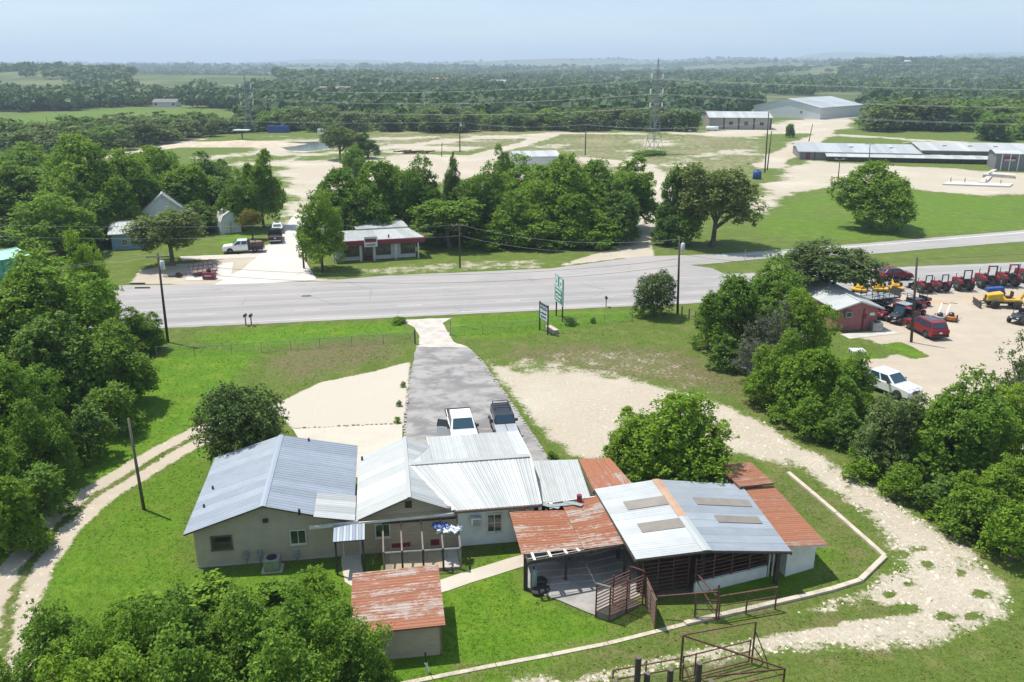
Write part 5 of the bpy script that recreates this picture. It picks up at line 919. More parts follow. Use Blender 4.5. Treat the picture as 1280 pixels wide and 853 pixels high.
def cloth(name, label, c, sx, sy, mat, rz, seed):
    rng = np.random.default_rng(seed); n = 14; mb = MB()
    for j in range(n):
        for i in range(n):
            x, y = (i/(n-1)-.5)*sx, (j/(n-1)-.5)*sy; e = max(abs(x)/sx, abs(y)/sy)*2; y += .12*math.sin(i*1.3+seed); x += .1*math.sin(j*1.7+seed)
            z = .12+.06*math.sin(i*1.9+j*.7+seed)+.05*math.sin(j*2.3-i*.8)-.32*max(0, e-.72)**1.2+rng.normal()*.012
            ca, sa = math.cos(rz), math.sin(rz); mb.v.append((c[0]+x*ca-y*sa, c[1]+x*sa+y*ca, c[2]+z))
    for j in range(n-1):
        for i in range(n-1): k = j*n+i; mb.f.append((k, k+1, k+n+1, k+n))
    o = mb.build(name, W_[mat], None, True); m = o.modifiers.new('solid', 'SOLIDIFY'); m.thickness = .008; return tag(o, label, 'tarp')
cloth('tarp', 'crumpled blue tarp thrown over the end of the kennel roof', hw(14.2, -.85, 1.95), 1.0, .6, 'tarp_blue', HA-.35, 1); cloth('tarp', 'pale bluish white sheet draped over the kennel rafters beside the blue tarp', hw(14.7, -1.2, 1.88), 1.4, .6, 'tarp_white', HA-.15, 4)
# ------------------------------------------------------------ air conditioner unit
p = hw(4.35, -.75, 0); AC = thing('air_conditioner', 'grey outdoor air conditioner unit on a pad under the taupe house wall', 'air conditioner', p, HA)
MB().wbox(hw, 3.75, 4.95, -1.25, -.35, 0, .07).build('pad', W_['concrete'], AC); MB().wbox(hw, 3.9, 4.8, -1.18, -.42, .1, .8).build('casing', W_['grey_metal'], AC, bevel=.03)
for k in range(7): MB().wbox(hw, 3.95, 4.75, -1.2, -1.182, .16+k*.085, .21+k*.085).build('louvre', W_['galv'], AC)
q = hw(4.35, -.8, .8); MB().lathe(q, [(.3, .002), (.3, .03), (.08, .05)], 18).build('fan_guard', W_['black'], AC)
# ------------------------------------------------------------ loading chute, pens and corral
def vpost(px, py, top): a = g(px, py); return a, up(px, top, a[1])[2]
def pbar(mb, a, za, b, zb, w): mb.bar((a[0], a[1], za), (b[0], b[1], zb), w); return mb
CH = thing('loading_chute', 'rusty pipe railed cattle loading chute standing before the open barn', 'cattle chute', g(762, 777))
fl, fr = g(744.5, 772), g(761.5, 777); rl, rr = g(786, 750), g(803, 756)
for a, b, nm in ((fl, rl, 0), (fr, rr, 1)):
    for k in range(9): pbar(MB(), a, .36+k*.2, b, .26+k*.2, .045).build('rail', W_['rustpipe'], CH)
    for t in (0, .5, 1): p = lerp(a, b, t); MB().bar((p[0], p[1], -.03), (p[0], p[1], 2.1), .075).build('post', W_['rustpipe'], CH)
pbar(MB(), fl, 2.1, fr, 2.1, .07).build('lintel', W_['galv'], CH); pbar(MB(), rl, 2.12, rr, 2.12, .06).build('lintel', W_['rustpipe'], CH)
MB().hexa([(*fl[:2], 0), (*fr[:2], 0), (*rr[:2], 0), (*rl[:2], 0)], [(*fl[:2], .36), (*fr[:2], .36), (*rr[:2], .12), (*rl[:2], .12)]).build('ramp', W_['wood'], CH)
p = lerp(rr, g(806, 752), .4)
pbar(MB(), rr, 1.9, g(808, 757), 1.2, .05).build('brace', W_['rustpipe'], CH)
def gate_panel(name, label, a, b, z0, z1, rails, mat='rustpipe', mesh=False, cat='gate', w=.05, verts=1, ww=.07):
    t = thing(name, label, cat, a)
    for k in range(rails): z = z0+(z1-z0)*k/(rails-1); pbar(MB(), a, z, b, z, w).build('rail', W_[mat], t)
    for k in range(verts+2): p = lerp(a, b, k/(verts+1)); MB().bar((p[0], p[1], 0 if k in (0, verts+1) else z0), (p[0], p[1], z1+.03), ww if k in (0, verts+1) else w).build('post', W_[mat], t)
    if mesh: mb = MB(); wiremesh(mb, lerp(a, b, .01), lerp(a, b, .99), z0+.03, z0+(z1-z0)*.62, .14, .006); mb.build('wire_panel', W_['linkwire'], t)
    return t
t = gate_panel('swing_gate', 'tall rusty slatted gate swung open from the barn post', g(806.5, 757), g(818.5, 786), .15, 1.75, 7, verts=1)
a, b = g(806.5, 757), g(818.5, 786); mb = MB().hexa([(a[0], a[1], .25), (b[0], b[1], .25), (b[0]+.03, b[1], .25), (a[0]+.03, a[1], .25)], [(a[0], a[1], 1.6), (b[0], b[1], 1.6), (b[0]+.03, b[1], 1.6), (a[0]+.03, a[1], 1.6)]); mb.build('plank_panel', W_['wood'], t)
PN = thing('pen_fence', 'rusty pipe pen fence with a top rail running from the swing gate to the kerb', 'fence', g(868, 775))
pts = [(817, 772, 744), (868, 775, 741), (895, 775, 731)]; q = [vpost(*p) for p in pts]
pbar(MB(), g(820, 771), 1.25, q[2][0], 1.75, .07).build('top_rail', W_['rustpipe'], PN)
for (a, z) in q[1:]: MB().bar((a[0], a[1], 0), (a[0], a[1], max(z, 1.3)), .09).build('post', W_['rustpipe'], PN)
a, b = q[1][0], q[2][0]
for z in (.15, .65, 1.2): pbar(MB(), a, z, b, z, .045).build('rail', W_['rustpipe'], PN)
mb = MB(); wiremesh(mb, a, b, .15, 1.2, .14, .006); mb.build('wire_panel', W_['linkwire'], PN)
pbar(MB(), g(868, 748), 1.6, g(893, 772), 1.35, .06).build('brace', W_['rustpipe'], PN); pbar(MB(), g(868, 748), 1.2, g(893, 772), .4, .05).build('brace', W_['rustpipe'], PN)
PF = thing('pen_fence', 'low rusty pipe and wire fence along the concrete kerb beside the barn', 'fence', g(897, 774))
a, m, b = g(898, 774), g(932, 768), g(968.5, 762)
for p in (a, m, b): MB().bar((p[0], p[1], 0), (p[0], p[1], 1.42), .075).build('post', W_['rustpipe'], PF)
for z, w in ((1.4, .075), (.82, .045)): pbar(MB(), a, z, b, z, w).build('rail', W_['rustpipe'], PF)
mb = MB(); wiremesh(mb, a, b, .08, .82, .14, .006); mb.build('wire_panel', W_['linkwire'], PF)
CR = thing('corral', 'rusty pipe corral with an overhead frame and gate at the bottom of the picture', 'corral', g(850, 852))
L_, zl = vpost(849.7, 850, 794); Rr, zr_ = vpost(939.4, 829, 777.5); E_, zE = vpost(978.5, 858, 836)
for p, z, w in ((L_, zl, .09), (Rr, zr_, .075), (E_, zE, .08)): MB().bar((p[0], p[1], -.05), (p[0], p[1], z), w).build('post', W_['rustpipe'], CR)
pbar(MB(), L_, zl, Rr, zr_, .055).build('top_rail', W_['rustpipe'], CR)
MB().bar((L_[0], L_[1], zl-.02), (E_[0], E_[1], zE), .07).build('brace', W_['rustpipe'], CR)
l0 = g(852.5, 851); r0 = g(935.5, 829.5)
for z in (.15, .72, 1.35): pbar(MB(), l0, z, r0, z, .05).build('gate_rail', W_['rustpipe'], CR)
for t in (0, .18, 1): p = lerp(l0, r0, t); MB().bar((p[0], p[1], .1), (p[0], p[1], 1.4), .06).build('gate_upright', W_['rustpipe'], CR)
mb = MB(); wiremesh(mb, l0, r0, .15, .72, .14, .006); mb.build('wire_panel', W_['linkwire'], CR)
F0, z0 = vpost(765.5, 862, 838); F1, z1 = vpost(806.5, 852, 826)
for p, z in ((F0, z0), (F1, z1)): MB().bar((p[0], p[1], -.05), (p[0], p[1], z), .065).build('post', W_['rustpipe'], CR)
for dz in (0, -.55): MB().bar((F0[0], F0[1], z0+dz), (L_[0], L_[1], z1+.05+dz), .055).build('rail', W_['rustpipe'], CR)
mb = MB(); wiremesh(mb, (*F0[:2], 0), (*L_[:2], 0), .1, z0-.6, .14, .006); mb.build('wire_panel', W_['linkwire'], CR)
e2 = g(880, 880); pbar(MB(), E_, zE, e2, 1.5, .065).build('rail', W_['rustpipe'], CR); pbar(MB(), E_, .7, e2, .7, .05).build('rail', W_['rustpipe'], CR)
MB().bar((Rr[0], Rr[1], zr_-.5), g(958, 824), .05).build('brace', W_['rustpipe'], CR); MB().bar((Rr[0], Rr[1], 1.0), g(955, 828), .05).build('brace', W_['rustpipe'], CR); MB().bar((L_[0], L_[1], 1.2), g(872, 872), .06).build('brace', W_['rustpipe'], CR)
for i, (px, py, tp) in enumerate(((794.5, 886, 822), (806.5, 886, 842), (835, 884, 837), (869.7, 884, 829), (767, 890, 851), (886, 892, 852))):
    a, z = vpost(px, py, tp); t = thing('fence_post', ['dark round timber post, tallest left of the corral frame', 'short dark timber post touching the left corral fence', 'dark timber post between the corral gate and its left fence', 'dark round timber post in front of the corral gate', 'stub of a dark timber post at the bottom left corral corner', 'low dark timber post under the corral gate\'s right half'][i], 'post', a)
    MB().tube((a[0], a[1], -.1), (a[0], a[1], z), .15, .14, 10).build('shaft', W_['dark_wood'], t); MB().tube((a[0], a[1], z), (a[0], a[1], z+.02), .142, .12, 10).build('post_top', W_['greypole'], t)
# pipe stub beside the foreground shed
a, z = vpost(535.5, 841, 822); t = thing('pipe_stub', 'white pipe stub with a black rod beside the foreground shed', 'pipe', a)
MB().tube((a[0], a[1], 0), (a[0]-.1, a[1]+.02, .55), .07).build('sleeve', W_['trim'], t); MB().tube((a[0]-.1, a[1]+.02, .5), (a[0]-.12, a[1]+.02, 1.2), .045).build('rod', W_['black'], t)
# ------------------------------------------------------------ kerb, stones
KB = thing('kerb', 'low concrete kerb bent around the grass beside the barn', 'kerb', g(1106, 697), kind='structure')
kp = [g(*p) for p in ((985, 592), (1045, 643), (1106, 697), (1075, 727), (1040, 738), (1000, 748), (948, 760), (895, 772), (856, 781), (820, 790), (760, 805), (690, 819), (620, 832), (540, 848), (470, 862))]
for i in range(len(kp)-1):
    a, b = kp[i], kp[i+1]; n = max(1, int(dist(a, b)/2.6)); hgt = .17 if i < 8 else .06; w = .30 if i < 8 else .26
    for k in range(n): p, q = lerp(a, b, (k+.006)/n), lerp(a, b, (k+1-.006)/n); MB().bar((p[0], p[1], hgt/2-.02), (q[0], q[1], hgt/2-.02), w, hgt+R.uniform(0, .02)).build('kerb_segment', W_['kerb'], KB)
def border(label, pts, n, s, off=.2):
    t = thing('stone_border', label, 'stone edging', g(*pts[0]))
    P3 = [g(*p) for p in pts]; ls = [dist(P3[i], P3[i+1]) for i in range(len(P3)-1)]; tot = sum(ls)
    for k in range(n):
        d = tot*(k+.5)/n; i = 0
        while i < len(ls)-1 and d > ls[i]: d -= ls[i]; i += 1
        p = lerp(P3[i], P3[i+1], d/ls[i]); mb = MB(); w = s*R.uniform(.6, 1.25); l_ = w*R.uniform(1.0, 1.9); h = w*R.uniform(.3, .6); a = math.atan2(P3[i+1][1]-P3[i][1], P3[i+1][0]-P3[i][0])+R.uniform(-.3, .3); c, sn = math.cos(a), math.sin(a); x0, y0 = R.uniform(-.08, .08), R.uniform(-.1, .1)
        f = lambda x, y, z: (p[0]+x0+x*c-y*sn, p[1]+y0+x*sn+y*c, z)
        rr = lambda m: m*R.uniform(.75, 1.15)
        mb.hexa([f(rr(-l_/2), rr(-w/2), -.03), f(rr(l_/2), rr(-w/2), -.03), f(rr(l_/2), rr(w/2), -.03), f(rr(-l_/2), rr(w/2), -.03)], [f(rr(-l_*.4), rr(-w*.4), h), f(rr(l_*.4), rr(-w*.4), h*R.uniform(.8, 1.1)), f(rr(l_*.4), rr(w*.4), h), f(rr(-l_*.4), rr(w*.4), h*R.uniform(.8, 1.1))])
        mb.build('stone', W_['stone'], t)
border('line of limestone blocks along the left edge of the asphalt driveway', ((513, 462), (508, 505), (504, 560)), 34, .22)
border('line of limestone blocks along the right edge of the asphalt driveway', ((598, 448), (626, 486), (650, 522), (680, 566)), 42, .22)
border('row of small stones along the front of the left gravel yard', ((372, 536), (430, 533), (503, 529)), 22, .16)
ST = thing('stone_block', 'big pale limestone slab lying beside the small black framed sign', 'stone block', g(692, 416)); p = g(692, 416); mb = MB()
c = [g(684, 411), g(696.5, 417.5), g(692, 419), g(682, 413)]
v0 = np.array(g(685, 411.5)); v1 = np.array(g(695, 417.5)); mb.bar(v0+(0, 0, .2), v1+(0, 0, .16), .75, .42); mb.build('slab', W_['stone'], ST, bevel=.05); mb = MB(); mb.bar(v0+(0, 0, .43), v1+(0, 0, .385), .7, .05); mb.build('face', W_['kerb'], ST)
# ------------------------------------------------------------ chain link fences and gate posts
def chain(label, pts, h=1.05, sp=3.0):
    t = thing('chain_link_fence', label, 'fence', g(*pts[0])); P3 = [g(*p) for p in pts]; mb = MB()
    for i in range(len(P3)-1):
        a, b = P3[i], P3[i+1]; d = dist(a, b); n = max(1, round(d/sp))
        for k in range(n+(1 if i == len(P3)-2 else 0)): p = lerp(a, b, k/n); MB().tube((p[0], p[1], 0), (p[0], p[1], h+.04), .035, n=6).build('post', W_['galv'], t)
        MB().tube((a[0], a[1], h), (b[0], b[1], h), .022, n=5).build('top_rail', W_['galv'], t)
        m = int(d/.13); 
        for k in range(-int(h/.13), m+1):
            for s in (1, -1):
                x0, x1 = k*.13, k*.13+h; 
                u0, u1 = max(x0, 0), min(x1, d)
                if u1 <= u0: continue
                za, zb_ = (u0-x0, u1-x0) if s == 1 else (h-(u0-x0), h-(u1-x0)); p, q = lerp(a, b, u0/d), lerp(a, b, u1/d); mb.v += [(p[0], p[1], za), (p[0], p[1], za+.009), (q[0], q[1], zb_+.009), (q[0], q[1], zb_)]; n4 = len(mb.v); mb.f.append((n4-4, n4-3, n4-2, n4-1))
    mb.build('wire_mesh', W_['linkwire'], t); return t
chain('grey chain link fence across the lawn left of the driveway', ((196, 446), (290, 443), (400, 435), (518, 427)))
chain('grey chain link fence across the lawn right of the driveway under the signs', ((566, 420), (640, 415), (720, 408), (790, 402)))
for i, (px, py) in enumerate(((519, 430), (563, 419))): a = g(px, py); t = thing('gate_post', ['dark gate post at the left side of the driveway mouth', 'grey gate post at the right side of the driveway mouth'][i], 'post', a); MB().tube((a[0], a[1], 0), (a[0], a[1], 1.5), .07).build('shaft', W_['dark_wood' if i == 0 else 'galv'], t); MB().tube((a[0], a[1], 1.5), (a[0], a[1], 1.54), .085).build('cap', W_['black'], t)
WF = thing('wire_fence', 'short timber post and wire fence behind the roadside pole by the hedge', 'fence', g(856, 392))
ps = [g(*p) for p in ((852, 396), (861, 399), (869, 402), (874, 405))]
for p in ps: MB().bar((p[0], p[1], 0), (p[0], p[1], 1.25), .13).build('post', W_['greypole'], WF)
for i in range(3):
    for z in (.4, .75, 1.1): MB().bar((*ps[i][:2], z), (*ps[i+1][:2], z), .015).build('wire', W_['galv'], WF)
# ------------------------------------------------------------ mailboxes, signs
for i, (px, py, tp) in enumerate(((307.5, 407, 400.5), (314.5, 407, 400), (757.5, 384, 375))):
    a, z = vpost(px, py, tp); t = thing('mailbox', ['left one of the two dark mailboxes at the highway edge', 'right one of the two dark mailboxes at the highway edge', 'single dark mailbox at the highway edge right of the green sign'][i], 'mailbox', a); z = 1.05
    MB().bar((a[0], a[1], 0), (a[0], a[1], z), .1).build('post', W_['greypole'], t); mb = MB(); mb.prism([(a[0]-.14, z), (a[0]+.14, z), (a[0]+.14, z+.18), (a[0]+.08, z+.28), (a[0]-.08, z+.28), (a[0]-.14, z+.18)], a[1]-.3, a[1]+.3); mb.build('box', W_['dark_paint'], t)
def glyph_rows(parent, Wf, rows, v, mat, seed=1):
    rr = random.Random(seed)
    for z0, z1, u0, u1, n in rows:
        x = u0
        for k in range(n):
            w = (u1-u0)/n; mb = MB(); a, b = x+w*.08, x+w*.92; kind = rr.randrange(4); t = min(.12*(b-a)+.05, (z1-z0)*.28)
            mb.wbox(Wf, a, a+t, v-.02, v, z0, z1)
            if kind in (0, 1): mb.wbox(Wf, b-t, b, v-.02, v, z0, z1)
            if kind in (0, 2, 3): mb.wbox(Wf, a+t, b-(t if kind == 0 else 0), v-.02, v, z1-t, z1)
            if kind in (1, 3): mb.wbox(Wf, a+t, b-(t if kind == 1 else 0), v-.02, v, (z0+z1)/2-t/2, (z0+z1)/2+t/2)
            if kind in (0, 2): mb.wbox(Wf, a+t, b-(t if kind == 0 else 0), v-.02, v, z0, z0+t)
            mb.build('lettering', W_[mat], parent); x += w
# green highway guide sign (seen at a slant, its face turned left)
a, b = g(696, 397), g(703.7, 398.5)
SG = thing('highway_sign', 'tall green highway guide sign with white lettering on two posts', 'sign', a)
ta = up(694.5, 342.5, a[1]); tb_z = 0
y1 = b[1]; A0, B0 = g(694.6, 397), (0, 0, 0)
# plate corners: left edge nearer the road, right edge nearer the camera
yl = a[1]+1.0; yr = yl-3.1
c_tl, c_bl = up(694, 342.5, yl), up(694, 376, yl); c_tr, c_br = up(704.6, 349, yr), up(704, 383, yr)
zt, zb2 = (c_tl[2]+c_tr[2])/2, (c_bl[2]+c_br[2])/2
Wl, Ls, rs = frame_W((c_tl[0], yl), (c_tr[0], yr))
MB().wbox(Wl, 0, Ls, -.04, .04, zb2, zt).build('plate', W_['sign_green'], SG)
hh = zt-zb2
for q in ((0.05, Ls-.05, zt-.09, zt-.03), (.05, Ls-.05, zb2+.03, zb2+.09), (.05, .11, zb2+.09, zt-.09), (Ls-.11, Ls-.05, zb2+.09, zt-.09)): MB().wbox(Wl, q[0], q[1], -.055, -.041, q[2], q[3]).build('border', W_['sign_white'], SG)
for u in (.75, 2.35): MB().wbox(Wl, u-.5, u+.5, -.055, -.041, zt-.14*hh-.75, zt-.1*hh+.12).build('route_shield', W_['sign_white'], SG); MB().wbox(Wl, u-.17, u+.17, -.06, -.056, zt-.14*hh-.5, zt-.14*hh-.08).build('lettering', W_['sign_green'], SG)
glyph_rows(SG, Wl, [(zb2+hh*(f-.075), zb2+hh*f, .35, Ls-.3-o, n) for f, o, n in ((.60, 0, 8), (.46, .5, 7), (.30, .2, 6), (.17, .8, 5))], -.041, 'sign_white', 5)
for u in (.35, Ls-.5): p = Wl(u, .1, 0); MB().bar((p[0], p[1], -.05), (p[0], p[1], zt-.2), .16).build('post', W_['dark_trim'], SG)
# small private sign
a = g(676.5, 414.5); b = g(680.5, 417.5); SN = thing('sign', 'small white and black framed sign on two dark posts by the driveway', 'sign', a)
yl = a[1]+.3; Wl, Ls, rs = frame_W((a[0]-.15, yl+.3), (b[0]+.35, yl-1.5))
z0s, z1s = 1.45, 3.3
MB().wbox(Wl, 0, Ls, -.03, .03, z0s, z1s-.25).build('board', W_['tarp_white'], SN); MB().wbox(Wl, -.05, Ls+.05, -.08, .08, z1s-.25, z1s-.1).build('frame', W_['dark_trim'], SN)
glyph_rows(SN, Wl, [(z0s+1.1, z0s+1.35, .2, Ls-.2, 4), (z0s+.6, z0s+.8, .25, Ls-.3, 4), (z0s+.2, z0s+.38, .3, Ls-.3, 5)], -.031, 'dark_trim', 9)
for u in (.0, Ls): p = Wl(u, 0, 0); MB().bar((p[0], p[1], -.05), (p[0], p[1], z1s), .16).build('post', W_['dark_trim'], SN)
a, z = vpost(930.5, 331, 318.5); t = thing('marker_post', 'thin orange utility marker post on the grass island', 'marker', a); MB().tube((a[0], a[1], 0), (a[0], a[1], 1.6), .06).build('shaft', W_['trim'], t); MB().tube((a[0], a[1], 1.6), (a[0], a[1], 2.2), .07).build('cap', W_['orange'], t)
p = g(383, 371); t = thing('tyre_scrap', 'strip of dark tyre tread lying on the highway', 'debris', p); MB().hexa([(p[0]-.6, p[1]-.1, .04), (p[0]+.6, p[1], .04), (p[0]+.6, p[1]+.25, .04), (p[0]-.6, p[1]+.15, .04)], [(p[0]-.55, p[1]-.05, .1), (p[0]+.55, p[1]+.02, .13), (p[0]+.55, p[1]+.2, .1), (p[0]-.55, p[1]+.12, .12)]).build('tread', W_['tyre'], t)
# ------------------------------------------------------------ utility poles and wires
POLE = {}
def pole(key, label, bx, by, tx, ty, arm=0, mat='pole', xf=False, r=.15, name='utility_pole', lamp=False, ang=0.1):
    a = g(bx, by); a = (a[0], a[1], tz(a[0], a[1])); tp = up(tx, ty, a[1]); t = thing(name, label, 'utility pole', a)
    MB().tube((a[0], a[1], -.1), tp, r, r*.65, 9).build('shaft', W_[mat], t, True); POLE[key] = tp
    ca, sa = math.cos(ang), math.sin(ang)
    if arm:
        for k in range(arm):
            z = tp[2]-.35-k*.9; MB().bar((tp[0]-1.2*ca, tp[1]-1.2*sa, z), (tp[0]+1.2*ca, tp[1]+1.2*sa, z), .1, .12).build('crossarm', W_['greypole'], t)
            for u in (-1.1, -.4, .4, 1.1): MB().tube((tp[0]+u*ca, tp[1]+u*sa, z+.05), (tp[0]+u*ca, tp[1]+u*sa, z+.28), .05, .03, 6).build('insulator', W_['pale_wall'], t)
    if xf:
        z = tp[2]-1.6; MB().lathe((tp[0]+.4, tp[1]-.15, z), [(.2, -.1), (.24, 0), (.24, .8), (.15, .9)], 12).build('transformer', W_['pale_wall'], t, True); MB().tube((tp[0]+.4, tp[1]-.15, z+.9), (tp[0]+.4, tp[1]-.15, z+1.15), .05).build('bushing', W_['galv'], t); MB().bar((tp[0], tp[1], z+.4), (tp[0]+.3, tp[1]-.1, z+.4), .08).build('bracket', W_['galv'], t)
    if lamp:
        for s in (-1, 1): MB().bar((tp[0], tp[1], tp[2]-.15), (tp[0]+s*.9, tp[1], tp[2]-.05), .07).build('lamp_arm', W_['galv'], t); MB().box(tp[0]+s*.9-.35, tp[0]+s*.9+.35, tp[1]-.2, tp[1]+.2, tp[2]-.12, tp[2]+.1).build('lamp_head', W_['grey_metal'], t)
    return t
pole('A', 'dark utility pole with a white insulator crossarm beside the left clump of trees', 210, 428, 197, 317, 1, xf=True)
pole('B', 'leaning bare grey pole beside the dirt track on the left lawn', 180, 637, 160.5, 523, 0, 'greypole', r=.115, name='bare_pole')
pole('C', 'dark utility pole with a grey transformer by the small round roadside tree', 847, 393, 849.5, 296, 0, xf=True)
pole('D', 'plain dark pole rising beside the red sport utility car at the pink building', 1139, 428, 1146.5, 322, 0)
pole('E', 'utility pole on the grass right of the red trimmed shop', 575, 335, 574.3, 279, 1, r=.13)
pole('F', 'utility pole with a transformer at the left corner of the red trimmed shop', 403, 341, 399.5, 278, 0, xf=True, r=.14)
pole('G', 'tall pole at the street edge, nearer one of the pair', 380, 336, 375.5, 279, 0, r=.15); pole('H', 'pole at the street edge, farther one of the pair', 382.5, 328, 380.5, 283, 0, r=.14)
pole('I', 'far utility pole with three grey transformers on the bare ground', 575, 190, 574.5, 152, 1, xf=True, r=.2); pole('J', 'far dark pole right of the white shed on the bare ground', 731.5, 194, 732.5, 155, 1, r=.2)
pole('K', 'tallest far pole beside the gravel parking', 956, 216, 961, 140, 0, r=.2); pole('M', 'shorter far pole close beside the tallest one', 959, 213, 964.5, 164, 0, r=.18)
pole('N', 'leaning far pole at the left end of the long building', 1011, 177, 1016, 155, 0, r=.18); pole('O', 'double headed lamp pole by the big tree on the meadow', 1047.5, 226, 1050, 199, 0, r=.14, lamp=True); pole('Q', 'double headed lamp pole before the long building\'s porch', 1086.5, 206, 1087.5, 180, 0, r=.14, lamp=True)
pole('R', 'thin pole beside the spreading oak at the pond', 448, 178, 448.5, 158, 0, r=.16); pole('S', 'thin far pole in the left field', 61, 165, 58, 146, 0, r=.18); pole('T', 'thin far pole in the field before the tree line', 203, 165, 202.5, 145, 0, r=.18); pole('U', 'far pole on the rim of the bare ground', 552, 196, 552.5, 178, 0, r=.14)
def wire(label, a, b, sag, r=.016, mat='wire', n=14, group='overhead wires'):
    mb = MB(); p = [(*lerp(a[:2], b[:2], k/n), a[2]+(b[2]-a[2])*k/n-sag*4*(k/n)*(1-k/n)) for k in range(n+1)]
    for k in range(n): mb.tube(p[k], p[k+1], r, n=4, cap=False)
    return tag(mb.build('power_line', W_[mat]), label, 'wire', group)
off = lambda p, dx=0, dy=0, dz=0: (p[0]+dx, p[1]+dy, p[2]+dz)
wire('upper dark wire sagging over the highway between two roadside poles', off(POLE['A'], dz=-1.0), off(POLE['C'], dz=-2.6), 1.6); wire('lower dark wire sagging over the highway between two roadside poles', off(POLE['A'], dz=-1.8), off(POLE['C'], dz=-3.4), 1.7)
wire('wire from the transformer pole over the hedge to the plain dark pole', off(POLE['C'], dz=-2.0), off(POLE['D'], dz=-.2), .9, .014); wire('wire leaving the plain dark pole over the tractor lot', off(POLE['D'], dz=-.2), (95, 106, 9), .9, .014)
for k, dx in enumerate((-1.1, 1.1)): wire('pale wire crossing the left woods to the dark utility pole', off(POLE['A'], dx, 0, -.2), (-92, 66+dx, 9.6), 1.2, .009, 'palewire', group='wires over the left woods')
for k, dz in enumerate((0, -1.6)): wire('pale wire running over the street and the shop', off(POLE['F'], dz=dz-.2), off(POLE['E'], dz=dz-.2), .5, .009, 'palewire', group='wires over the shop'); wire('pale wire running from the street to the left woods', off(POLE['F'], dz=dz-.2), (-112, 112, 10.5+dz), 1.6, .009, 'palewire', group='wires over the blue house'); wire('pale wire from the shop toward the gravel path', off(POLE['E'], dz=dz-.2), off(POLE['C'], dz=-.3+dz*.6), 1.3, .009, 'palewire', group='wires before the roadside woods')
for k, dx in enumerate((-1.1, 1.1)):
    wire('far wire crossing before the far woodland', off(POLE['I'], dx, 0, -.2), off(POLE['J'], dx, 0, -.2), 1.2, .014, 'palewire', group='far wires'); wire('far wire running left over the pond', off(POLE['I'], dx, 0, -.2), (-165, 330+dx*3, 11), 1.8, .014, 'palewire', group='wires over the pond'); wire('far wire running right from the pole by the white shed', off(POLE['J'], dx, 0, -.2), off(POLE['K'], dx, 0, -2.5), 1.5, .014, 'palewire', group='wires before the warehouse')
wire('service wire running down from the shop pole to the street', off(POLE['F'], dz=-2.5), g(370, 344, 3), 1.0, .015)
# transmission towers
def tower(label, bx, by, ty, w, rz):
    b = g(bx, by); H_ = up(bx, ty, b[1])[2]; t = thing('transmission_tower', label, 'pylon', b, rz); c, s = math.cos(rz), math.sin(rz)
    f = lambda x, y, z: (b[0]+x*c-y*s, b[1]+x*s+y*c, z); lev = [0, .16, .30, .42, .53, .63, .72, .80, .88, 1.0]; wd = [w, w*.74, w*.55, w*.4, w*.3, w*.24, w*.2, w*.17, w*.12, .05]
    th = .075
    for sx, sy in ((-1, -1), (1, -1), (1, 1), (-1, 1)):
        mb = MB()
        for i in range(9): mb.bar(f(sx*wd[i]/2, sy*wd[i]/2, H_*lev[i]), f(sx*wd[i+1]/2, sy*wd[i+1]/2, H_*lev[i+1]), th*1.5)
        mb.build('leg', W_['steel'], t)
    mb = MB(); q = [(-1, -1), (1, -1), (1, 1), (-1, 1)]
    for i in range(9):
        for k in range(4):
            a, b2 = q[k], q[(k+1) % 4]
            mb.bar(f(a[0]*wd[i]/2, a[1]*wd[i]/2, H_*lev[i]), f(b2[0]*wd[i+1]/2, b2[1]*wd[i+1]/2, H_*lev[i+1]), th); mb.bar(f(b2[0]*wd[i]/2, b2[1]*wd[i]/2, H_*lev[i]), f(a[0]*wd[i+1]/2, a[1]*wd[i+1]/2, H_*lev[i+1]), th); mb.bar(f(a[0]*wd[i]/2, a[1]*wd[i]/2, H_*lev[i]), f(b2[0]*wd[i]/2, b2[1]*wd[i]/2, H_*lev[i]), th)
    mb.build('lattice', W_['steel'], t); att = []
    for z, aw in ((.84, 2.3), (.685, 2.6), (.54, 2.5)):
        for s2 in (-1, 1):
            tip = f(s2*aw, 0, H_*z); mb = MB(); mb.bar(f(0, -wd[5]/2, H_*z), tip, th); mb.bar(f(0, wd[5]/2, H_*z), tip, th); mb.bar(f(0, 0, H_*(z+.035)), tip, th); mb.build('arm', W_['steel'], t)
            mb = MB(); mb.lathe((tip[0], tip[1], tip[2]-.6), [(.16, -.9), (.24, -.7), (.24, .5), (.1, .6)], 8); mb.build('insulator', W_['sign_white'], t); att.append((tip[0], tip[1], tip[2]-1.5))
    att.append(f(0, 0, H_)); return att
t1 = tower('tall steel lattice transmission tower on the bare ground behind the roadside woods', 817, 192, 73, 4.4, .55); t2 = tower('far steel lattice transmission tower before the left tree line', 312, 166, 94, 4.4, .55)
for k in range(7):
    kl = ['top arm left', 'top arm right', 'middle arm left', 'middle arm right', 'lowest arm left', 'lowest arm right', 'peak'][k]
    a, b = t1[k], t2[k]; wire('pale transmission wire from the %s of the tall tower to the far one' % kl, b, a, 3, .02, 'palewire', 20, 'transmission wires between the towers'); d = (t1[6][0]-t2[6][0], t1[6][1]-t2[6][1]); wire('pale transmission wire running right from the %s of the tall lattice tower' % kl, a, (a[0]+d[0]*1.15, a[1]+d[1]*1.15, a[2]+1), 2.5, .024, 'palewire', 20, 'transmission wires right of the tall tower')
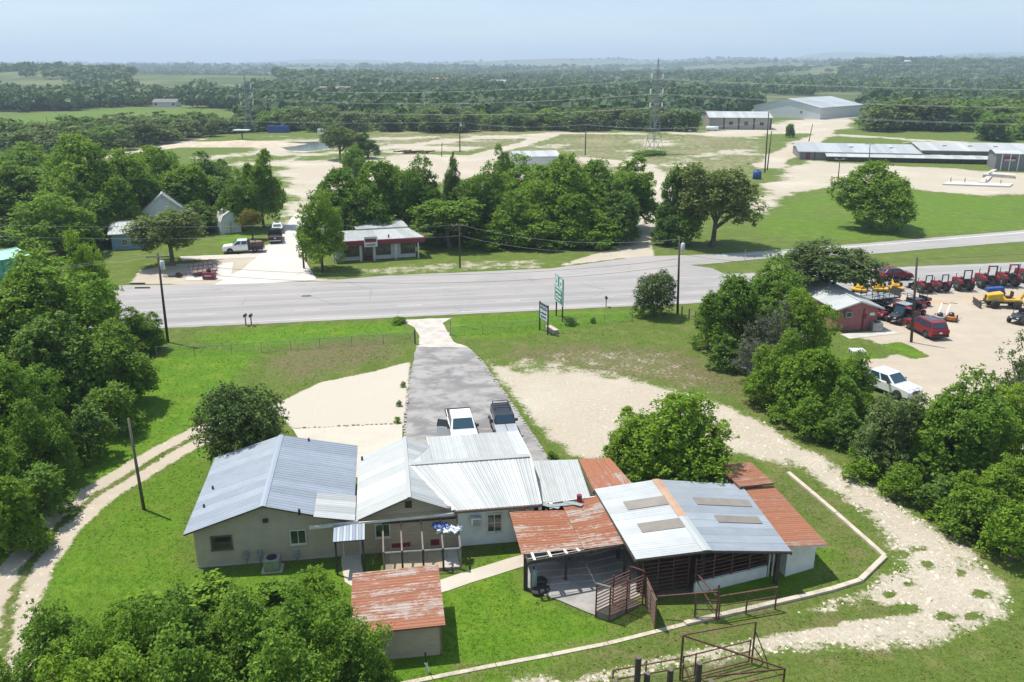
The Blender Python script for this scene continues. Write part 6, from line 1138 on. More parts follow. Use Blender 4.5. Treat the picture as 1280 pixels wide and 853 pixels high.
# ------------------------------------------------------------ vehicles (built at the origin, nose along +x, then moved)
def wheel(t, x, y, r, w=.24, rim='rim', name='wheel', hub=.62):
    s = 1 if y > 0 else -1; c = (x, y, r)
    o = MB().lathe(c, [(r*hub, -w/2), (r*.93, -w/2), (r, -w*.32), (r, w*.32), (r*.93, w/2), (r*hub, w/2)], 18, 'y').build(name, W_['tyre'], t, True, local=True)
    m = MB().lathe(c, [(r*hub*1.02, -w*.36), (r*hub*1.02, w*.36)], 14, 'y'); y0 = c[1]+s*w*.36
    for k in range(5): a = k*1.2566; m.bar((x, y0+s*.012, r), (x+math.cos(a)*r*hub*.95, y0+s*.012, r+math.sin(a)*r*hub*.95), r*.16, .03)
    m.build('rim', W_[rim], o, local=True); return o
def face(mb, q, s0, s1, t0, t1, off=.012, th=.02):
    q = [np.array(p, float) for p in q]; n = np.cross(q[1]-q[0], q[3]-q[0]); n /= np.linalg.norm(n)
    f = lambda s, t: (q[0]*(1-s)+q[1]*s)*(1-t)+(q[3]*(1-s)+q[2]*s)*t
    c = [f(s0, t0), f(s1, t0), f(s1, t1), f(s0, t1)]; return mb.hexa([p+n*(off-th) for p in c], [p+n*off for p in c])
def car(name, label, cat, kind, paint, loc, rz, lower=None, door_open=False, load=None, plate=True, rim='rim'):
    t = thing(name, label, cat); S = dict(
        pickup=dict(L=5.9, W=2.02, zb=.42, hood=1.12, belt=1.22, hx=1.25, wx=1.85, wr=-1.75, r=.40, cab=(-1.35, 1.45, -1.15, .55, 1.92)),
        suv=dict(L=5.25, W=2.04, zb=.36, hood=1.08, belt=1.16, hx=1.25, wx=1.6, wr=-1.5, r=.40, cab=(-2.5, 1.35, -2.15, .45, 1.88)),
        jeep=dict(L=4.4, W=1.72, zb=.5, hood=1.16, belt=1.2, hx=.72, wx=1.42, wr=-1.35, r=.42, cab=(-2.1, .78, -2.02, .45, 1.86)),
        crossover=dict(L=4.55, W=1.84, zb=.32, hood=.98, belt=1.06, hx=1.15, wx=1.4, wr=-1.3, r=.35, cab=(-2.2, 1.3, -1.5, .2, 1.64)),
        flatbed=dict(L=6.2, W=2.02, zb=.45, hood=1.2, belt=1.28, hx=1.5, wx=2.0, wr=-1.7, r=.42, cab=(-.7, 1.65, -.62, .8, 1.98)))[kind]
    L, W, zb, hood, belt, hx, wx, wr, r = (S[k] for k in ('L', 'W', 'zb', 'hood', 'belt', 'hx', 'wx', 'wr', 'r')); x0, x1, xa, xb, zr = S['cab']; h = L/2; ra = r*1.18
    def arch(cx): return [(cx-ra*math.cos(a), r+ra*math.sin(a)*.98) for a in np.linspace(.25, math.pi-.25, 8)]
    def arch2(cx): return [(cx-ra, zb)]+[p for p in arch(cx) if p[1] > zb]+[(cx+ra, zb)]
    rear_top = belt if kind != 'pickup' else belt
    rx = -h
    if kind in ('pickup', 'flatbed'): cabr = x0
    else: cabr = rx
    if kind == 'pickup': pr = [(x0-.02, zb), (wx-ra, zb)]+arch2(wx)[1:]+[(h-.08, zb), (h, zb+.2), (h-.02, hood-.18), (h-.16, hood-.03), (hx, belt), (x0-.02, belt)]
    elif kind == 'flatbed': pr = [(x0-.02, zb), (wx-ra, zb)]+arch2(wx)[1:]+[(h-.08, zb), (h, zb+.2), (h-.02, hood-.18), (h-.16, hood-.03), (hx, belt), (x0-.02, belt)]
    else: pr = [(rx+.08, zb)]+arch2(wr)+arch2(wx)+[(h-.08, zb), (h, zb+.2), (h-.03, hood-.25), (h-(.25 if kind != 'jeep' else .05), hood-.05), (hx, belt), (rx+.04, belt), (rx, zb+.35)]
    MB().prism(pr, -W/2, W/2).build('body', W_[paint], t, local=True, bevel=.05)
    MB().box(rx+.15, h-.2, -W/2+.16, W/2-.16, zb-.08, belt-.12).build('chassis', W_['black'], t, local=True)
    wb, wt = W/2*.97, W/2*(.80 if kind != 'jeep' else .88)
    B = [(x0, -wb, belt-.01), (x1, -wb, belt-.01), (x1, wb, belt-.01), (x0, wb, belt-.01)]; Tp = [(xa, -wt, zr), (xb, -wt, zr), (xb, wt, zr), (xa, wt, zr)]
    roofm = 'dark_paint' if kind == 'jeep' else paint
    cab = MB().hexa(B, Tp).build('cab', W_[roofm], t, local=True, bevel=.06)
    wsq = (B[1], B[2], Tp[2], Tp[1]); face(MB(), wsq, .06, .94, .08, .92).build('windshield', W_['carglass'], t, local=True) if False else None
    def g_(nm, q, *a): m = MB(); face(m, q, *a); return m.build(nm, W_['carglass'], t, local=True)
    g_('windshield', wsq, .06, .94, .10, .92); g_('rear_window', (B[3], B[0], Tp[0], Tp[3]), .1, .9, .25, .88)
    cuts = [(.04, .47), (.53, .93)] if kind in ('pickup', 'flatbed') else [(.06, .32), (.36, .62), (.66, .94)]
    for c0, c1 in cuts: g_('side_window', (B[0], B[1], Tp[1], Tp[0]), c0, c1, .14, .86); g_('side_window', (B[2], B[3], Tp[3], Tp[2]), 1-c1, 1-c0, .14, .86)
    for x in (wx, wr):
        for s in (-1, 1): wheel(t, x, s*(W/2-.13), r, rim=rim)
    for s in (-1, 1):
        MB().box(h-.1, h+.015, s*(W/2-.32)-.2, s*(W/2-.32)+.2, hood-.36, hood-.17).build('headlight', W_['lens'], t, local=True); MB().box(x1-.62, x1-.42, s*(W/2+.12)-.1, s*(W/2+.12)+.1, belt+.02, belt+.2).build('mirror', W_['black' if kind != 'crossover' else paint], t, local=True)
        MB().box(rx-.02, rx+.1, s*(W/2-.12)-.1, s*(W/2-.12)+.1, belt-.42, belt-.05).build('taillight', W_['light_red'], t, local=True)
        if kind != 'jeep':
            for xx in ((x0+x1)/2-.1, x0+.5): MB().box(xx, xx+.16, s*(W/2)-.015, s*(W/2)+.02, belt-.16, belt-.11).build('handle', W_['dark_trim'], t, local=True)
    MB().box(h-.06, h+.06, -W/2+.05, W/2-.05, zb-.02, zb+.2).build('bumper', W_['galv' if kind in ('pickup', 'flatbed') else 'black'], t, local=True); MB().box(rx-.07, rx+.06, -W/2+.05, W/2-.05, zb, zb+.2).build('bumper', W_['galv' if kind in ('pickup', 'flatbed') else 'black'], t, local=True)
    MB().box(h-.03, h+.012, -.5, .5, hood-.42, hood-.16).build('grille', W_['black'], t, local=True)
    if plate: MB().box(rx-.045, rx-.0, -.16, .16, belt-.4, belt-.26).build('number_plate', W_['lens'], t, local=True)
    if kind == 'pickup':
        m = MB(); z0 = .72
        for s in (-1, 1):
            y0, y1 = (s*W/2, s*(W/2-.1)) if s > 0 else (-W/2, -W/2+.1)
            m.prism([(rx, zb+.1)]+arch2(wr)+[(x0-.03, zb), (x0-.03, belt), (rx, belt)], min(y0, y1), max(y0, y1))
        m.build('bed_side', W_[paint], t, local=True); MB().box(rx, rx+.08, -W/2+.1, W/2-.1, zb+.12, belt).build('tailgate', W_[paint], t, local=True)
        MB().box(rx+.08, x0-.03, -W/2+.1, W/2-.1, .66, .72).build('bed_floor', W_['black'], t, local=True); MB().box(rx-.01, rx+.09, -W/2, W/2, belt+.001, belt+.03).build('bed_rail', W_['black'], t, local=True)
        for s in (-1, 1): MB().box(rx+.1, x0-.05, s*W/2-.07, s*W/2+.03, belt+.001, belt+.03).build('bed_rail', W_['black'], t, local=True)
    if kind == 'flatbed':
        MB().box(rx, x0-.1, -1.1, 1.1, .95, 1.07).build('flat_bed', W_['dark_trim'], t, local=True)
        for xx in np.linspace(rx+.1, x0-.2, 5):
            for s in (-1.07, 1.07): MB().box(xx-.03, xx+.03, s-.03, s+.03, 1.07, 1.75).build('stake', W_['rustpipe'], t, local=True)
        for s in (-1.07, 1.07):
            for z in (1.3, 1.6): MB().box(rx, x0-.15, s-.02, s+.02, z, z+.08).build('side_rail', W_['rustpipe'], t, local=True)
        MB().box(x0-.16, x0-.08, -1.05, 1.05, 1.07, 2.0).build('headboard', W_['dark_trim'], t, local=True)
    if kind == 'jeep':
        for x in (wx, wr):
            for s in (-1, 1): m = MB(); m.prism([(x-ra-.05, r+.2), (x-ra*.75, r+ra+.02), (x+ra*.75, r+ra+.02), (x+ra+.05, r+.2), (x+ra*.95, r+.2), (x+ra*.7, r+ra-.04), (x-ra*.7, r+ra-.04), (x-ra*.95, r+.2)], min(s*W/2, s*(W/2+.16)), max(s*W/2, s*(W/2+.16))); m.build('fender_flare', W_['black'], t, local=True)
        m = MB()
        for y in (-.62, .62): m.bar((-2.0, y, zr+.2), (-.55, y, zr+.2), .05)
        for x in (-2.0, -1.5, -1.05, -.55): m.bar((x, -.62, zr+.2), (x, .62, zr+.2), .045)
        for x in (-1.95, -.6):
            for y in (-.62, .62): m.bar((x, y, zr-.02), (x, y, zr+.2), .045)
        m.build('roof_rack', W_['black'], t, local=True)
        MB().lathe((rx-.18, 0, 1.05), [(.2, -.12), (.38, -.1), (.4, 0), (.38, .1), (.2, .12)], 16, 'x').build('spare_wheel', W_['tyre'], t, True, local=True)
        m = MB(); m.box(.72, 1.9, -.02, .02, hood+.03, hood+.045); m.build('hood_vent', W_['black'], t, local=True)
    if door_open:
        hx_ = .82; a = math.radians(150); c, s = math.cos(a), math.sin(a); yy = -W/2
        def D(u, v, z): return (hx_+(-u)*math.cos(math.radians(62))-v*.0, yy-u*math.sin(math.radians(62))-v*.0, z)
        m = MB(); q0, q1 = D(0, 0, 0), D(1.08, 0, 0); m.bar((q0[0], q0[1], (zb+belt)/2+.03), (q1[0], q1[1], (zb+belt)/2+.03), .09, belt-zb-.06); d = m.build('open_door', W_[paint], t, local=True)
        m = MB(); m.hexa([(q0[0], q0[1]-.02, belt), (q1[0], q1[1]-.02, belt), (q1[0], q1[1]+.02, belt), (q0[0], q0[1]+.02, belt)], [(lerp(q0, q1, .35)[0], lerp(q0, q1, .35)[1]-.02+.12, zr-.12), (q1[0], q1[1]-.02+.12, zr-.12), (q1[0], q1[1]+.14, zr-.12), (lerp(q0, q1, .35)[0], lerp(q0, q1, .35)[1]+.14, zr-.12)]); m.build('pane', W_['carglass'], d, local=True)
        m = MB(); m.bar((q1[0]+.02, q1[1], belt), (q1[0], q1[1]+.12, zr-.1), .06); m.build('door_frame', W_['black'], d, local=True)
    if kind in ('suv', 'crossover'):
        for s in (-1, 1):
            MB().box(wr+ra, wx-ra, min(s*W/2-.01, s*(W/2+.02)), max(s*W/2-.01, s*(W/2+.02)), zb-.02, zb+.16).build('rocker_trim', W_['black'], t, local=True); MB().bar((xa+.2, s*(wt-.06), zr+.06), (xb-.15, s*(wt-.06), zr+.06), .05).build('roof_rail', W_['galv'], t, local=True)
            for cx in (wx, wr): m = MB(); n = 10; ang = np.linspace(.1, math.pi-.1, n); outer = [(cx-(ra+.05)*math.cos(a), r+(ra+.05)*math.sin(a)) for a in ang]; inner = [(cx-(ra-.03)*math.cos(a), r+(ra-.03)*math.sin(a)) for a in ang]; m.prism(outer+inner[::-1], min(s*(W/2-.01), s*(W/2+.025)), max(s*(W/2-.01), s*(W/2+.025))); m.build('arch_trim', W_['black'], t, local=True)
        MB().box(xa+.7, xb-.5, -.42, .42, zr+.002, zr+.02).build('sunroof', W_['carglass'], t, local=True)
    if load: load(t)
    t.location = loc; t.rotation_euler = (0, 0, rz); return t
def aim(rear, front, z=0): a, b = g(*rear, z), g(*front, z); return math.atan2(b[1]-a[1], b[0]-a[0])
def at_roof(px, py, z, rz, x): p = g(px, py, z); return (p[0]-x*math.cos(rz), p[1]-x*math.sin(rz), .025)
rz = aim((570.5, 512), (580, 545), 1.2); car('pickup_truck', 'white pickup truck with its passenger side door open on the driveway', 'pickup truck', 'pickup', 'white_paint', at_roof(576.2, 516.5, 1.92, rz, -.3), rz, door_open=True)
rz = aim((622, 506), (635.5, 541), 1.3); car('off_road_car', 'silver grey boxy off road car with a dark roof and roof rack on the driveway', 'car', 'jeep', 'grey_paint', at_roof(627.8, 511.5, 1.86, rz, -.75), rz, rim='black')
def mid(a, b): return ((a[0]+b[0])/2, (a[1]+b[1])/2)
p = g(1156, 417); rz = aim((1171, 424), (1139, 408)); car('sport_utility_car', 'shiny red sport utility car parked on the gravel beside the plain dark pole', 'car', 'suv', 'red_paint', (p[0], p[1], .02), rz)
p = g(1117.5, 349.5); car('car', 'dark red car driving on the highway past the tractors', 'car', 'crossover', 'red_paint', (p[0], p[1], .04), math.atan(.168))
p = g(1107, 489); rz = aim((1080, 474), (1134, 494)); car('pickup_truck', 'white double cab pickup truck half hidden by the hedge at the tractor lot', 'pickup truck', 'pickup', 'white_paint', (p[0], p[1], .02), rz)
def hay(t):
    for k, (x, y) in enumerate(((-1.3, -.5), (-1.5, .5), (-2.3, -.4), (-2.5, .45))): MB().hexa([(x-.45, y-.45, 1.08), (x+.45, y-.45, 1.08), (x+.45, y+.45, 1.08), (x-.45, y+.45, 1.08)], [(x-.4, y-.4, 1.55+.1*(k % 2)), (x+.38, y-.42, 1.6), (x+.4, y+.4, 1.5), (x-.42, y+.38, 1.6)]).build('bundle', W_['brown_trim' if k % 2 else 'wood'], t, local=True)
p = g(305, 315.5); car('pickup_truck', 'white pickup truck with a loaded stake bed on the drive by the street', 'pickup truck', 'flatbed', 'white_paint', (p[0], p[1], .05), aim((325, 315), (284, 317)), load=hay)
p = g(345, 301); rz = aim((344, 310), (346.5, 293)); car('pickup_truck', 'dark pickup truck seen from behind at the edge of the street', 'pickup truck', 'flatbed', 'dark_paint', (p[0], p[1], .05), rz)
p = g(347.5, 290); car('car', 'white car parked ahead of the dark pickup truck on the street', 'car', 'crossover', 'white_paint', (p[0], p[1], .05), rz)
# ------------------------------------------------------------ tractors and garden machines
def tractor(label, px, py, rz, s=1.0, flag=False, loader=False):
    t = thing('tractor', label, 'tractor'); m = lambda: MB()
    B = lambda nm, mb, mat, p=None, **k: mb.build(nm, W_[mat], p or t, local=True, **k)
    B('hood', m().hexa([(.1, -.34, .85), (1.55, -.27, .82), (1.55, .27, .82), (.1, .34, .85)], [(.1, -.32, 1.42), (1.5, -.24, 1.24), (1.5, .24, 1.24), (.1, .32, 1.42)]), 'tractor_red', bevel=.05)
    B('grille', m().box(1.55, 1.6, -.24, .24, .6, 1.2), 'black'); B('chassis', m().box(-.7, 1.5, -.22, .22, .5, .86), 'dark_trim'); B('axle', m().box(1.1, 1.3, -.65, .65, .36, .5), 'dark_trim')
    for sd in (-1, 1):
        wheel(t, -.55, sd*.78, .66, .42, 'trim', hub=.5); wheel(t, 1.2, sd*.66, .38, .26, 'trim', hub=.5)
        B('fender', m().prism([(-1.15, 1.0), (-1.0, 1.3), (-.6, 1.45), (-.15, 1.36), (.05, .95), (-.05, .95), (-.25, 1.25), (-.6, 1.34), (-.95, 1.2), (-1.08, .98)], min(sd*.5, sd*.95), max(sd*.5, sd*.95)), 'tractor_red')
        B('headlight', m().box(1.56, 1.62, sd*.18-.07, sd*.18+.07, 1.08, 1.18), 'lens')
    B('floor_plate', m().box(-.3, .3, -.5, .5, .8, .86), 'black'); se = B('seat', m().box(-.75, -.35, -.25, .25, .98, 1.1), 'black'); B('seat_back', m().box(-.82, -.72, -.25, .25, 1.1, 1.5), 'black', se)
    B('steering_wheel', m().lathe((.12, 0, 1.5), [(.18, 0), (.21, .02), (.18, .04)], 12), 'black'); B('steering_column', m().bar((.25, 0, 1.2), (.12, 0, 1.52), .06), 'black'); B('exhaust', m().tube((.9, .2, 1.3), (.9, .2, 1.85), .04), 'dark_trim')
    r = m(); 
    for sd in (-.48, .48): r.bar((-.95, sd, .9), (-.95, sd, 2.55), .11)
    r.bar((-.95, -.53, 2.55), (-.95, .53, 2.55), .11); B('roll_bar', r, 'black'); B('hitch', m().box(-1.35, -.85, -.35, .35, .45, .85), 'black'); B('link_arm', m().bar((-.9, -.3, .6), (-1.5, -.35, .4), .07), 'dark_trim'); B('link_arm', m().bar((-.9, .3, .6), (-1.5, .35, .4), .07), 'dark_trim')
    if flag: f = B('flag_pole', m().tube((-.95, .5, 2.3), (-.95, .5, 2.75), .02), 'galv'); B('flag', m().hexa([(-.95, .5, 2.2), (-1.3, .55, 2.05), (-1.3, .58, 2.05), (-.95, .53, 2.2)], [(-.95, .5, 2.7), (-1.25, .55, 2.5), (-1.25, .58, 2.5), (-.95, .53, 2.7)]), 'light_red', f)
    if loader:
        for sd in (-.5, .5): B('loader_arm', m().bar((.2, sd, 1.3), (1.3, sd, 1.25), .1).bar((1.3, sd, 1.25), (2.1, sd, .5), .1), 'dark_trim')
        B('bucket', m().prism([(2.0, .15), (2.75, .1), (2.75, .16), (2.15, .3), (2.1, .8), (2.0, .8)], -.8, .8), 'dark_trim')
    p = g(px, py); t.location = (p[0], p[1], .01); t.rotation_euler = (0, 0, rz); t.scale = (s, s, s); return t
tr = math.radians(100)
for lb, px, py, s, fl, ld in (('small red tractor at the left end of the row, with a dark front loader', 1153, 365, .92, False, True), ('small red tractor, second in the row from the dark loader', 1173, 364, .92, False, False), ('red tractor in the middle of the row, without a flag', 1200.5, 362, 1.08, False, False), ('large red tractor flying a red flag, left one of the flagged pair', 1230, 359, 1.2, True, False), ('large red tractor flying a red flag, right one of the flagged pair', 1256, 357, 1.2, True, False), ('red tractor at the right frame edge, last of the row', 1281, 352, 1.2, False, False)):
    tractor(lb, px, py, tr+R.uniform(-.1, .1), s, fl, ld)
def utv(label, px, py, rz, mat, roof='dark_paint', s=1.0, hasroof=True):
    t = thing('utility_vehicle', label, 'utility vehicle'); m = MB; B = lambda nm, mb, mt, p=None, **k: mb.build(nm, W_[mt], p or t, local=True, **k)
    B('hood', m().hexa([(.65, -.62, .55), (1.5, -.5, .5), (1.5, .5, .5), (.65, .62, .55)], [(.65, -.6, 1.05), (1.4, -.42, .85), (1.4, .42, .85), (.65, .6, 1.05)]), mat, bevel=.05); B('tub', m().box(-.65, .65, -.65, .65, .38, .72), mat, bevel=.04); B('cargo_bed', m().box(-1.5, -.7, -.66, .66, .7, 1.05), mat); B('bed_floor', m().box(-1.45, -.75, -.6, .6, 1.052, 1.06), 'black')
    for x in (.98, -.98):
        for sd in (-1, 1): wheel(t, x, sd*.66, .33, .26, 'rim', hub=.5)
    se = B('seat', m().box(-.5, -.05, -.55, .55, .72, .9), 'black'); B('seat_back', m().box(-.62, -.48, -.55, .55, .9, 1.35), 'black', se)
    c = m()
    for sd in (-.6, .6): c.bar((.6, sd, 1.0), (.25, sd*.9, 1.85), .05); c.bar((-.65, sd, .7), (-.6, sd*.9, 1.85), .05); c.bar((.25, sd*.9, 1.85), (-.6, sd*.9, 1.85), .05)
    c.bar((.25, -.54, 1.85), (.25, .54, 1.85), .05); c.bar((-.6, -.54, 1.85), (-.6, .54, 1.85), .05); B('roll_cage', c, 'black')
    if hasroof: B('roof', m().box(-.75, .4, -.62, .62, 1.88, 1.94), roof, bevel=.02); q = ((.63, -.56, 1.05), (.63, .56, 1.05), (.29, .5, 1.82), (.29, -.5, 1.82)); f = m(); face(f, q, .02, .98, .02, .98); B('windshield', f, 'carglass')
    B('steering_wheel', m().lathe((.38, .3, 1.15), [(.14, 0), (.17, .02), (.14, .04)], 10), 'black')
    for sd in (-1, 1): B('headlight', m().box(1.38, 1.48, sd*.32-.1, sd*.32+.1, .66, .76), 'lens')
    p = g(px, py); t.location = (p[0], p[1], .01); t.rotation_euler = (0, 0, rz); t.scale = (s, s, s); return t
utv('dark green utility vehicle with a hard grey roof beside the red sport utility car', 1126, 403, aim((1142, 399), (1108, 406)), 'teal' if False else 'dark_paint', 'grey_metal', 1.15)
utv('red utility vehicle nearest the pink building\'s corner', 1107, 398, aim((1120, 394), (1096, 401)), 'tractor_red', 'tractor_red', 1.0, False); utv('red utility vehicle with a dark top, behind the dark green one', 1140, 394, aim((1156, 391), (1126, 397)), 'tractor_red', 'dark_paint', 1.05); utv('red utility vehicle farthest back behind the dark green one', 1131, 386, aim((1150, 384), (1120, 387)), 'tractor_red', 'dark_paint', .95, False)
utv('red utility vehicle without a roof at the far end of the row by the trailer', 1148, 383, aim((1164, 380), (1130, 386)), 'tractor_red', 'tractor_red', .95, False); utv('dark open utility vehicle between the pink building and the black trailer', 1098, 388, aim((1112, 385), (1084, 391)), 'dark_paint', 'dark_paint', .9, False)
utv('dark blue utility vehicle at the right frame edge on the gravel lot', 1275, 403, aim((1290, 397), (1260, 407)), 'dark_paint', 'tarp_blue', 1.1, False)
def rider(label, px, py, rz, s=1.0):
    t = thing('riding_mower', label, 'mower'); m = MB; B = lambda nm, mb, mt, p=None, **k: mb.build(nm, W_[mt], p or t, local=True, **k)
    B('deck', m().slab([(-.2, -.75), (.7, -.75), (.9, -.4), (.9, .4), (.7, .75), (-.2, .75)], .15, .34), 'yellow'); B('body', m().hexa([(-1, -.45, .4), (.3, -.4, .4), (.3, .4, .4), (-1, .45, .4)], [(-.95, -.42, .9), (.2, -.3, .6), (.2, .3, .6), (-.95, .42, .9)]), 'yellow', bevel=.04)
    for sd in (-1, 1): wheel(t, -.6, sd*.55, .32, .28, 'yellow', hub=.5); wheel(t, 1.0, sd*.4, .17, .12, 'yellow', hub=.5)
    se = B('seat', m().box(-.45, .0, -.26, .26, .86, .98), 'black'); B('seat_back', m().box(-.52, -.42, -.26, .26, .98, 1.4), 'black', se); B('engine', m().box(-1.0, -.55, -.3, .3, .9, 1.15), 'black')
    r = m()
    for sd in (-.42, .42): r.bar((-.6, sd, .7), (-.6, sd, 2.0), .06)
    r.bar((-.6, -.45, 2.0), (-.6, .45, 2.0), .06); B('roll_bar', r, 'black')
    for sd in (-.3, .3): B('lever', m().bar((.15, sd, .7), (.2, sd*.5, 1.15), .035), 'black')
    p = g(px, py); t.location = (p[0], p[1], .01); t.rotation_euler = (0, 0, rz); t.scale = (s, s, s); return t
for lb, px, py in (('yellow riding mower nearest the white roof of the pink building', 1074, 364), ('yellow riding mower in the middle of the three behind the black trailer', 1099, 363), ('yellow riding mower at the right end of the three behind the black trailer', 1119, 362)): rider(lb, px, py, math.radians(250)+R.uniform(-.3, .3), 1.25)
def push(label, px, py, rz, mat):
    t = thing('push_mower', label, 'mower'); m = MB; B = lambda nm, mb, mt, p=None: mb.build(nm, W_[mt], p or t, local=True)
    B('deck', m().slab([(-.5, -.4), (.4, -.4), (.55, 0), (.4, .4), (-.5, .4)], .15, .4), mat); B('engine', m().lathe((0, 0, .4), [(.22, 0), (.24, .2), (.12, .3)], 10), 'black')
    for x in (.35, -.4):
        for sd in (-1, 1): wheel(t, x, sd*.45, .16 if x > 0 else .22, .1, 'trim', hub=.5)
    r = m()
    for sd in (-.3, .3): r.bar((-.5, sd, .35), (-1.35, sd, 1.15), .04)
    r.bar((-1.35, -.3, 1.15), (-1.35, .3, 1.15), .05); B('handle', r, 'galv'); p = g(px, py); t.location = (p[0], p[1], .01); t.rotation_euler = (0, 0, rz); t.scale = (1.4, 1.4, 1.4)
push('grey push mower standing on the gravel behind the red sport utility car', 1174, 401, 4.0, 'grey_metal'); push('orange and black push mower beside the grey one on the gravel', 1188, 401, 4.2, 'orange')
TRN = thing('trencher', 'yellow trencher with a dark front blade and raised rear boom at the right edge', 'trencher'); B = lambda nm, mb, mt, p=None, **k: mb.build(nm, W_[mt], p or TRN, local=True, **k)
B('hood', MB().hexa([(.2, -.6, .7), (1.7, -.5, .7), (1.7, .5, .7), (.2, .6, .7)], [(.2, -.55, 1.55), (1.6, -.45, 1.3), (1.6, .45, 1.3), (.2, .55, 1.55)]), 'yellow', bevel=.06); B('chassis', MB().box(-1.7, 1.7, -.45, .45, .45, .75), 'dark_trim'); B('deck', MB().box(-1.5, .2, -.75, .75, .75, .95), 'yellow')
for x in (.95, -1.1):
    for sd in (-1, 1): wheel(TRN, x, sd*.72, .42, .34, 'yellow', hub=.5)
se = B('seat', MB().box(-.7, -.2, -.28, .28, 1.0, 1.15), 'black'); B('seat_back', MB().box(-.8, -.68, -.28, .28, 1.15, 1.65), 'black', se); B('grille', MB().box(1.66, 1.72, -.15, .15, .8, 1.2), 'dark_trim')
B('blade', MB().prism([(2.35, .1), (2.5, .15), (2.42, .4), (2.5, .7), (2.4, .7), (2.3, .4)], -1.0, 1.0), 'dark_trim'); B('blade_arm', MB().bar((1.2, -.4, .5), (2.4, -.4, .4), .1).bar((1.2, .4, .5), (2.4, .4, .4), .1), 'dark_trim')
B('boom', MB().bar((-1.6, 0, .9), (-2.3, 0, 2.1), .3, .2).bar((-2.3, 0, 2.05), (-3.3, 0, 1.6), .24, .18), 'yellow'); B('dipper', MB().bar((-3.2, 0, 1.7), (-3.4, 0, .6), .16), 'yellow'); B('bucket', MB().prism([(-3.6, .3), (-3.1, .3), (-3.15, .75), (-3.6, .8)], -.25, .25), 'dark_trim'); B('stabiliser', MB().bar((-1.6, -.5, .8), (-1.9, -1.1, .1), .12).bar((-1.6, .5, .8), (-1.9, 1.1, .1), .12), 'yellow')
p = g(1252, 384); TRN.location = (p[0], p[1], .01); TRN.rotation_euler = (0, 0, math.radians(172)); TRN.scale = (1.2, 1.2, 1.2)
t = thing('hay_rake', 'blue implement standing behind the yellow trencher', 'farm implement', g(1243, 369)); p = g(1243, 369)
MB().hexa([(p[0]-1.2, p[1]-.5, .5), (p[0]+1.0, p[1]-.5, .5), (p[0]+1.0, p[1]+.5, .5), (p[0]-1.2, p[1]+.5, .5)], [(p[0]-1.1, p[1]-.4, .95), (p[0]+.9, p[1]-.4, 1.1), (p[0]+.9, p[1]+.4, 1.1), (p[0]-1.1, p[1]+.4, .95)]).build('housing', W_['blue'], t, bevel=.04)
for dx in (-.9, .8): MB().lathe((p[0]+dx, p[1]-.55, .3), [(.15, 0), (.3, .02), (.3, .16), (.15, .18)], 12, 'y').build('wheel', W_['tyre'], t)
def trailer(label, a, b, w, rails, ramp, mat='dark_trim', deckm='wood', z=.55):
    a, b = g(*a), g(*b); W, L, rz = frame_W(a, b); t = thing('trailer', label, 'trailer', a, rz)
    MB().wbox(W, 0, L, 0, w, z, z+.08).build('deck', W_[deckm], t)
    for q in ((0, L, -.06, 0), (0, L, w, w+.06)): MB().wbox(W, *q, z-.08, z+.1).build('frame_rail', W_[mat], t)
    if rails:
        for v in (-.03, w+.03):
            for k in range(6): MB().bar(W(L*k/5, v, z), W(L*k/5, v, z+rails), .06).build('stake', W_[mat], t)
            for zz in (.5, 1): MB().bar(W(0, v, z+rails*zz), W(L, v, z+rails*zz), .05).build('rail', W_[mat], t)
    for v in (-.2, w+.05):
        for u in (L*.45, L*.62):
            c = W(u, v+.08, .32); MB().lathe(c, [(.16, -.1), (.3, -.09), (.32, 0), (.3, .09), (.16, .1)], 12, 'y').build('wheel', W_['tyre'], t)
    if ramp: MB().hexa([W(L+.02, .1, z-.05), W(L+.06, .1, z-.05), W(L+.06, w-.1, z-.05), W(L+.02, w-.1, z-.05)], [W(L+.3, .1, z+ramp), W(L+.34, .1, z+ramp), W(L+.34, w-.1, z+ramp), W(L+.3, w-.1, z+ramp)]).build('ramp', W_[mat], t)
    MB().bar(W(0, w/2, z-.05), W(-1.2, w/2, .45), .1).build('tongue', W_[mat], t); return t
trailer('black rail sided trailer behind the utility vehicles at the pink building', (1089, 381), (1124, 377), 1.9, .95, 1.0, deckm='grey_metal'); trailer('red framed empty trailer on the pale slab left of the street', (242, 347), (272, 343), 1.9, 1.0, 0, 'maroon')
t = thing('tool_chest', 'red equipment box standing before the red framed trailer', 'box', g(262, 349)); p = g(262, 349); MB().box(p[0]-.8, p[0]+.8, p[1]-.5, p[1]+.5, .04, 1.0).build('case', W_['maroon'], t, bevel=.04); MB().box(p[0]-.5, p[0]+.5, p[1]-.53, p[1]-.5, .5, .62).build('panel', W_['trim'], t); MB().lathe((p[0], p[1], 1.0), [(.3, 0), (.32, .45), (.15, .6)], 10).build('motor', W_['black'], t)
t = thing('engine_hoist', 'small dark machine part lying on the dirt lot left of the red trailer', 'machine', g(220, 347)); p = g(220, 347); MB().bar((p[0]-1, p[1], .15), (p[0]+.9, p[1]+.2, .2), .18).build('frame', W_['dark_trim'], t); MB().lathe((p[0]+.4, p[1], .35), [(.15, -.2), (.4, -.18), (.4, .18), (.15, .2)], 10, 'y').build('wheel', W_['tyre'], t)
a, b = g(165.5, 356), g(172, 355.5)
